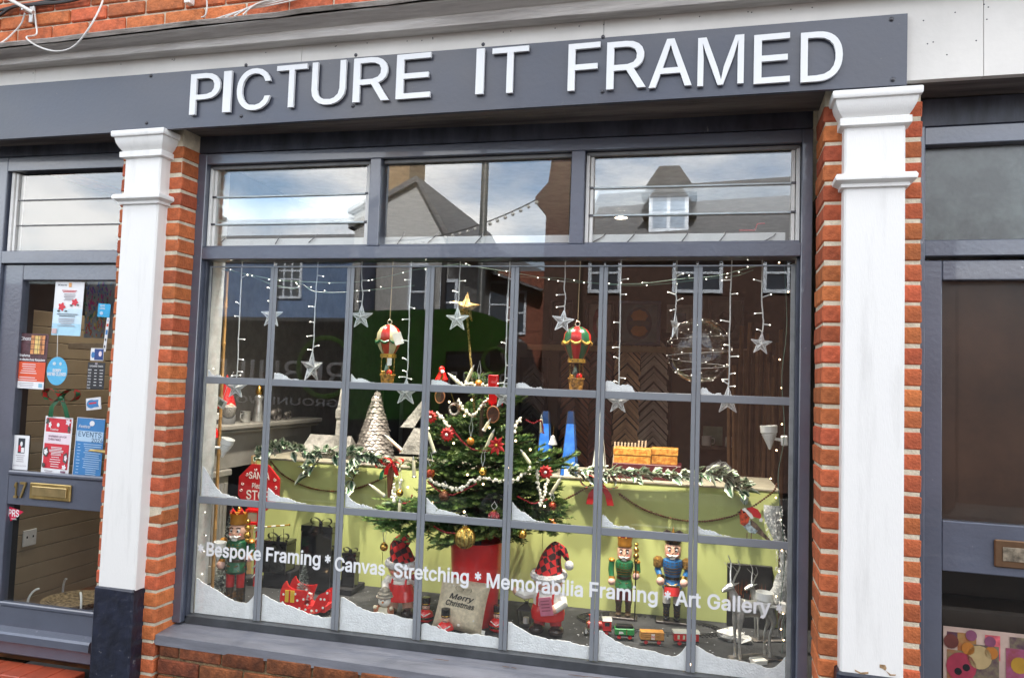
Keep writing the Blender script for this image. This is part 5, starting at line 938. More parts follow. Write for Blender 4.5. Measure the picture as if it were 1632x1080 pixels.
def branchmesh(nt, seed):
    rr = random.Random(seed); g = G(); g.k = 0; g.tube([(0, 0, 0), (.5, 0, -.02), (1, 0, .03)], [.012, .008, .003], 5)
    def needles(a, b, n, L_):
        d = (b-a); dn = d.normalized(); s1 = dn.cross(V((0, 0, 1))).normalized(); u = s1.cross(dn)
        for i in range(n):
            s = (i+.5)/n; p = a+d*s; ln = L_*(1-.35*s)*rr.uniform(.8, 1.15); an = rr.uniform(-.5, pi+.5)
            side = s1*cos(an)+u*sin(an)*.75; tip = p+(side*.85+dn*.62)*ln; wv = dn.cross(side).normalized()*.0095+dn*.004
            k = 2 if s > .72 else 1; g.v += [tuple(p-wv), tuple(p+wv), tuple(tip)]; m_ = len(g.v); g.f.append((m_-3, m_-2, m_-1)); g.m.append(k)
    needles(V((.18, 0, 0)), V((1.02, 0, .03)), 64, .085)
    for j in range(nt):
        s = .16+.74*j/nt; side = 1 if j % 2 else -1; a = V((s, 0, -.015)); L_ = (.50*(1-s)+.16)*rr.uniform(.85, 1.15); ang = radians(rr.uniform(38, 58))*side
        b = a+V((cos(ang)*L_, sin(ang)*L_, rr.uniform(-.05, .06))); g.k = 0; g.tube([a, b], [.006, .002], 3); needles(a, b, int(60*L_/.4)+14, .08)
        if L_ > .3:
            for q in (-1, 1): c = a.lerp(b, .45); d = c+V((cos(ang+q*.7)*L_*.45, sin(ang+q*.7)*L_*.45, rr.uniform(-.03, .03))); needles(c, d, 26, .07)
    return g.mesh('branch', [bark, needle, needl2], False)
BM = [branchmesh(11, s) for s in (1, 2, 3, 4)]
HT = TT-TB; GA = 2.399
for i in range(116):
    s = (i+.5)/116; s = s**1.08; z = .105+s*(HT*.95-.08); rad = lerp(.50, .10, s**1.5)*(1 if i % 5 else .72); a = i*GA
    if s > .55 and i % 5 in (1, 3): continue
    yd = sin(a); rad *= U(.72, 1.16); rad_ = rad*(.80 if yd > 0 else .82) if abs(yd) > .5 else rad
    dr = lerp(.02, -.5, s)+U(-.12, .12)
    part(t, 'branch', R.choice(BM), None, loc=(0, 0, z), rot=(U(-.4, .4), dr, a+U(-.15, .15)), sc=(rad_*U(.8, 1.1), rad_*U(.85, 1.1)*1.0, rad_*.95))
def TYf(px, py):                          # front surface of the tree at a picture place
    s = min(1, max(0, (850-py)/260)); rad = lerp(.40, .10, s**1.5); x = at(px, py, .35).x-TX
    return TY-sqrt(max(rad*rad-x*x*.75, .0016))*.86
def tp(px, py, f=0): return at(px, py, max(TYf(px, py)-.012-f, .10))
# candles clipped to the branches
CND = [((617, 696), (639, 716)), ((682, 689), (692, 719)), ((659, 733), (660, 758)), ((592, 774), (612, 789)), ((637, 801), (637, 818)), ((718, 598), (735, 614)), ((753, 587), (744, 607)), ((785, 690), (773, 717)), ((833, 721), (847, 741)), ((863, 667), (863, 687)), ((893, 763), (878, 786)), ((779, 672), (772, 684))]
CL = ['beside the base of the silver fir cone tree', 'left of the upper red rosette', 'upright on the left bough above the cinnamon stick', 'poking out over the green board on the left', 'upright at the lowest left bough', 'leaning near the tree top under the snowy corner', 'leaning against the top pole', 'leaning beside the red poinsettia', 'leaning at the right above the popcorn strings', 'upright in front of a blue pyramid', 'poking out over the green board on the right', 'small, deep among the middle boughs']
for (a, b), l in zip(CND, CL):
    Y = max(TYf(*b)-.02, .1); A = at(*a, Y); B = at(*b, Y); t = thing('candle', 'cream tree candle '+l, 'candle', B, group='cream candles clipped to the fir tree'); d = A-B; L_ = d.length; t.rotation_euler = d.to_track_quat('Z', 'Y').to_euler()
    g = G(); g.lathe([(.0085, 0), (.0082, L_*.9), (.006, L_)], 9); part(t, 'stick', g, cream); g = G(); g.lathe([(.004, L_+.0005), (.006, L_+.006), (.001, L_+.02)], 6); part(t, 'flame_bulb', g, silver); g = G(); g.lathe([(.011, -.008), (.0115, -.002), (.0095, 0)], 9); part(t, 'clip', g, silver)
def hangball(name, label, cat, px, py, r, m, cordup=28, m2=None, ribs=0, group=None):
    p = tp(px, py, .02); t = thing(name, label, cat, p, group=group); g = G(); g.ball((0, 0, 0), r, 14); part(t, 'ball', g, m)
    g = G(); g.lathe([(r*.3, r*.93), (r*.28, r*1.18), (.001, r*1.2)], 8); part(t, 'cap', g, m2 or gold); g = G(); g.tube([(0, 0, r*1.15), (r*.5, 0, r*1.15+cordup*.0012), (0, .004, r*1.2+cordup*.0026), (-r*.5, 0, r*1.15+cordup*.0012), (0, 0, r*1.15)], .0012, 4); part(t, 'cord', g, clearw)
    for k in range(ribs): g = G(); g.tube([(r*1.01*cos(q)*cos(k*pi/ribs), r*1.01*cos(q)*sin(k*pi/ribs), r*1.01*sin(q)) for q in [2*pi*j/16 for j in range(16)]], r*.04, 4, closed=True); part(t, 'rib', g, m2 or gold)
    return t
for px, py, l in ((763, 611, 'in the popcorn string at the tree top'), (750, 703, 'in the middle of the tree'), (769, 751, 'on a long loop below the poinsettia'), (637, 785, 'on the left bough above a candle'), (612, 871, 'at the lowest left branch tip beside the plaid hat'), (833, 851, 'low on the right, just below the glazing bar')):
    hangball('jingle_bell', 'small gold jingle bell '+l, 'bell', px, py, .018 if px != 612 else .020, orange if px in (763, 750) else gold, 34, ribs=2, group='gold jingle bells on the fir tree')
hangball('bauble', 'gold wire mesh bauble hanging in front of the red tub', 'bauble', 741, 857, .046, M('gold mesh', (.48, .38, .12), .35, .8, var=.5, sc=60, bump=1), 20, ribs=7)
hangball('bauble', 'orange red honeycomb bauble on the left of the tree', 'bauble', 685, 753, .024, M('honeycomb red', (.6, .07, .02), .6, var=.4, sc=40), 26, ribs=5)
hangball('bauble', 'dark red berry covered bauble low in the middle of the tree', 'bauble', 787, 824, .028, M('berry red', (.28, .015, .03), .3, var=.6, sc=70, bump=1), 14)
hangball('bauble', 'dark bronze bauble in the lower boughs', 'bauble', 708, 790, .026, M('dark bronze', (.16, .06, .03), .25, .7), 14); hangball('bauble', 'red gold bauble near the right end of the lowest bough', 'bauble', 880, 806, .02, M('red bronze', (.35, .05, .02), .25, .7), 14)
def rosette(label, px, py, r, cat='flower', n=8, m=redm, pointed=False):
    p = tp(px, py, .025); t = thing('red_flower' if m is redm else 'flower_ornament', label, cat, p)
    for k in range(n):
        a = 2*pi*k/n+.2; g = G(); L_ = r*(1 if not pointed else U(.85, 1.2)); wd = r*(.34 if not pointed else .22)
        g.v = [(0, 0, 0), (L_*.55, -.008, wd), (L_, -.002 if not pointed else -.01, 0), (L_*.55, -.008, -wd), (L_*.6, -.014, 0)]; g.f = [(0, 4, 1), (1, 4, 2), (2, 4, 3), (3, 4, 0)]; g.m = [0]*4; part(t, 'petal', g, m, rot=(0, -a, 0))
    g = G(); g.ball((0, -.012, 0), r*.22, 7); part(t, 'centre', g, wht if not pointed else gold); return t
rosette('red felt rosette behind the glazing bar at the upper left of the tree', 687, 664, .034, n=11); rosette('round red rosette left of the middle of the tree', 713, 692, .036, n=12); rosette('red poinsettia with pointed petals at the right of the tree', 792, 709, .046, n=8, pointed=True); rosette('red rosette beside the popcorn strings at the right of the tree', 870, 752, .036, n=11)
rosette('orange flower shaped ornament above the glazing bar at the lower right', 877, 834, .030, 'ornament', 9, orange)
for px, py, l in ((786, 660, 'larger dried orange slice hanging below the red ribbon'), (701, 632, 'smaller dried orange slice at the upper left of the tree')):
    p = tp(px, py, .03); t = thing('orange_slice', l, 'dried orange', p); r = .036 if px > 750 else .03; g = G(); g.tube([(r*.8*cos(k*pi/10), 0, r*1.05*sin(k*pi/10)) for k in range(20)], .004, 5, closed=True); part(t, 'rind', g, M('dried rind', (.28, .10, .03), .6)); g = G(); g.prism([(r*.75*cos(k*pi/8), r*sin(k*pi/8)) for k in range(16)], -.002, .002); part(t, 'flesh', g, M('dried flesh', (.10, .035, .015), .5, var=.4, sc=30))
p = tp(786, 640, .03); t = thing('ribbon', 'shiny red ribbon hanging from the tree top above the orange slice', 'ribbon', p); pz = [tp(786, y, .03).z-p.z for y in (597, 622, 645)]
g = G(); g.box(-.026, .026, -.012, -.006, pz[1], pz[0], .004); part(t, 'top_loop', g, red); g = G(); g.box(-.02, .02, -.01, -.005, pz[2], pz[1]-.002, .003); part(t, 'tail', g, red)
for a in (.3, pi-.3): part(t, 'loop', ribbonloop((0, -.012, pz[2]-.008), .028, .018, a), red)
bow('red_bow', 'red bow tied round cinnamon sticks on the left bough', tp(625, 738, .03), .034, [red, red])
p = tp(622, 765, .02); t = thing('cinnamon_sticks', 'bundle of cinnamon sticks below the red bow', 'cinnamon sticks', p)
for k in range(3): g = G(); g.tube([(-.012+k*.01, 0, -.085), (-.006+k*.009, -.004, .09)], .007, 6); part(t, 'stick', g, M('cinnamon', (.20, .075, .03), .6), rot=(0, .1*k-.1, 0))
p = tp(724, 652, .03); t = thing('ring_ornament', 'polished silver ring ornament near the top of the tree', 'ornament', p); g = G(); g.tube([(.024*cos(k*pi/10), 0, .026*sin(k*pi/10)) for k in range(20)], .008, 7, closed=True); part(t, 'ring', g, M('polished bronze', (.5, .42, .33), .15, 1)); g = G(); g.tube([(0, 0, .03), (-.02, 0, .08)], .002, 4); part(t, 'cord', g, gold)
p = tp(704, 598, .02); t = thing('santa_ornament', 'little red and white ornament figure at the top left of the tree', 'ornament', p); g = G(); g.lathe([(.03, -.035), (.034, -.02), (.02, .01), (.001, .04)], 10); part(t, 'body', g, red); g = G(); g.ball((.002, -.01, .03), .017, 8); part(t, 'head', g, red); g = G(); g.ball((.012, -.025, .018), .010, 7); part(t, 'beard', g, wht); g = G(); g.tube([(.0, -.03, -.03), (.02, -.034, 0)], .006, 5); part(t, 'trim', g, gold)
p = at(881, 708, .42); t = thing('bell', 'white bell hanging from the right hand branch tips', 'bell', p); g = G(); g.lathe([(.022, 0), (.019, .01), (.013, .025), (.010, .038), (.001, .045)], 12); part(t, 'body', g, wht); g = G(); g.ball((0, 0, -.002), .006, 6); part(t, 'clapper', g, silver); g = G(); g.tube([(0, 0, .044), (.002, 0, .09)], .0015, 4); part(t, 'cord', g, gold)
popc = M('popcorn', (.80, .76, .62), .8, var=.12, sc=60)
PS = [('popcorn string looped round the top of the tree', [(722, 598), (735, 612), (760, 612), (785, 614)]), ('popcorn string swagged below the tree top', [(731, 634), (737, 650), (753, 661), (768, 645), (778, 634)]), ('popcorn string swagged across the lower boughs', [(680, 760), (703, 773), (733, 779), (748, 768), (770, 762), (796, 767), (820, 765), (840, 750), (856, 736)]), ('popcorn string hanging at the right, nearer the tree', [(856, 736), (857, 760), (860, 785), (861, 806)]), ('popcorn string hanging at the right end of the tree', [(873, 760), (868, 785), (861, 806)]), ('short popcorn string high on the right bough', [(831, 664), (824, 675), (820, 690)]), ('popcorn string looped on the left bough round a bell', [(630, 768), (626, 785), (628, 800), (640, 762)]), ('popcorn string along the upper left bough', [(697, 657), (708, 672), (716, 682)])]
for l, pts in PS: swag('popcorn_string', l, pts, 0, .0072, popc, 'popcorn string', .0105, .0065, lambda x, y: max(TYf(x, y)-.035, .1))
redb = M('dark red bead', (.25, .015, .02), .2, .3)
for l, pts in (('dark red bead string across the middle of the tree', [(718, 678), (728, 693), (740, 706), (757, 717), (780, 718)]), ('dark red bead string across the lower boughs', [(680, 765), (700, 782), (722, 788), (760, 770)]), ('dark red bead string at the right end of the lower boughs', [(823, 790), (838, 797), (850, 802), (872, 795)]), ('dark red bead string hanging low on the left bough', [(640, 802), (652, 800), (657, 788)]), ('dark red bead string wound round the right bough tip', [(836, 668), (850, 674), (862, 670), (866, 690)]), ('dark red bead string below the lowest boughs above the gold mesh bauble', [(690, 838), (712, 848), (738, 850)])):
    swag('bead_string', l, pts, 0, .005, redb, 'bead string', .0098, .001, lambda x, y: max(TYf(x, y)-.03, .1))
g = G(); P0 = tp(745, 720); 
for px, py in ((716, 640), (740, 662), (723, 706), (752, 637), (683, 682), (690, 800), (745, 756), (706, 783), (770, 771), (868, 806), (845, 716), (822, 702), (650, 776), (780, 681), (740, 815), (812, 745)): g.ball(tp(px, py, .02)-P0, .0052, 6, rows=4)
t = thing('tree_lights', 'tiny warm lit bulbs scattered through the fir tree', 'fairy lights', P0); stuff(t, 'bulbs', g, warm)
# star topper on a thin gilded pole
def star(g, r, ri, th, c=(0, 0, 0), n=5, rot=0.):
    i0 = len(g.v); O = [((r if k % 2 == 0 else ri)*sin(rot+k*pi/n), (r if k % 2 == 0 else ri)*cos(rot+k*pi/n)) for k in range(2*n)]
    g.v += [(c[0]+x, c[1], c[2]+z) for x, z in O]+[(c[0], c[1]-th, c[2]), (c[0], c[1]+th, c[2])]
    for k in range(2*n): g.f += [(i0+k, i0+2*n, i0+(k+1) % (2*n)), (i0+(k+1) % (2*n), i0+2*n+1, i0+k)]; g.m += [g.k]*2
    return O
p = at(742, 490, .44); t = thing('star_topper', 'glittering gold star on a thin gold pole above the fir tree', 'star', p); r = 25*mpp(p); g = G(); O = star(g, r, r*.42, .016); part(t, 'star', g, M('gold glitter', (.58, .42, .18), .35, .7, var=.4, sc=90, bump=1, bsc=300), smooth=False, rot=(0, .12, 0))
for k in range(5): g = G(); g.tube([(0, -.017, 0), (O[2*k][0]*.98, -.002, O[2*k][1]*.98)], .0025, 4); part(t, 'wire', g, gold, rot=(0, .12, 0))
e = at(757, 665, .47)-p; g = G(); g.tube([(.005, .005, -r*.4), (.012, .01, -.08), V(e)], .007, 6); part(t, 'pole', g, M('gold tinsel', (.5, .36, .12), .4, .6, var=.5, sc=120, bump=1))
# ================================================================ lights hung across the top of the window
starf = M('star facets', (.74, .77, .77), .15, .0, var=.3, sc=60, alpha=.62); starr = M('star rims', (.82, .85, .85), .25, .3)
def lightstring(par, pts, r, n, side=.035, m=clearw):
    P = smoothpts(pts, 5); g = G().tube([p+V((U(-.0015, .0015), 0, 0)) for p in P], r, 5); part(par, 'wire', g, m)
    g = G(); gb = G(); N = len(P)
    for k in range(n):
        p = P[int((k+.6)/(n+.4)*(N-1))]; s = R.choice((-1, 1)); q = p+V((s*side*U(.5, 1), -.002, U(-.006, .014))); g.tube([p, q], .0026, 5); gb.ball(q+V((s*.003, 0, 0)), .0024, 6, rows=4)
    if n: stuff(par, 'bulb_stems', g, m); stuff(par, 'bulbs', gb, cool)
ST = [(433, 503, 20, 437, 418, 0, 0, 'far left star above the fireplace end'), (497, 585, 26, 507, 418, 78, 0, 'star seen nearly edge on, below the second light string'), (376, 618, 18, 386, 418, 10, 0, 'star low on the left, in front of the mantel shelf'), (576, 505, 20, 577, 418, 0, 0, 'star beside the first hot air balloon'), (647, 625, 22, 656, 420, 5, 0, 'star low beside the fir cone tree, behind the glazing bar'), (729, 509, 20, 734, 418, 0, 0, 'star overlapping the gold tree topper'), (803, 632, 20, 813, 418, 40, 0, 'star low at the right of the fir tree top'), (897, 512, 19, 902, 418, 25, .1, 'star just left of the second hot air balloon'), (985, 640, 20, 990, 418, 0, 0, 'star below the snow corner in front of the oak frame samples'), (1076, 520, 22, 1079, 418, 72, 0, 'star seen nearly edge on beside the clear balloon'), (1160, 638, 23, 1166, 418, 5, 0, 'star low at the right, below the clear balloon'), (1213, 548, 18, 1215, 420, 15, .08, 'far right star beside the clear balloon')]
for i, (px, py, r, tx, ty, yawd, rl, l) in enumerate(ST):
    Y = .14+.01*(i % 2); p = at(px, py, Y); t = thing('star_light', 'clear hanging star light, '+l, 'star light', p, group='clear star lights hanging in the window'); k = mpp(p); rr = r*k
    g = G(); O = star(g, rr, rr*.40, rr*.2, rot=rl); st_ = part(t, 'star', g, starf, rot=(0, 0, radians(yawd)), smooth=False)
    g = G(); 
    for q in range(10): a = O[q]; b = O[(q+1) % 10]; g.tube([(a[0], 0, a[1]), (b[0], 0, b[1])], .0022, 4)
    for q in range(5): g.tube([(0, -rr*.21, 0), (O[2*q][0], 0, O[2*q][1])], .0016, 4)
    part(st_, 'rim', g, starr)
    top = at(tx, ty-6, Y)-p; n = int((py-418)/24); lightstring(t, [V((sin(rl)*rr, 0, rr*.97)), V((sin(rl)*rr*1.1+.003, 0, rr+.05)), V((top.x*.5, 0, top.z*.55)), V(top)], .0028, max(n, 1))
for i, (tx, bx, by) in enumerate(((1102, 1098, 470),)): pass
t = thing('light_string', 'pale green wired string of bulbs swagged along the top of the window', 'fairy lights', at(330, 425, .16)); o0 = V(t.location)
for pts in ([(326, 422), (345, 428), (390, 436), (440, 446), (490, 449), (560, 450), (620, 440), (660, 430), (730, 421)], [(360, 430), (400, 440), (430, 452), (470, 460), (480, 452), (500, 464), (540, 466), (600, 461), (660, 455)], [(730, 421), (790, 430), (850, 440), (900, 448), (960, 452), (1020, 452), (1080, 445), (1140, 440), (1190, 428), (1225, 420)], [(790, 434), (830, 441), (890, 443), (940, 450), (1000, 455), (1060, 452), (1110, 446), (1160, 441), (1180, 438), (1200, 430)]):
    lightstring(t, [at(x, y, .18)-o0 for x, y in pts], .0022, 9, .02, gwire)
t = thing('light_string', 'tangled string of tiny bulbs running down the left edge of the window', 'fairy lights', at(320, 640, .15)); o0 = V(t.location)
lightstring(t, [at(x, y, .15)-o0 for x, y in ((340, 420), (335, 470), (330, 530), (334, 575), (330, 600), (327, 660), (322, 720), (330, 760), (318, 800), (323, 850), (316, 900), (318, 935))], .002, 16, .03, gwire)
t = thing('light_string', 'string of warm lit bulbs running down the right edge of the window', 'fairy lights', at(1250, 640, .2)); o0 = V(t.location); P = smoothpts([at(x, y, .2)-o0 for x, y in ((1250, 420), (1254, 520), (1246, 600), (1250, 690), (1240, 760), (1246, 830), (1250, 900), (1244, 960), (1250, 1000), (1246, 1040))], 6); part(t, 'wire', G().tube(P, .002, 4), gwire); g = G()
for k in range(16): g.ball(P[int(k/16*len(P))]+V((U(-.03, .02), U(-.02, .03), U(-.01, .01))), .0034, 6, rows=4)
stuff(t, 'bulbs', g, warm)
t = thing('light_string', 'warm lit bulbs lying among the fake snow on the platform', 'fairy lights', fl(800, 1040)); o0 = V(t.location); P = smoothpts([fl(x, y)-o0+V((0, 0, .004)) for x, y in ((380, 978), (470, 985), (560, 1005), (660, 1015), (740, 1028), (830, 1040), (905, 1044), (1000, 1050), (1080, 1062), (1150, 1062), (1225, 1055))], 6); part(t, 'wire', G().tube(P, .0018, 4), gwire); g = G()
for k in range(20): g.ball(P[int((k+.5)/20*len(P))]+V((U(-.01, .01), U(-.01, .01), .006)), .005, 6, rows=4)
stuff(t, 'bulbs', g, warm)
# clear bubble balloon
p = at(1114, 558, .32); r = 52*mpp(p); t = thing('balloon', 'large clear bubble balloon on a string of tiny lights', 'balloon', p); g = G(); g.ball((0, 0, 0), r, 28, rows=18); part(t, 'skin', g, glass('balloon skin', .045, (.97, .97, .97), .02), ang=180)
g = G(); g.lathe([(.012, -r*1.0), (.005, -r*1.04), (.02, -r*1.14), (.001, -r*1.13)], 8); part(t, 'neck', g, gl_thin); g = G()
for k in range(26): a = k*.95; z = lerp(-.9, .9, k/25); g.ball((r*sqrt(1-z*z)*cos(a)*.98, r*sqrt(1-z*z)*sin(a)*.98, r*z), .0018, 5, rows=4)
stuff(t, 'bulbs', g, cool); g = G(); g.tube([(r*sqrt(max(0, 1-z*z))*cos(a)*1.0, r*sqrt(max(0, 1-z*z))*sin(a)*1.0, r*z) for a, z in [(k*.14, lerp(-.93, .93, k/179)) for k in range(180)]], .0004, 3); part(t, 'wire', g, clearw); g = G(); g.tube([(0, 0, -r*1.1), (.01, .1, -r*2.2), (.0, .2, -r*3)], .0015, 4); part(t, 'string', g, clearw)
# hot air balloons
def hotair(label, px, ptop, pwaist, pring, pbt, pbb, hw, Y, c1, c2, sw):
    p = at(px, pwaist, Y); t = thing('hot_air_balloon', label, 'balloon ornament', p); k = mpp(p); W = hw*k; q = lambda y: zof(p.x, Y, y)-p.z; zt_, zr_, zb_, zbb = q(ptop), q(pring), q(pbt), q(pbb)
    prof = [(.001, zt_), (W*.35, zt_*.95), (W*.72, zt_*.74), (W*.95, zt_*.4), (W, 0), (W*.93, zr_*.33), (W*.72, zr_*.68), (W*.5, zr_*.97)]; N = 16
    for s in range(8):
        g = G(); a0 = s*pi/4+.45
        for r_, z in prof:
            for j in range(4): a = a0+j*pi/12; b = 1+.035*sin(j*pi/3); g.v.append((r_*b*cos(a), r_*b*sin(a), z))
        for i in range(len(prof)-1):
            for j in range(3): g.f.append((i*4+j, (i+1)*4+j, (i+1)*4+j+1, i*4+j+1))
        g.m = [0]*len(g.f); part(t, 'gore', g, c1 if s % 2 else c2, ang=80)
        g = G(); P = [(W*1.05*cos(a), W*1.05*sin(a), -W*.12-W*.22*sin(pi*j/6)) for j, a in enumerate([a0+j*pi/24 for j in range(7)])]; g.tube(P, [W*.05, W*.09, W*.11, W*.12, W*.11, W*.09, W*.05], 6); part(t, 'swag', g, sw)
        g = G(); g.ball((W*1.06*cos(a0), W*1.06*sin(a0), -W*.08), W*.07, 6); part(t, 'stud', g, gold)
        if s % 2: g = G(); g.tube([(W*1.04*cos(a0), W*1.04*sin(a0), -W*.1), (W*.6*cos(a0), W*.6*sin(a0), zr_)], .0015, 4); part(t, 'rope', g, gold)
    g = G(); g.lathe([(W*.5, zr_+.004), (W*.66, zr_+.003), (W*.66, zr_-.014), (W*.5, zr_-.015)], 18); rg = part(t, 'ring', g, goldp)
    for s in range(10): g = G(); g.ball((W*.66*cos(s*pi/5), W*.66*sin(s*pi/5), zr_-.006), W*.05, 5); part(rg, 'stud', g, M('dark stud', (.1, .04, .01), .4))
    for s in range(4):
        a = s*pi/2+.6; g = G(); n = 9
        for j in range(n): z = lerp(zr_-.014, zb_, (j+.5)/n); h = abs(zr_-zb_)/n*.62; r2 = W*.52; o = (.0024 if j % 2 else 0); c = (r2*cos(a), r2*sin(a), z); g.tube([(c[0]+(.0028*cos(u) if j % 2 else 0), c[1]+(0 if j % 2 else .0028*cos(u)), c[2]+h*sin(u)) for u in [2*pi*v/6 for v in range(6)]], .0009, 3, closed=True)
        part(t, 'chain', g, gold)
    g = G(); g.lathe([(W*.48, zbb), (W*.58, zb_), (W*.64, zb_), (W*.64, zb_+.006), (W*.5, zb_+.004), (W*.44, zbb+.01), (.001, zbb+.008)], 16); part(t, 'basket', g, M('basket weave', (.55, .25, .04), .5, var=.4, sc=70, bump=1, bsc=90))
    g = G(); g.lathe([(.02, zb_), (.012, zb_+.03), (.014, zb_+.03), (.006, zb_+.055), (.001, zb_+.07)], 8, (-W*.1, W*.1, 0)); g.jit(.002); part(t, 'toy_tree', g, M('snowy green', (.22, .30, .24), .8, var=.6, sc=60)); g = G(); g.ball((W*.22, -W*.2, zb_+.014), .016, 8); part(t, 'toy_figure', g, red); g = G(); g.box(-W*.45, -W*.1, -W*.3, 0, zb_, zb_+.022, .003); part(t, 'toy_present', g, goldp)
    g = G(); g.tube([(.011*cos(u), 0, zt_+.012+.012*sin(u)) for u in [2*pi*v/12 for v in range(12)]], .003, 5, closed=True); part(t, 'loop', g, M('pale brass', (.6, .55, .45), .3, .9)); tz = zof(p.x, Y, 405)-p.z; g = G(); g.tube([(0, 0, zt_+.024), (.004, 0, tz)], .0022, 4); part(t, 'cord', g, M('cord gold', (.45, .36, .22), .5)); return t
t = hotair('cream and red hot air balloon ornament with a green swag', 620, 517, 540, 565, 598, 612, 19.5, .34, M('balloon red', (.52, .015, .015), .3, coat=.3), M('balloon cream', (.66, .60, .36), .35, coat=.2), greend)
g = G(); g.box(-.022, .022, -.001, .001, -.03, .03); part(t, 'price_tag', g, wht, loc=(.068, -.05, .0), rot=(0, -.35, .5)); g = G(); g.box(-.011, .011, -.001, .001, -.018, .018); part(t, 'price_tag', g, wht, loc=(.032, -.06, -.115))
hotair('green and red hot air balloon ornament with a yellow swag', 920, 520, 541, 573, 604, 622, 21.5, .40, MATS['balloon red'], greend, M('swag yellow', (.62, .36, .06), .4))
# ================================================================ figures and toys on the platform
def unit(name, label, cat, px, pyb, pyt, rz=0., group=None):
    p = base(px, pyb); t = thing(name, label, cat, p+V((0, 0, .0005)), rz, group); return t, zof(p.x, p.y, pyt)-FZ
eyem = M('eye black', (.01, .01, .012), .2); eyew = M('eye white', (.85, .85, .83), .3)
def nutcracker(label, px, pyb, pyt, tunic, trous, boot, crownm, staff=False, drum=False, braid=gold, epaul=None, rz=0.):
    t, H = unit('nutcracker', label, 'nutcracker', px, pyb, pyt, rz); s = H
    def lz(name, prof, m, x=0., y=0., n=14, par=None, **k): g = G(); g.lathe([(r*s, z*s) for r, z in prof], n); return part(par or t, name, g, m, loc=(x*s, y*s, 0), **k)
    g = G(); g.box(-.17*s, .17*s, -.10*s, .10*s, 0, .03*s, .004); part(t, 'base', g, M('nutcracker base', (.03, .02, .016), .5))
    for sx in (-1, 1):
        lg = lz('leg', [(.035, .16), (.042, .2), (.045, .34), (.05, .43)], trous, sx*.058); bt = lz('boot', [(.03, .04), (.034, .06), (.036, .15), (.046, .205), (.044, .21), (.03, .2)], boot, sx*.058)
        g = G(); g.ball((0, -.03*s, .05*s), .04*s, 8, (1, 1.5, .6)); part(bt, 'toe', g, boot)
        for k in range(3): g = G(); zc_ = (.08+k*.04)*s; g.tube([(-.036*s, -.012*s, zc_+.02*s), (0, -.04*s, zc_), (.036*s, -.012*s, zc_+.02*s)], .004*s, 4); part(bt, 'lace', g, braid)
    lz('tunic', [(.10, .36), (.115, .385), (.10, .45), (.085, .50), (.10, .56), (.115, .64), (.105, .69), (.06, .72)], tunic)
    lz('belt', [(.089, .478), (.093, .485), (.093, .508), (.089, .515)], boot)
    for k in range(5): g = G(); zc_ = (.55+k*.03)*s; r_ = (.108+.006*sin(k))*s; g.tube([(r_*sin(a)*1.0, -r_*cos(a)*1.02, zc_+(.012*s*abs(a) if drum else 0)) for a in (-.9, -.45, 0, .45, .9)], .005*s, 4); part(t, 'braid', g, braid)
    for k in range(2): g = G(); g.tube([((-1)**k*.07*s, -.088*s, .395*s), ((-1)**(k+1)*.06*s, -.10*s, .455*s)], .005*s, 4); part(t, 'braid', g, braid)
    for sx in (-1, 1):
        ax = sx*.155; hz = .44 if (sx < 0 or drum) else .53
        if drum: hz = .47
        A = (ax*s, 0, .68*s); hnd = (ax*s*(.95 if not drum else .82), -.05*s if not drum else -.12*s, hz*s)
        g = G(); g.tube([A, (ax*s*1.06, .0, .57*s), (hnd[0], hnd[1]*.7, hnd[2]+.03*s)], [.036*s, .036*s, .03*s], 8); ar = part(t, 'arm', g, tunic)
        g = G(); g.tube([(hnd[0]*1.01, hnd[1]*.62, hnd[2]+.06*s), (hnd[0], hnd[1]*.75, hnd[2]+.028*s)], .037*s, 8); part(ar, 'cuff', g, crownm if not drum else braid)
        g = G(); g.ball((hnd[0], hnd[1], hnd[2]), .046*s, 10); part(ar, 'hand', g, pinkw)
        if epaul: g = G(); g.lathe([(.05*s, .60*s), (.056*s, .61*s), (.056*s, .69*s), (.03*s, .715*s), (.001, .72*s)], 10, (ax*s*1.02, 0, 0)); part(t, 'epaulette', g, epaul)
        else: g = G(); g.ball((ax*s, 0, .69*s), .042*s, 8, (1, 1, .7)); part(t, 'epaulette', g, crownm)
        if staff and sx > 0: g = G(); g.tube([(hnd[0], hnd[1]-.045*s, .0), (hnd[0], hnd[1]-.045*s, .80*s)], .008*s, 6); st_ = part(t, 'staff', g, eyem); [part(st_, 'staff_ball', G().ball((hnd[0], hnd[1]-.045*s, z*s), r*s, 9), gold) for z, r in ((.73, .026), (.78, .04), (.855, .035), (.92, .026))]
    hd = lz('head', [(.055, .70), (.085, .725), (.092, .78), (.09, .84), (.075, .865), (.001, .87)], skin)
    for sx in (-1, 1):
        g = G(); g.ball((sx*.036*s, -.078*s, .81*s), .020*s, 8, (1, .5, 1.05)); e = part(hd, 'eye', g, eyew); g = G(); g.ball((sx*.033*s, -.089*s, .808*s), .011*s, 7, (1, .5, 1)); part(hd, 'pupil', g, eyem)
        g = G(); g.tube([(sx*.06*s, -.074*s, .838*s), (sx*.036*s, -.086*s, .846*s), (sx*.015*s, -.09*s, .838*s)], .005*s, 5); part(hd, 'eyebrow', g, eyem); g = G(); g.ball((sx*.055*s, -.072*s, .768*s), .016*s, 7, (1, .5, 1)); part(hd, 'cheek', g, M('cheek', (.75, .2, .16), .5))
        g = G(); g.tube([(0, -.098*s, .755*s), (sx*.03*s, -.097*s, .745*s), (sx*.066*s, -.075*s, .762*s)], [.013*s, .013*s, .003*s], 6); part(hd, 'moustache', g, wht)
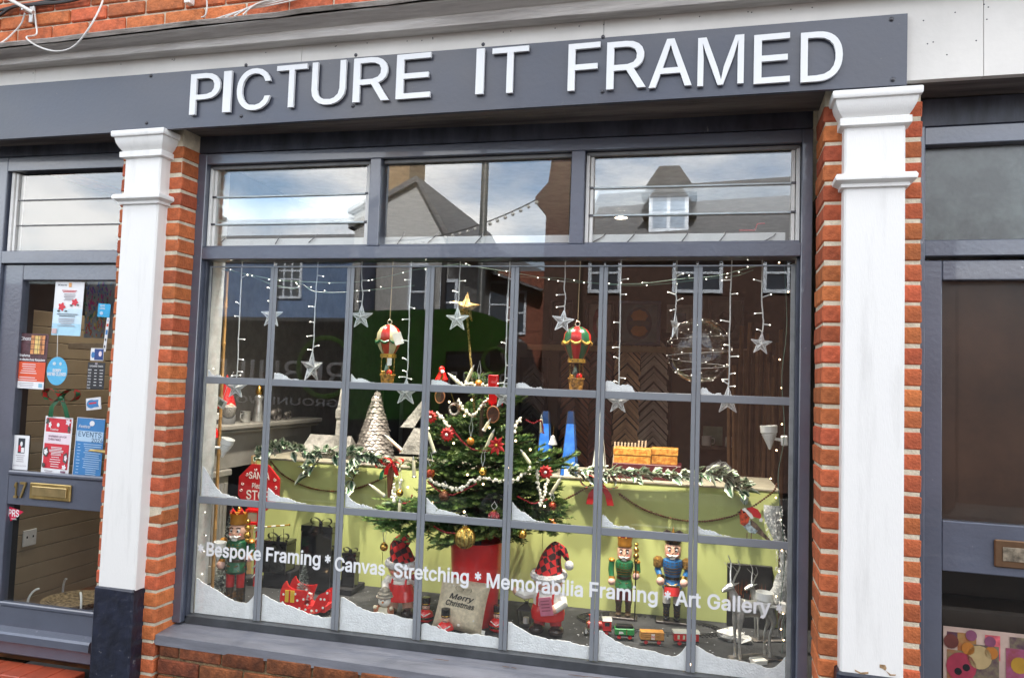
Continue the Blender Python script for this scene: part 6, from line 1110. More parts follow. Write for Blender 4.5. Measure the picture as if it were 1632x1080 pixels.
    g = G(); g.ball((0, -.097*s, .783*s), .014*s, 7, (.9, 1.1, 1.3)); part(hd, 'nose', g, skin); g = G(); g.box(-.03*s, .03*s, -.094*s, -.05*s, .705*s, .738*s, .006*s); part(hd, 'beard', g, wht)
    if drum:
        lz('crown', [(.086, .872), (.09, .88), (.098, .97), (.001, .968)], crownm); g = G()
        g.prism([(-.13*s, .975*s), (-.07*s, 1.02*s), (-.02*s, .995*s), (0, 1.06*s), (.02*s, .995*s), (.07*s, 1.02*s), (.13*s, .975*s), (0, .95*s)], -.03*s, .03*s); part(t, 'crest', g, M('dark crest', (.03, .02, .015), .5)); g = G(); g.prism([(-.022*s, .97*s), (0, 1.07*s), (.022*s, .97*s)], -.036*s, -.031*s); part(t, 'plume', g, goldp)
        g = G(); g.lathe([(.085*s, -.06*s), (.085*s, .05*s), (.001, .05*s)], 16); g.mv(Matrix.Rotation(radians(-12), 4, 'X')); d = part(t, 'drum', g, redm, loc=(0, -.13*s, .385*s)); g = G(); g.lathe([(.078*s, .052*s), (.001, .055*s)], 14); part(d, 'drum_skin', g, wht, rot=(radians(-12), 0, 0)); g = G(); g.lathe([(.088*s, .038*s), (.09*s, .05*s), (.086*s, .053*s)], 16); part(d, 'drum_rim', g, gold, rot=(radians(-12), 0, 0))
    else:
        cr = lz('crown', [(.088, .872), (.092, .88), (.084, .92), (.096, .985), (.05, .985), (.001, .975)], crownm)
        for k in range(7): a = 2*pi*k/7; g = G(); g.v = [(.096*s*cos(a-.4), .096*s*sin(a-.4), .984*s), (.096*s*cos(a+.4), .096*s*sin(a+.4), .984*s), (.102*s*cos(a), .102*s*sin(a), 1.03*s), (.085*s*cos(a), .085*s*sin(a), .984*s)]; g.f = [(0, 1, 2), (1, 3, 2), (3, 0, 2)]; g.m = [0]*3; part(cr, 'crown_point', g, redm, smooth=False)
        g = G(); g.ball((0, 0, 1.03*s), .024*s, 8); part(cr, 'finial', g, gold)
    return t
nutcracker('tall nutcracker with amber crown, green jacket and a gold ball staff beside the fireplace', 373, 966, 815, greend, redm, M('boot brown', (.05, .03, .015), .35), M('amber crown', (.55, .24, .03), .35, .3), True, rz=.15)
nutcracker('nutcracker with a green jacket and gold ball staff standing behind the toy train', 993, 984, 853, M('mid green gloss', (.02, .16, .06), .3, coat=.3), M('maroon', (.22, .01, .015), .4), M('boot brown', 0), M('amber crown', 0), True)
nutcracker('blue jacketed drummer nutcracker with gold epaulettes and a red drum', 1070, 991, 847, bluen, wht, eyem, M('dark crown', (.12, .06, .02), .4, .5, var=.6, sc=30), False, True, epaul=M('epaulette gold', (.45, .24, .05), .5, .5, var=.4, sc=80, bump=1))
# bottle brush trees
brush = M('frosted bristle', (.30, .34, .32), .8, var=.8, sc=70, col2=(.02, .03, .025), lo=.42, hi=.58)
def brushtree(name, label, p, H, r, base_=True, n=900):
    t = thing(name, label, 'brush tree', p)
    if base_: g = G(); g.lathe([(r*.55, 0), (r*.55, .02), (r*.5, .025), (.001, .025)], 12); part(t, 'foot', g, wood); g = G(); g.tube([(0, 0, .02), (0, 0, H)], .004, 5); part(t, 'stem', g, bark)
    g = G(); z0 = .05*H+(.03 if base_ else 0)
    for i in range(n):
        s = R.random()**1.3; z = lerp(z0, H, s); rr = r*(1-s)*U(.75, 1.05)+.003; a = U(0, 2*pi); c, d = cos(a), sin(a); g.v += [(0, 0, z), (c*rr-d*.0018, d*rr+c*.0018, z-.12*rr), (c*rr+d*.0018, d*rr-c*.0018, z-.1*rr)]; m_ = len(g.v); g.f.append((m_-3, m_-2, m_-1)); g.m.append(0)
    stuff(t, 'bristles', g, brush, smooth=False); return t
p = base(362, 950); brushtree('brush_tree', 'tall frosted bottle brush tree standing behind the crowned nutcracker', p, zof(p.x, p.y, 803)-FZ, .085, n=1500)
# red octagonal sign
p = base(415, 935); Y = p.y; t = thing('stop_sign', 'red octagonal sign on a striped post with a toy lantern', 'sign', p); sc_ = mpp((p.x, Y, 1.1)); r = 39*sc_; c = at(413, 776, Y)-p; zc_ = c.z
g = G(); g.prism([(r*cos(pi/8+k*pi/4), r*sin(pi/8+k*pi/4)) for k in range(8)], -.006, .006); sg = part(t, 'panel', g, M('sign red', (.50, .015, .018), .45), loc=(c.x, 0, zc_), smooth=False)
for txt, z, wd, h in (('SANTA', .34, .95, .27), ('Please', -.04, .62, .2), ('STOP', -.50, 1.12, .36), ('HERE', -.80, .6, .2)): part(sg, 'word', tmesh('word', txt, r*h, wht, bold=.02, depth=.001, width=r*wd), None, loc=(0, -.0068, r*z), smooth=False)
for x, z in ((-.72, .1), (-.78, -.15), (.74, .35), (.78, .05), (-.55, .5), (.62, -.3), (-.15, .72), (.2, .74)):
    g = G(); g.tube([(.07*r*cos(a*.9)*(1-a/9), 0, .07*r*sin(a*.9)*(1-a/9)) for a in range(7)], .0022, 4); part(sg, 'swirl', g, wht, loc=(x*r, -.0065, z*r), rot=(0, U(0, 6), 0))
g = G(); g.tube([(c.x, .008, 0), (c.x, .008, zc_+r*.3)], .011, 8); part(t, 'post', g, red)
for k in range(9): g = G(); g.tube([(c.x-.012, -.003, .05+k*.05), (c.x+.012, -.003, .075+k*.05)], .0045, 4); part(t, 'stripe', g, wht)
q = at(408, 824, Y)-p; g = G(); h = 16*sc_; g.box(q.x-h*.75, q.x+h*.75, -.045, -.006, q.z-h*.6, q.z-h*.3, .002); g.box(q.x-h*.75, q.x+h*.75, -.045, -.006, q.z+h*.6, q.z+h*.9, .002)
for sx in (-1, 1): g.box(q.x+sx*h*.65-.003, q.x+sx*h*.65+.003, -.045, -.006, q.z-h*.3, q.z+h*.6, .0)
ln = part(t, 'lantern', g, red); g = G(); g.box(q.x-h*.55, q.x+h*.55, -.035, -.012, q.z-h*.29, q.z+h*.59); part(ln, 'window', g, cream)
q = at(405, 862, Y)-p
for a in (.3, pi-.3, -.9, pi+.9): part(t, 'ribbon_loop', ribbonloop((q.x, -.03, q.z), .026, .012, a), checker('striped ribbon', (.5, .02, .02), (.8, .78, .74), 90, .5) if 'striped ribbon' not in MATS else MATS['striped ribbon'])
# glass gift lanterns with black bows on a black plinth
gbx = M('smoked black glass', (.008, .009, .010), .08, spec=.9, coat=.3)
a = base(418, 975); b = base(560, 960); Yb = .66
for i, (x0, x1, ys, hgt) in enumerate(((418, 462, .70, 910), (466, 560, .70, 935))):
    A = at(x0, 940, ys); B = at(x1, 940, ys); z1 = at((x0+x1)/2, hgt, ys).z; g = G(); g.box(-(B.x-A.x)/2, (B.x-A.x)/2, 0, .18, 0, z1-FZ, .004); solo('plinth', g, M('black felt', (.008, .008, .009), .95), ['smaller black plinth under the small black gift box', 'wider black plinth behind the red sleigh'][i], 'plinth', ((A.x+B.x)/2, ys, FZ))
def giftlantern(label, x0, x1, pyt, pyb, Y, snow=False):
    A = at(x0, pyb, Y); B = at(x1, pyt, Y); t = thing('gift_lantern', label, 'gift box', ((A.x+B.x)/2, Y+.03, A.z), group='black gift boxes with bows'); w2 = (B.x-A.x)/2; h = B.z-A.z; g = G(); g.box(-w2, w2, -w2*.7, w2*.7, 0, h*.9, .003); part(t, 'box', g, gbx)
    g = G(); g.box(-w2-.004, w2+.004, -w2*.75, w2*.75, h*.9, h, .003); part(t, 'lid', g, gbx)
    for sx in (-1, 1):
        for sy in (-1, 1): g = G(); g.tube([(sx*w2, sy*w2*.7, 0), (sx*w2, sy*w2*.7, h*.9)], .0018, 4); part(t, 'corner_strip', g, M('pewter', (.16, .16, .17), .4, .8))
    blk = M('black satin', (.012, .012, .014), .25, spec=.8)
    for a in (.25, pi-.25): part(t, 'bow_loop', ribbonloop((0, -w2*.2, h+.008), min(w2*.62, .036), .022, a), blk)
    g = G(); g.ball((0, -w2*.2, h+.008), .011, 7); part(t, 'knot', g, blk)
    for sx in (-1, 1): g = G(); g.v = [(0, -w2*.76, h), (sx*.02, -w2*.78, h), (sx*.05, -w2*.8, h-.04), (sx*.035, -w2*.8, h-.045)]; g.f = [(0, 1, 2, 3)]; g.m = [0]; part(t, 'tail', g, blk)
giftlantern('small black gift box with a bow beside the red sign post', 420, 460, 862, 910, .70); giftlantern('tallest black gift box with a big bow behind the red sleigh', 481, 534, 838, 936, .70); giftlantern('black gift box with a bow just left of the plaid hatted girl figurine', 543, 566, 882, 934, .74)
p = at(425, 843, .62); q = at(461, 836, .62); t = thing('striped_rod', 'gold and white striped rod on thin black legs above the small black gift box', 'rod', p); p2 = at(392, 842, .62)-p; d = q-p
for k in range(10): a = p2.lerp(d, k/10); b = p2.lerp(d, (k+1)/10); part(t, 'stripe', G().tube([a, b], .0045, 6), goldp if k % 2 else wht)
for x in (436, 452): a = at(x, 842, .62)-p; b = at(x, 866, .62)-p; part(t, 'leg', G().tube([a, b], .0015, 4), eyem)
g = G(); g.ball(d, .007, 7); part(t, 'knob', g, gold)
# red sleigh
t, H = unit('sleigh', 'glossy red toy sleigh with white spots and a painted yellow present', 'sleigh', 492, 976, 924, .06); k = mpp(t.location); W = 41*k
sh = [((300+x/4.7-492)/41, (976-(780+y/4.7))/52) for x, y in ((705, 815), (708, 760), (722, 712), (742, 682), (752, 678), (762, 700), (785, 722), (830, 735), (890, 735), (925, 728), (914, 770), (900, 815), (896, 845), (918, 862), (950, 860), (972, 835), (990, 790), (1012, 757), (1050, 738), (1088, 718), (1096, 740), (1088, 790), (1066, 832), (1036, 868), (1005, 893), (940, 900), (860, 902), (780, 898), (740, 880), (716, 850))]
sh = [(p.x, p.z) for p in smoothpts([V((x, 0, z)) for x, z in sh], 2)]
for s, y in ((0, -.055), (1, .045)): g = G(); g.prism([(x*W, z*H) for x, z in sh], y, y+.010); part(t, 'side', g, red, smooth=False)
g = G(); g.box(-.9*W, .8*W, -.044, .044, .13*H, .3*H); part(t, 'seat', g, redm)
for s in (-.05, .05): g = G(); g.tube([(-1.0*W, s, .02*H), (.8*W, s, .02*H), (1.02*W, s, .12*H), (1.08*W, s, .3*H)], .003, 5); part(t, 'runner', g, eyem)
for x in (-.6, 0, .6): g = G(); g.tube([(x*W, -.05, .02*H), (x*W, -.05, .14*H)], .002, 4); part(t, 'strut', g, eyem)
for x, z in ((-.9, .35), (-.7, .25), (-.45, .2), (-.2, .22), (.05, .2), (.3, .18), (.5, .2), (.75, .3), (-.3, .45), (-.05, .5), (.05, .8), (.8, .55), (.9, .75), (-.4, .64), (.65, .55), (.12, .35), (-.88, .6)): g = G(); g.lathe([(.0062, 0), (.0001, .0012)], 8); g.mv(Matrix.Rotation(pi/2, 4, 'X')); part(t, 'spot', g, wht, loc=(x*W, -.0553, z*H))
g = G(); g.box(-.80*W, -.42*W, -.060, -.0553, .38*H, .74*H, .001); part(t, 'painted_present', g, M('present yellow', (.78, .50, .03), .4)); g = G(); g.box(-.64*W, -.58*W, -.0615, -.0602, .38*H, .74*H); part(t, 'painted_ribbon', g, red)
p = V(t.location)+V((-.28*W, .0, .35*H)); brushtree('brush_tree', 'small frosted bottle brush tree standing in the red sleigh', p, zof(p.x, p.y, 890)-p.z, .045, False, 700)
g = G(); g.box(-.02, .02, -.015, .015, 0, .03, .002); solo('present', g, checker('present paper', (.6, .03, .03), (.75, .73, .68), 70), 'tiny wrapped present in the red sleigh beside the brush tree', 'present', V(t.location)+V((.0, -.02, .45*H)))
# children figurines
plaid = checker('red plaid', (.50, .014, .014), (.03, .008, .008), 36, .8)
darkb = M('boot dark', (.025, .015, .012), .25, coat=.3); hairm = M('hair brown', (.10, .035, .015), .6)
def child(label, px, pyb, pyt, girl, rz):
    t, H = unit('child_figurine', label, 'figurine', px, pyb, pyt, rz); s = H
    B = lambda c, r, sc=(1, 1, 1), n=12: G().ball((c[0]*s, c[1]*s, c[2]*s), r*s, n, sc)
    for sx in (-1, 1): part(t, 'boot', B((sx*.115, -.045, .062), .088, (1, 1.35, .72)), darkb); part(t, 'leg', G().tube([(sx*.10*s, 0, .08*s), (sx*.09*s, 0, .24*s)], [.062*s, .075*s], 9), skin if girl else redm)
    g = G(); g.lathe([(r*s, z*s) for r, z in ([(.12, .2), (.20, .21), (.19, .27), (.155, .37), (.15, .42), (.12, .46), (.06, .48)] if girl else [(.12, .17), (.19, .18), (.2, .25), (.18, .33), (.15, .36)])], 16, sy=.85); part(t, 'dress' if girl else 'trousers', g, red)
    g = G(); g.lathe([(r*s, z*s) for r, z in ([(.148, .385), (.152, .44), (.12, .49), (.07, .52)] if girl else [(.17, .335), (.175, .40), (.15, .47), (.09, .52)])], 16, sy=.85); part(t, 'shirt', g, wht)
    for sx in (-1, 1):
        part(t, 'strap', G().tube([(sx*.09*s, -.125*s, .34*s), (sx*.09*s, -.128*s, .43*s), (sx*.08*s, -.06*s, .51*s)], .016*s, 6), red)
        if girl: pts = [(sx*.13*s, 0, .47*s), (sx*.19*s, -.03*s, .40*s), (sx*.17*s, -.09*s, .33*s)] if sx < 0 else [(sx*.13*s, 0, .47*s), (sx*.20*s, -.07*s, .46*s), (sx*.20*s, -.12*s, .52*s)]
        else: pts = [(sx*.15*s, 0, .45*s), (sx*.27*s, -.05*s, .42*s), (sx*.36*s, -.08*s, .46*s)] if sx < 0 else [(sx*.15*s, 0, .45*s), (sx*.2*s, -.07*s, .38*s), (sx*.12*s, -.15*s, .33*s)]
        part(t, 'arm', G().tube(pts, [.06*s, .056*s, .05*s], 9), wht); e = pts[-1]; part(t, 'hand', G().ball(e, .048*s, 9), skin if not (girl and sx > 0) else M('mitten maroon', (.3, .01, .02), .5))
    hd = part(t, 'head', B((0, -.01, .585), .15, (1.05, .95, .88), 16), skin); part(hd, 'hair', G().tube([(.15*s*cos(a)*1.0, -.01*s+.14*s*sin(a), .635*s+.018*s*sin(3*a)) for a in [pi+pi*k/12 for k in range(13)]], .026*s, 6), hairm)
    for sx in (-1, 1): part(hd, 'eye', B((sx*.045, -.145, .60), .011, (1, .5, 1.5), 7), eyem); part(hd, 'cheek', B((sx*.085, -.125, .565), .026, (1, .5, .9), 8), M('rosy cheek', (.78, .22, .14), .5)); part(hd, 'ear', B((sx*.155, 0, .58), .03, (.6, 1, 1.2), 7), skin)
    part(hd, 'nose', B((0, -.155, .578), .016, (1, 1, .9), 7), M('rosy cheek', 0)); part(hd, 'mouth', G().tube([(-.03*s, -.143*s, .54*s), (0, -.148*s, .53*s), (.03*s, -.143*s, .54*s)], .006*s, 4), redm)
    g = G(); n = 28
    part(t, 'fur_trim', G().tube([(.172*s*cos(a), -.005*s+.16*s*sin(a), (.665+.02*sin(a))*s) for a in [2*pi*k/n for k in range(n)]], .044*s, 8, closed=True), fur)
    part(t, 'scarf', G().tube([(.10*s*cos(a), .09*s*sin(a)-.01*s, .487*s) for a in [2*pi*k/16 for k in range(16)]], .035*s, 7, closed=True), fur)
    tip = (.0, .03, 1.0); bend = -.05 if girl else .02
    P = [(0, 0, .68), (bend*.3, 0, .76), (bend, .01, .86), (bend*.6+.05, .02, .95), (.10 if not girl else .05, .02, .985)]; part(t, 'hat', G().tube(smoothpts([(x*s, y*s, z*s) for x, y, z in P], 3), [lerp(.175, .07, (i/12)**.8)*s for i in range(13)], 14), plaid)
    pe = (.24, -.02, .80) if not girl else (.13, -.05, .9)
    if not girl: part(t, 'hat_tail', G().tube(smoothpts([(x*s, y*s, z*s) for x, y, z in ((.08, .02, .97), (.16, 0, .95), (.22, -.01, .85))], 3), [.07*s, .06*s, .055*s, .05*s, .04*s, .03*s, .02*s], 9), plaid); part(t, 'pompom', B(pe, .055, n=10), fur)
    return t, s
child('girl figurine in a red dress and plaid hat standing left of the red tub', 637, 981, 853, True, .12)
t, s = child('boy figurine in a plaid hat with a bobble, holding out a little lantern', 872, 1010, 868, False, -.12)
g = G(); g.box(-.075*s, .075*s, -.004, 0, -.1*s, .1*s, .001); part(t, 'paper_tag', g, M('pink tag', (.55, .16, .24), .6), loc=(.04*s, -.215*s, .37*s), rot=(0, -.2, 0)); 
for k in range(4): g = G(); g.box(-.05*s, .05*s, -.0052, -.0042, (.055-k*.035)*s, (.068-k*.035)*s); part(t, 'tag_print', g, M('tag ink', (.25, .05, .09), .6), loc=(.04*s, -.215*s, .37*s), rot=(0, -.2, 0))
def lantern(label, px, pyb, pyt, hw, z=None):
    p = base(px, pyb) if z is None else z; t = thing('lantern', label, 'lantern', p); k = mpp(p); w2 = hw*k; H = zof(p.x, p.y, pyt)-p.z; bk = M('lantern black', (.015, .014, .013), .5)
    g = G(); g.lathe([(w2*1.1, 0), (w2*1.1, .006), (w2*.9, .012)], 4, a0=pi/4); part(t, 'base', g, bk, smooth=False)
    for sx in (-1, 1):
        for sy in (-1, 1): g = G(); g.tube([(sx*w2*.65, sy*w2*.65, .01), (sx*w2*.85, sy*w2*.85, H*.68)], .0035, 4); part(t, 'corner_post', g, bk)
    g = G(); g.lathe([(w2*1.35, H*.68), (w2*1.3, H*.72), (w2*.5, H*.88), (w2*.3, H*.9), (w2*.32, H*.95), (.001, H)], 4, a0=pi/4); part(t, 'roof', g, bk, smooth=False); g = G(); g.lathe([(w2*.35, .012), (w2*.33, H*.34), (.001, H*.35)], 8); part(t, 'candle', g, wht)
    g = G(); g.tube([(.012*cos(a), 0, H+.01+.014*sin(a)) for a in [2*pi*v/10 for v in range(10)]], .0018, 4, closed=True); part(t, 'ring', g, bk); return t
lantern('small black lantern standing behind the girl figurine', 657, 962, 925, 10); lantern('black lantern with a white candle beside the feet of the boy figurine', 838, 996, 957, 14)
t, H = unit('snowman_figurine', 'small rustic snowman figurine with a striped bobble hat in front of the girl', 'figurine', 611, 1001, 934, .1); s = H
g = G(); g.lathe([(r*s, z*s) for r, z in ((.14, 0), (.18, .05), (.23, .25), (.22, .38), (.14, .52))], 14); part(t, 'body', g, M('cream glaze', (.66, .60, .44), .35)); 
for sx in (-1, 1): g = G(); g.ball((sx*.15*s, -.02*s, .40*s), .14*s, 9, (.75, 1, 1.15)); part(t, 'cape', g, M('rust glaze', (.30, .10, .035), .4)); g = G(); g.ball((sx*.2*s, -.1*s, .52*s), .05*s, 7); part(t, 'hand', g, M('cream glaze', 0))
g = G(); g.ball((0, 0, .66*s), .16*s, 12, (1, .95, .9)); hd = part(t, 'head', g, wht); g = G(); g.lathe([(.03*s, 0), (.001, .09*s)], 7); part(hd, 'nose', g, orange, loc=(0, -.14*s, .66*s), rot=(pi/2, 0, 0))
for sx in (-1, 1): part(hd, 'eye', G().ball((sx*.05*s, -.145*s, .71*s), .015*s, 6), eyem)
g = G(); g.lathe([(r*s, z*s) for r, z in ((.19, .74), (.21, .77), (.17, .80), (.18, .84), (.13, .87), (.13, .92), (.07, .97), (.001, 1.0))], 12); part(t, 'hat', g, M('hat grey', (.34, .31, .25), .8, var=.3, sc=40)); part(t, 'button', G().ball((0, -.235*s, .2*s), .03*s, 7), redm)
for i, (px, yb, yt_, l) in enumerate(((678, 991, 949, 'red round soldier ornament just left of the cushion'), (709, 1013, 967, 'red round soldier ornament in front of the cushion'), (792, 1006, 962, 'red round soldier ornament at the right of the red tub'))):
    t, H = unit('soldier_ornament', l, 'ornament', px, yb, yt_, .1, 'round red soldier ornaments'); s = H; g = G(); g.lathe([(r*s, z*s) for r, z in ((.16, 0), (.29, .10), (.32, .25), (.26, .40), (.13, .50))], 14); part(t, 'body', g, red); g = G(); g.lathe([(.322*s, .17*s), (.33*s, .19*s), (.33*s, .24*s), (.318*s, .26*s)], 14); bl = part(t, 'belt', g, eyem)
    g = G(); g.box(-.06*s, .06*s, -.345*s, -.325*s, .175*s, .255*s); part(bl, 'buckle', g, gold); g = G(); g.ball((0, 0, .58*s), .15*s, 10); hd = part(t, 'head', g, skin); g = G(); g.lathe([(r*s, z*s) for r, z in ((.16, .66), (.17, .68), (.16, .95), (.001, .97))], 12); part(t, 'hat', g, eyem); g = G(); g.lathe([(.172*s, .69*s), (.175*s, .71*s), (.168*s, .73*s)], 12); part(t, 'hat_band', g, gold)
    part(hd, 'moustache', G().tube([(-.07*s, -.135*s, .54*s), (.07*s, -.135*s, .54*s)], .018*s, 5), eyem)
    for sx in (-1, 1): part(hd, 'eye', G().ball((sx*.05*s, -.142*s, .61*s), .015*s, 6), eyem); part(t, 'sash', G().tube([(sx*.22*s, -.2*s, .42*s), (0, -.31*s, .3*s)], .018*s, 5), wht)
# cushion
p = base(727, 1008); k = mpp(p); W = 41*k; t = thing('cushion', 'linen cushion printed Merry Christmas leaning on the red tub', 'cushion', p+V((0, .02, 0)), 0); t.rotation_euler = (radians(-16), radians(7), .05); g = G(); n = 14
for sgn in (-1, 1):
    for i in range(n+1):
        for j in range(n+1): u, v = 2*i/n-1, 2*j/n-1; b = ((1-u**4)*(1-v**4))**.6; sx = 1-.06*(1-v*v) if abs(u) > .99 else 1-.06*(1-v*v)*abs(u); sz = 1-.06*(1-u*u)*abs(v); g.v.append((u*W*sx, sgn*b*.055-.03, (v*sz+1)*W*1.0))
for q in range(2):
    o = q*(n+1)**2
    for i in range(n):
        for j in range(n): f = (o+i*(n+1)+j, o+(i+1)*(n+1)+j, o+(i+1)*(n+1)+j+1, o+i*(n+1)+j+1); g.f.append(f if q == 0 else f[::-1]); g.m.append(0)
part(t, 'cover', g, M('linen', (.76, .66, .47), .95, var=.12, sc=60, bump=.6, bsc=400), ang=90); dkink = M('print black', (.02, .02, .018), .7); Yc = -.0875
for txt, z, wd in (('Merry', 1.18, .95), ('Christmas', .92, 1.15)): part(t, 'word', tmesh('word', txt, W*.19, dkink, bold=.03, depth=.0012, width=W*wd, slant=.25), None, loc=(0, Yc, W*z), smooth=False)
lm2 = G(); lm2.prism([(0, 0), (.3, .12), (.7, .12), (1, 0), (.7, -.12), (.3, -.12)], -.002, 0); lm2 = lm2.mesh('leaf', M('print green', (.10, .16, .07), .7, objvar=.4), False)
for k in range(30):
    a = 2*pi*k/30; rr = W*.72; part(t, 'printed_leaf', lm2, None, loc=(rr*cos(a), Yc+.016+.012*abs(cos(2*a)), W+rr*sin(a)*.92), rot=(0, -a-1.2+U(-.5, .5), 0), sc=(W*.17, 1, W*.2))
for x, z in ((-.4, 1.62), (.5, 1.55), (.62, .55), (.1, .28), (.55, 1.4)): g = G(); g.ball((x*W, Yc+.012, z*W), W*.06, 7, (1, .3, 1)); part(t, 'printed_flower', g, wht)
for a in (.2, pi-.2): part(t, 'bow_loop', ribbonloop((.05*W, Yc-.008, 1.55*W), .022, .012, a), M('bow olive', (.07, .10, .03), .6))
g = G(); g.box(0, .022, -.001, .001, 0, .02); part(t, 'side_label', g, wht, loc=(W*.93, -.03, W*.1))
# toy train on its track
tr = M('track black', (.02, .02, .022), .5); c0 = fl(1035, 1000); t = thing('toy_track', 'black plastic toy railway track curving round the nutcrackers', 'toy track', c0)
rx, ry = fl(1150, 1003).x-c0.x, .135; ctr = V((0, .05, 0)); pts = [V((rx*cos(a), ctr.y+ry*sin(a), .004)) for a in [2*pi*k/72 for k in range(72)]]
for s in (.96, 1.04): part(t, 'rail', G().tube([V((p.x*s, ctr.y+(p.y-ctr.y)*(s if s > 1 else .88), .008)) for p in pts], .002, 4, closed=True), tr)
sl = G(); sl.box(-.022, .022, -.004, .004, 0, .005); sl = sl.mesh('sleeper', tr, False)
for k in range(72): p = pts[k]; d = pts[(k+1) % 72]-pts[k-1]; part(t, 'sleeper', sl, None, loc=(p.x, p.y, .0005), rot=(0, 0, atan2(d.y, d.x)+pi/2))
def car(name, label, x0, x1, pyb, body, roofm, kind):
    A = base(x0, pyb); B = base(x1, pyb+1.5); m_ = (A+B)/2; t = thing(name, label, 'toy train', m_+V((0, 0, .009)), atan2(B.y-A.y, B.x-A.x)); L_ = (B-A).length; k = mpp(m_); h = 19*k; g = G()
    for x in (-.28, .28):
        for y in (-.018, .018): q = G(); q.lathe([(.001, -.002), (.009, -.002), (.010, 0), (.009, .002), (.001, .002)], 10); q.mv(Matrix.Rotation(pi/2, 4, 'X')); part(t, 'wheel', q, redm, loc=(x*L_, y, .009))
    g.box(-L_/2, L_/2, -.02, .02, .012, .018, .001); part(t, 'chassis', g, eyem)
    if kind == 'tender': g = G(); g.box(-L_/2, L_/2, -.022, .022, .0185, h*.85, .003); bd = part(t, 'body', g, body); g = G(); g.box(-L_*.46, L_*.46, -.019, .019, h*.85+.0005, h*1.1, .004); g.jit(.0015); part(t, 'coal', g, eyem); g = G(); g.box(.08*L_, .12*L_, -.0228, -.0221, .02, h*.83); part(bd, 'stripe', g, gold); g = G(); g.prism([(-.3*L_, .024), (-.05*L_, .026), (-.1*L_, .034), (-.28*L_, .036)], -.0228, -.0221); part(bd, 'emblem', g, wht)
    if kind == 'wagon':
        for i in range(4): g = G(); z0 = .0185+(h*1.0-.0185)*i/4; g.box(-L_/2, L_/2, -.022, .022, z0+.0004, z0+(h-.0185)/4-.0004, .0012); part(t, 'plank', g, body)
        g = G(); g.box(-.006, .010, -.0228, -.0221, .022, .046); part(t, 'label_panel', g, wht); part(t, 'numeral', tmesh('numeral', 'M', .012, redm, bold=.02, depth=.0006), None, loc=(.002, -.0232, .028), smooth=False)
    if kind == 'coach':
        g = G(); g.box(-L_/2, L_/2, -.021, .021, .0185, h*.98, .002); bd = part(t, 'body', g, body); g = G(); g.prism([(-.026, h*.98), (.026, h*.98), (.02, h*1.12), (-.02, h*1.12)], -L_*.54, L_*.54); g.mv(Matrix.Rotation(pi/2, 4, 'Z')); part(t, 'roof', g, roofm, smooth=False)
        for x in (-.33, -.11, .11, .33): g = G(); g.box(x*L_-.005, x*L_+.005, -.0222, -.0212, h*.5, h*.82); part(bd, 'window', g, cream)
    if kind == 'loco':
        g = G(); g.tube([(-L_*.5, 0, .04), (L_*.12, 0, .04)], .019, 12); part(t, 'boiler', g, M('loco brass red', (.35, .03, .02), .3, .3)); g = G(); g.box(L_*.12, L_*.48, -.024, .024, .018, .066, .003); cb = part(t, 'cab', g, body); g = G(); g.prism([(-.028, .066), (.028, .066), (.018, .076), (-.018, .076)], -L_*.5, -L_*.1); g.mv(Matrix.Rotation(pi/2, 4, 'Z')); part(t, 'cab_roof', g, roofm, smooth=False)
        g = G(); g.lathe([(.006, .055), (.006, .075), (.011, .085), (.011, .088), (.001, .087)], 10, (-L_*.38, 0, 0)); part(t, 'chimney', g, red); g = G(); g.ball((-L_*.14, 0, .062), .010, 8); part(t, 'dome', g, gold); g = G(); g.lathe([(.012, 0), (.008, .006), (.001, .007)], 10); part(t, 'headlamp', g, gold, loc=(-L_*.51, 0, .045), rot=(0, -pi/2, 0)); g = G(); g.prism([(-.02, .004), (.02, .004), (.012, .022), (-.012, .022)], -.01, .0); part(t, 'cow_catcher', g, M('loco grey', (.2, .2, .2), .4, .6), loc=(-L_*.52, 0, 0), rot=(0, 0, -pi/2)); g = G(); g.box(L_*.2, L_*.4, -.0248, -.0241, .042, .06); part(cb, 'cab_window', g, eyem)
    return t
grr = M('grey roof', (.36, .37, .34), .5)
car('locomotive', 'red toy locomotive with gold fittings leading the train', 936, 974, 1011, red, grr, 'loco'); car('tender_wagon', 'bright green toy tender loaded with black coal', 979, 1010, 1018, M('toy green', (.02, .28, .06), .35, coat=.2), grr, 'tender'); car('goods_wagon', 'orange planked toy goods wagon with a small white panel', 1020, 1057, 1026, M('toy orange', (.50, .22, .035), .45, var=.2, sc=40), grr, 'wagon'); car('toy_carriage', 'red toy carriage with a grey roof and cream windows', 1073, 1112, 1028, red, grr, 'coach')
# framed picture leaning on the board
A = at(1158, 1000, BY-.05); B = at(1232, 904, BY-.05); t = thing('canvas', 'dark canvas of glowing orange reeds leaning behind the silver reindeer', 'canvas', ((A.x+B.x)/2, BY-.05, FZ)); t.rotation_euler = (radians(-3), 0, 0); w2 = (B.x-A.x)/2; h = B.z-FZ; g = G(); g.box(-w2, w2, 0, .03, 0, h, .002); part(t, 'stretcher', g, M('painted night', (.012, .011, .011), .35, var=.4, sc=9))
for k in range(60): x = U(-w2, w2)*.95; z0 = h*U(.35, .6); g = G(); l_ = h*U(.08, .22); g.prism([(0, 0), (.0025, 0), (.0015, l_)], -.0008, 0); part(t, 'paint_stroke', g, M('reed %d' % (k % 3), ((.35, .07, .01), (.22, .03, .02), (.30, .12, .03))[k % 3], .4), loc=(x, -.0008, z0), smooth=False)
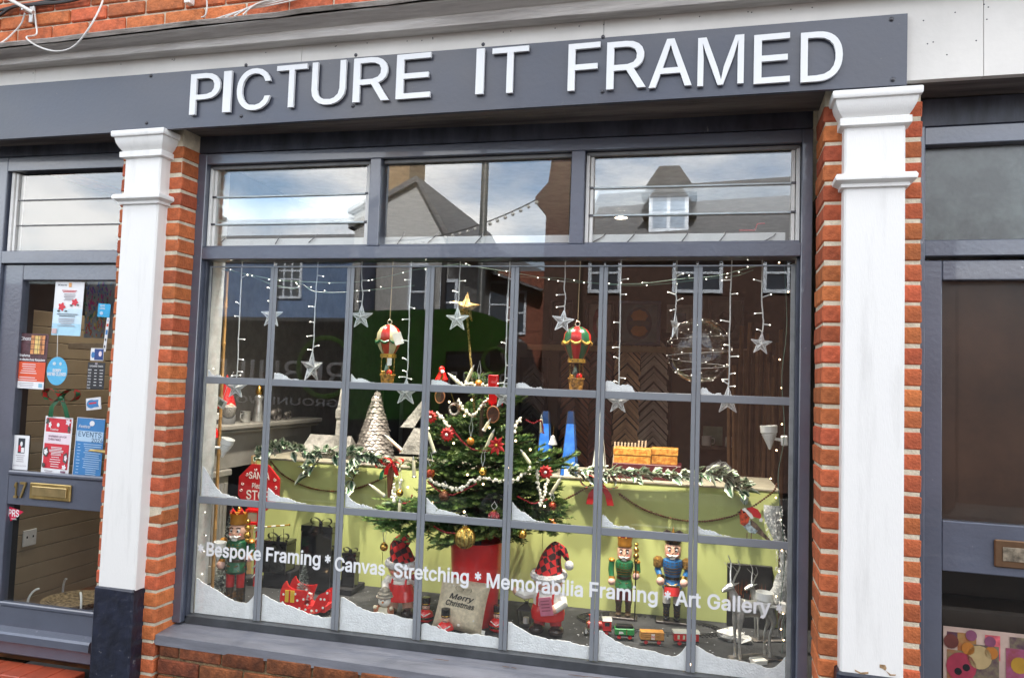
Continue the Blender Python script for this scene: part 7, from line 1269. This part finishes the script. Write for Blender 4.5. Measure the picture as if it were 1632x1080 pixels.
# silver reindeer
def reindeer(label, px, py, pyt, rz, sc_=1.):
    t, H = unit('reindeer', label, 'reindeer', px, py, pyt, rz, 'silver reindeer statues'); s = H
    P = lambda *a: [(x*s, y*s, z*s) for x, y, z in a]
    g = G(); g.box(-.30*s, .30*s, -.11*s, .11*s, 0, .035*s, .006); part(t, 'base', g, silverp)
    bm = G(); bm.tube(smoothpts(P((.27, 0, .60), (.22, 0, .63), (.05, 0, .615), (-.12, 0, .63), (-.21, 0, .66), (-.26, 0, .74), (-.30, 0, .84), (-.33, 0, .90)), 3), [v*s for v in (.03, .06, .09, .105, .108, .105, .10, .10, .10, .105, .11, .11, .105, .095, .082, .07, .06, .052, .046, .042, .04, .036)], 12); part(t, 'body', bm, silver, ang=80)
    g = G(); g.tube(P((-.31, 0, .90), (-.36, 0, .89), (-.44, 0, .85)), [.05*s, .045*s, .022*s], 9); hd = part(t, 'head', g, silver)
    for sy in (-1, 1):
        part(hd, 'ear', G().tube(P((-.30, sy*.03, .93), (-.26, sy*.09, .97)), [.018*s, .003*s], 5), silver)
        part(hd, 'antler', G().tube(smoothpts(P((-.31, sy*.02, .94), (-.29, sy*.06, 1.05), (-.26, sy*.10, 1.16), (-.30, sy*.11, 1.26)), 3), [v*s for v in (.012, .012, .011, .011, .01, .009, .008, .007, .006, .004)], 5), silver); part(hd, 'antler', G().tube(P((-.28, sy*.08, 1.1), (-.36, sy*.10, 1.18)), [.008*s, .003*s], 4), silver)
    part(t, 'tail', G().tube(P((.27, 0, .63), (.33, 0, .60)), [.03*s, .008*s], 6), silver)
    for x, dx in ((-.2, -.02), (.2, .03)):
        for sy in (-1, 1): part(t, 'leg', G().tube(smoothpts(P((x, sy*.055, .60), (x+dx+(.03 if x > 0 else 0), sy*.055, .45), (x+dx-(.025 if x > 0 else 0), sy*.055, .28), (x+dx*.5, sy*.055, .035)), 3), [v*s for v in (.055, .05, .042, .034, .026, .02, .017, .016, .018, .024)], 7), silver)
    return t
reindeer('silver reindeer nearest the glass at the right end of the display', 1199, 1050, 920, .5); reindeer('silver reindeer standing behind the nearest reindeer, closer to the jamb', 1225, 1020, 925, .35)
snowrock = M('white fleece', (.70, .70, .67), .9, var=.15, sc=14, bump=1, bsc=50)
for px, py, r, l in ((1163, 1019, .05, 'large white crumpled snow lump left of the silver reindeer'), (1184, 1024, .036, 'smaller white crumpled snow lump close behind the reindeer legs')):
    p = base(px, py); g = G(); g.ball((0, 0, r*.45), r, 9, (1.3, .8, .62)); g.jit(.010); solo('snow_lump', g, snowrock, l, 'fake snow', p, smooth=False)
p = base(1208, 1056); g = G(); g.box(-.035, .03, -.03, .02, 0, .022, .003); solo('white_block', g, wht, 'small white folded card lying at the feet of the nearest reindeer', 'card', p, .5)
p = base(1247, 1052); t = thing('wooden_star', 'small brown wooden star lying on the platform by the jamb', 'ornament', p); g = G(); star(g, .03, .013, .006); part(t, 'star', g, wood, rot=(radians(70), 0, 0), smooth=False)
# white feathered drape at the right
A = at(1243, 805, .55); B = at(1238, 955, .55); t = thing('fleece_drape', 'shaggy white fleece strip hanging down beside the right end of the board', 'drape', B); d = A-B; g = G(); n = 16
for i in range(n+1):
    s = i/n; c = d*s+V((.03*sin(s*5), 0, 0)); wd = .030+.014*sin(s*7+1); 
    for j in range(5): g.v.append((c.x+(j/2-1)*wd+U(-.006, .006), c.y-.02*(1-(j/2-1)**2)+U(-.006, .006), c.z))
for i in range(n):
    for j in range(4): g.f.append((i*5+j, i*5+j+1, (i+1)*5+j+1, (i+1)*5+j)); g.m.append(0)
part(t, 'fleece', g, snowrock, ang=90); g = G()
for k in range(500): s = R.random(); c = d*s+V((.03*sin(s*5)+U(-.04, .04), -.018+U(-.01, .006), 0)); e = c+V((U(-.014, .014), U(-.014, .004), U(-.03, .006))); w_ = V((.0016, 0, 0)); g.v += [tuple(c-w_), tuple(c+w_), tuple(e)]; m_ = len(g.v); g.f.append((m_-3, m_-2, m_-1)); g.m.append(0)
stuff(t, 'hairs', g, fur, smooth=False)
# robin cut-out stuck inside the glass
o0 = at(1197, 838, .075); t = thing('robin_sticker', 'painted robin in a Santa hat stuck inside the right hand pane', 'sticker', o0); Q = lambda pts: [((at(x, y, .075)-o0).x, (at(x, y, .075)-o0).z) for x, y in pts]
def rb(name, pts, m, dy): g = G(); g.prism(Q(pts), dy-.001, dy); part(t, name, g, m, smooth=False)
rb('tail', [(1202, 838), (1214, 845), (1229, 861), (1225, 862), (1208, 850), (1196, 846)], M('robin brown', (.22, .14, .09), .6, var=.4, sc=80), 0)
rb('belly', [(1180, 832), (1186, 840), (1194, 848), (1203, 850), (1208, 845), (1202, 836), (1194, 828), (1184, 826)], M('robin pale', (.55, .66, .66), .6, var=.4, sc=70), -.0012); rb('breast', [(1178, 818), (1182, 812), (1189, 812), (1195, 820), (1193, 832), (1186, 838), (1180, 834)], M('robin red', (.62, .07, .01), .6, var=.5, sc=60), -.0024)
rb('head', [(1178, 818), (1180, 811), (1188, 809), (1196, 816), (1196, 824), (1188, 824)], M('robin red', 0), -.0036); rb('beak', [(1174, 815), (1180, 813), (1180, 817)], eyem, -.0036); rb('eye', [(1184, 814), (1187, 814), (1187, 817), (1184, 817)], eyem, -.0048); rb('wing', [(1196, 826), (1206, 834), (1216, 846), (1206, 844), (1196, 836)], M('robin brown', 0), -.0036)
rb('hat', [(1190, 809), (1199, 807), (1208, 811), (1213, 820), (1212, 826), (1205, 824), (1200, 822), (1198, 818)], redm, -.0048); rb('hat_trim', [(1182, 811), (1187, 808), (1199, 820), (1201, 825), (1197, 826), (1188, 815)], wht, -.006); rb('bobble', [(1210, 826), (1213, 824), (1216, 827), (1214, 831), (1210, 830)], wht, -.006)
for x in (1190, 1197): rb('leg', [(x, 848), (x+1.5, 848), (x+1, 858), (x+4, 860), (x-5, 860), (x-.5, 857)], M('robin leg', (.2, .12, .06), .6), -.0012)
# ================================================================ posters and stickers on the numbered door
PY = DY+.0215
def poster(name, label, cat, x0, y0, x1, y1, base_m, items, Y=PY, ang=0, oval=False):
    A = at(x0, y1, Y); B = at(x1, y0, Y); w_, h = B.x-A.x, B.z-A.z; t = thing(name, label, cat, ((A.x+B.x)/2, Y, A.z)); t.rotation_euler = (0, radians(ang), 0); g = G()
    if oval: g.prism([(w_/2*cos(a), h/2+h/2*sin(a)) for a in [2*pi*k/28 for k in range(28)]], -.001, 0)
    else: g.box(-w_/2, w_/2, -.001, 0, 0, h)
    part(t, 'sheet', g, base_m, smooth=False); n = 0
    for it in items:
        n += 1; y = -.0014-.0003*n
        if it[0] == 'r': g = G(); g.box((it[1]-.5)*w_, (it[3]-.5)*w_, y, y+.0002, (1-it[4])*h, (1-it[2])*h); part(t, 'print', g, it[5], smooth=False)
        elif it[0] == 't': part(t, 'lettering', tmesh('lettering', it[1], it[5]*h, it[6], bold=it[7] if len(it) > 7 else .01, depth=.0003, width=it[4]*w_, slant=.25 if len(it) > 8 else 0), None, loc=((it[2]-.5)*w_, y, (1-it[3])*h), smooth=False)
        elif it[0] == 'e': g = G(); g.prism([((it[1]-.5)*w_+it[3]*w_*cos(a)*(1+(it[6] if len(it) > 6 else 0)*cos(5*a)), (1-it[2])*h+it[4]*h*sin(a)*(1+(it[6] if len(it) > 6 else 0)*cos(5*a))) for a in [2*pi*k/20 for k in range(20)]], y, y+.0002); part(t, 'print', g, it[5], smooth=False)
        elif it[0] == 'l':                  # lines of small print
            g = G(); _, xa, xb, ya, yb, nn, m_ = it[:7]
            for k in range(nn): zc_ = (1-lerp(ya, yb, k/max(nn-1, 1)))*h; e = U(.55, 1); c = (xa+xb)/2; hw = (xb-xa)/2*e; g.box((c-hw-.5)*w_, (c+hw-.5)*w_, y, y+.0002, zc_-.0016, zc_+.0016)
            part(t, 'small_print', g, m_, smooth=False)
    return t
pw = M('paper white', (.78, .78, .79), .6, var=.02); pb_ = M('paper pale blue', (.42, .68, .82), .6, var=.05); ink = M('ink', (.03, .035, .05), .6); bl = M('poster blue', (.05, .22, .50), .5, var=.05); bl2 = M('poster pale blue', (.45, .62, .78), .5, var=.03); rdp = M('poster red', (.62, .03, .05), .5, var=.06); pkp = M('poster pink white', (.80, .68, .74), .5, var=.03); org = M('poster orange red', (.70, .09, .03), .5, var=.06); gryp = M('poster dark leaf', (.10, .11, .10), .6, var=.5, sc=40); wh = pw
poster('poster', 'white and pale blue notice with two red roses near the top of the door', 'poster', 82, 449, 134, 534, pw, [('r', 0, .5, 1, .78, M('paper blue tint', (.60, .76, .85), .6, var=.03)), ('r', 0, .78, 1, 1, pb_), ('t', 'Kent', .25, .08, .3, .03, ink), ('r', .47, .02, .57, .1, M('logo orange', (.8, .4, .15), .5)), ('l', .12, .9, .165, .19, 2, rdp), ('l', .3, .75, .23, .34, 5, M('faded ink', (.4, .36, .4), .6)), ('e', .29, .47, .11, .07, rdp, .25), ('e', .73, .38, .1, .06, rdp, .25), ('e', .2, .55, .05, .02, gryp), ('e', .45, .55, .05, .015, gryp), ('e', .62, .44, .05, .015, gryp), ('e', .85, .43, .04, .015, gryp), ('l', .12, .9, .605, .64, 2, ink), ('l', .2, .8, .69, .82, 5, M('faded ink', 0)), ('r', .03, .88, .2, .97, M('logo pink', (.7, .5, .5), .5))], ang=1)
poster('poster', 'choral concert poster with an orange window and red text block', 'poster', 25, 532, 77, 618, M('poster maroon', (.12, .05, .06), .5, var=.3, sc=30), [('t', 'Choral', .24, .125, .42, .06, wh, .02), ('r', .4, .02, .9, .38, M('flame orange', (.8, .33, .12), .5, var=.35, sc=20)), ('r', .55, .04, .72, .36, M('flame yellow', (.85, .6, .2), .5))]+[('r', x, .02, x+.012, .38, ink) for x in (.4, .53, .66, .78, .9)]+[('r', .4, z, .92, z+.008, ink) for z in (.02, .1, .19, .28, .37)]+[('t', 'Brahms', .24, .425, .4, .045, wh, .03), ('t', 'Ein deutsches Requiem', .5, .495, .94, .042, wh, .03), ('r', .0, .515, 1, .87, org), ('l', .06, .8, .56, .72, 5, wh), ('l', .04, .75, .8, .84, 2, wh), ('r', 0, .87, 1, 1, pw), ('l', .05, .75, .9, .965, 3, M('faded ink', 0)), ('r', .82, .9, .95, .97, M('qr grey', (.25, .5, .65), .5))], ang=1)
t = poster('closed_sign', 'oval blue hanging sign reading SORRY WE ARE CLOSED', 'sign', 73, 569, 109, 613, M('sign sea blue', (.05, .30, .55), .5, var=.5, sc=30, col2=(.13, .48, .68), aniso=(.6, 1, 5)), [('t', 'SORRY', .5, .53, .42, .1, wh, .05), ('t', "WE'RE CLOSED", .5, .66, .92, .1, wh, .05), ('e', .36, .24, .08, .06, M('logo pale', (.6, .75, .8), .5)), ('e', .66, .24, .06, .06, M('logo pale', 0))], oval=True)
g = G(); A = at(91, 569, PY)-V(t.location); B = at(92, 534, PY)-V(t.location); g.tube([A, B], .0018, 5); part(t, 'string', g, wht)
poster('poster', 'red Christmas poster with a pale band reading WARMING UP FOR CHRISTMAS', 'poster', 65, 665, 115, 754, pw, [('r', .05, .03, .95, .27, rdp), ('r', .05, .29, .95, .46, pkp), ('r', .05, .47, .95, .90, rdp), ('t', 'WARMING UP FOR', .5, .36, .66, .035, M('poster purple ink', (.22, .10, .16), .5)), ('t', 'CHRISTMAS', .4, .415, .46, .038, M('poster purple ink', 0)), ('e', .1, .09, .06, .05, gryp, .3), ('e', .2, .15, .05, .05, wh, .3), ('e', .85, .08, .08, .05, pkp, .3), ('e', .9, .2, .05, .06, gryp, .3), ('e', .5, .14, .05, .035, wh), ('t', 'Festive', .37, .24, .3, .035, wh, .01, 1), ('l', .25, .78, .53, .66, 6, wh), ('l', .25, .75, .7, .86, 5, wh), ('e', .14, .62, .1, .08, gryp, .12), ('e', .14, .62, .06, .05, wh, .2), ('e', .87, .70, .08, .09, gryp, .15), ('e', .88, .7, .05, .05, pkp, .2), ('e', .1, .85, .06, .04, gryp, .2), ('e', .85, .86, .07, .04, wh, .3), ('l', .1, .5, .94, .97, 2, M('faded ink', 0)), ('r', .74, .925, .92, .955, M('poster purple ink', 0))], ang=1.5)
poster('poster', 'blue poster headed EVENTS 2024 half hidden by the pilaster', 'poster', 116, 667, 166, 757, bl, [('r', .02, .225, .98, .41, bl2), ('t', 'EVENTS', .5, .325, .86, .085, M('poster navy ink', (.03, .10, .22), .5), .015), ('t', '2024', .78, .41, .42, .07, M('poster navy ink', 0), .012), ('e', .55, .09, .09, .045, wh), ('t', 'Festival', .28, .175, .42, .05, wh, .01, 1), ('l', .3, .98, .45, .96, 15, bl2), ('l', .08, .22, .46, .95, 10, bl2), ('r', 0, 0, 1, .008, wh), ('r', 0, .99, 1, 1, wh), ('r', 0, 0, .015, 1, wh)], ang=1.5)
poster('framed_notice', 'small black framed white notice in the bottom corner of the upper door glass', 'notice', 18, 693, 49, 748, eyem, [('r', .04, .02, .96, .98, pw), ('r', .32, .1, .72, .52, ink), ('r', .36, .3, .5, .48, rdp), ('e', .52, .26, .07, .07, wh), ('r', .52, .36, .7, .5, wh), ('l', .2, .8, .58, .75, 4, M('faded ink', 0)), ('t', 'SPRING SEASON', .5, .88, .76, .025, M('faded ink', 0))])
poster('opening_hours', 'dark opening hours sticker on the right of the door glass', 'sticker', 138, 578, 168, 619, M('hours black', (.03, .03, .035), .5), [('r', .42, .0, .56, .08, M('faded ink', 0)), ('t', 'OPENING TIMES', .5, .17, .8, .06, wh), ]+[('t', d, .14, .31+i*.115, .2, .055, wh) for i, d in enumerate(('MON', 'TUE', 'WED', 'THU', 'FRI', 'SAT', 'SUN'))]+[('l', .4, .6, .29, .86, 6, wh), ('l', .72, .95, .29, .86, 6, wh)])
poster('sticker', 'square bright blue sticker overlapping the colourful canvas', 'sticker', 155, 484, 176, 505, M('sticker blue', (.03, .42, .75), .4), [('t', 'LOVE', .35, .22, .35, .12, wh, .04), ('t', 'LOCAL', .38, .42, .45, .12, wh, .04), ('e', .33, .72, .14, .13, bl2)], ang=3)
poster('sticker', 'white and navy badge sticker beside the hanging oval sign', 'sticker', 144, 555, 166, 574, pw, [('r', .3, .05, .98, .95, M('badge navy', (.03, .07, .25), .4)), ('e', .2, .55, .13, .25, bl), ('e', .75, .45, .12, .22, pkp)])
poster('sticker', 'tall white strip of stickers close to the pilaster', 'sticker', 164, 506, 172, 560, pw, [('r', .2, .18, .9, .26, org), ('r', .2, .36, .9, .5, bl), ('e', .5, .08, .3, .04, bl2), ('e', .5, .65, .25, .04, gryp), ('e', .5, .85, .2, .04, gryp)], ang=4)
t = poster('megaphone_sticker', 'blue megaphone shaped sticker beside the tartan bow', 'sticker', 138, 634, 163, 652, M('sticker clear white', (.75, .77, .8), .4), [('e', .35, .5, .3, .36, bl), ('r', .4, .2, .85, .8, bl), ('e', .9, .5, .08, .3, wh), ('r', .2, .38, .7, .5, rdp)], ang=-8)
bow('bow', 'tartan bow with long ends tied across the door glass', at(94, 634, DY-.0)+V((0, .012, 0)), .058, [tartan, greend], 'bow', True, .04)
g = G(); Q3 = [at(x, y, PY-.002) for x, y in ((11, 805), (38, 815), (17, 830))]; o0 = Q3[0]; g.prism([((q-o0).x, (q-o0).z) for q in Q3], -.001, 0); t = solo('sticker', g, M('sticker crimson', (.62, .01, .06), .4), 'crimson triangular PRS sticker in the lower door glass', 'sticker', o0, smooth=False)
part(t, 'lettering', tmesh('lettering', 'PRS', .034, wh, bold=.03, depth=.0003, width=.07, cx=False), None, loc=(.012, -.0016, -.052), smooth=False); part(t, 'lettering', tmesh('lettering', 'music', .009, wh, bold=.01, depth=.0003, cx=False), None, loc=(.034, -.0016, -.068), smooth=False)
# canvas and fittings inside the lobby
A = at(133, 538, .35); B = at(190, 447, .35); w2 = (B.x-A.x)/2; h = B.z-A.z; t = thing('canvas', 'colourful flower painting on an easel shelf behind the door glass', 'canvas', ((A.x+B.x)/2, .35, A.z)); g = G(); g.box(-w2, w2, 0, .02, 0, h); part(t, 'stretcher', g, M('paint ground', (.10, .12, .16), .6, var=.9, sc=14, col2=(.3, .3, .28)), smooth=False)
pc = [(.05, .10, .35), (.02, .16, .09), (.55, .04, .20), (.5, .25, .05), (.25, .06, .3), (.45, .08, .02), (.55, .42, .12), (.12, .25, .4)]
for k in range(150):
    x = U(-.95, .55)*w2; v = R.random(); c = R.choice((0, 7, 4) if v > .78 else (2, 2, 0, 1, 4) if v > .5 else (1, 1, 3, 6) if v > .3 else (5, 3, 6, 2)); g = G(); l_ = U(.006, .03); g.prism([(0, 0), (.006, .001), (.004, l_), (-.003, l_*.8)], -.001, 0); part(t, 'paint_stroke', g, M('stroke %d' % c, pc[c], .5), loc=(x, -.001-.00004*k, v*h*.94), rot=(0, U(-.6, .6), 0), smooth=False)
g = G(); A = at(118, 546, .36); g.box(-.02, .4, -.02, .14, -.035, 0, .003); solo('shelf', g, M('pale shelf', (.40, .28, .17), .6), 'pale timber shelf under the colourful canvas', 'shelf', (A.x, .36, A.z-.0005))
g = G(); g.box(0, .008, -.045, .045, -.045, .045, .003); p = atx(46, 856, -1.2995); t = solo('wall_socket', g, wplast, 'white wall socket on the beige boarded wall', 'socket', (p.x+.0005, p.y, p.z))
for y in (-.02, .02): g = G(); g.box(.0081, .009, -.004, .004, -.006, .006); part(t, 'slot', g, eyem, loc=(0, y, .005))
p = atz(118, 972, .36); t = thing('basket_stand', 'round wicker tray in a white wire stand on the lobby floor', 'basket', (p.x, p.y, .341)); g = G(); g.lathe([(.13, .05), (.16, .07), (.165, .085), (.15, .085), (.12, .065), (.001, .06)], 20); part(t, 'tray', g, M('wicker', (.42, .30, .16), .7, var=.4, sc=50, bump=.8))
for a in (2.6, 3.9, .6, 5.6): g = G(); g.tube([(.17*cos(a)+.05*sin(u)*cos(a), .17*sin(a)+.05*sin(u)*sin(a), .08-.075*cos(u)) for u in [pi*v/10 for v in range(11)]], .006, 6); part(t, 'wire_loop', g, wplast)
# poster in the neighbour's door
a = fac(1503, 996, .222); t = thing('photo_poster', 'pale poster of Christmas baubles and mask photographs in the brown glazed door', 'poster', front=True); a0 = a; g = G(); g.box(a0[0], a0[0]+.45, .219, .2205, a0[1]-.6, a0[1]); part(t, 'sheet', g, M('poster cream pink', (.40, .29, .24), .6), smooth=False)
col = [(.05, .01, .02), (.18, .05, .012), (.14, .02, .03), (.04, .015, .03), (.2, .11, .03), (.5, .08, .1), (.12, .10, .05), (.2, .05, .12)]
def pf(x0, y0, x1, y1, c, y): A = fac(x0, y1, .219); B = fac(x1, y0, .219); g = G(); g.box(A[0], B[0], y, y+.0002, A[1], B[1]); part(t, 'photo', g, M('photo %d' % c, col[c], .5, var=.7, sc=30, col2=tuple(v*1.2+.01 for v in col[(c+3) % 8])), smooth=False)
for i, q in enumerate(((1509, 1007, 1527, 1026, 0), (1526, 1010, 1556, 1042, 1), (1570, 1013, 1594, 1050, 2), (1509, 1038, 1550, 1084, 6), (1548, 1030, 1592, 1084, 3), (1609, 1017, 1640, 1036, 3), (1603, 1036, 1645, 1084, 7))): pf(*q, .2186-.0003*i)
for px, py, r, m in ((1532, 1062, 16, M('bauble pink', (.26, .025, .05), .4)), (1561, 1047, 13, M('bauble cream', (.34, .25, .12), .4)), (1543, 1033, 7, M('bauble amber', (.36, .13, .02), .4)), (1580, 1040, 7, M('bauble amber', 0)), (1625, 1060, 9, M('bauble yellow', (.34, .19, .02), .4)), (1516, 1021, 8, M('bauble rust', (.10, .025, .02), .4)), (1527, 1069, 4, eyem), (1540, 1063, 4, eyem), (1548, 1012, 6, M('bauble mauve', (.17, .05, .10), .4)), (1578, 1022, 6, M('bauble mauve', 0))):
    q = fac(px, py, .216); k_ = r/330; g = G(); g.prism([(q[0]+k_*cos(a), q[1]+k_*1.05*sin(a)) for a in [2*pi*v/16 for v in range(16)]], .2158-.0002*(m is eyem), .2160-.0002*(m is eyem)); part(t, 'photo_detail', g, m, smooth=False)
g = G(); nbz = Z(1502, 975); g.box(uL, uR, .29, .5, .1, nbz, .01); g.box(3.1, 4.0, .52, .55, 0, 2.19); solo('counter', g, M('counter dark', (.03, .02, .015), .4), 'dark counter edge behind the lower glass of the brown door', 'counter', front=True)
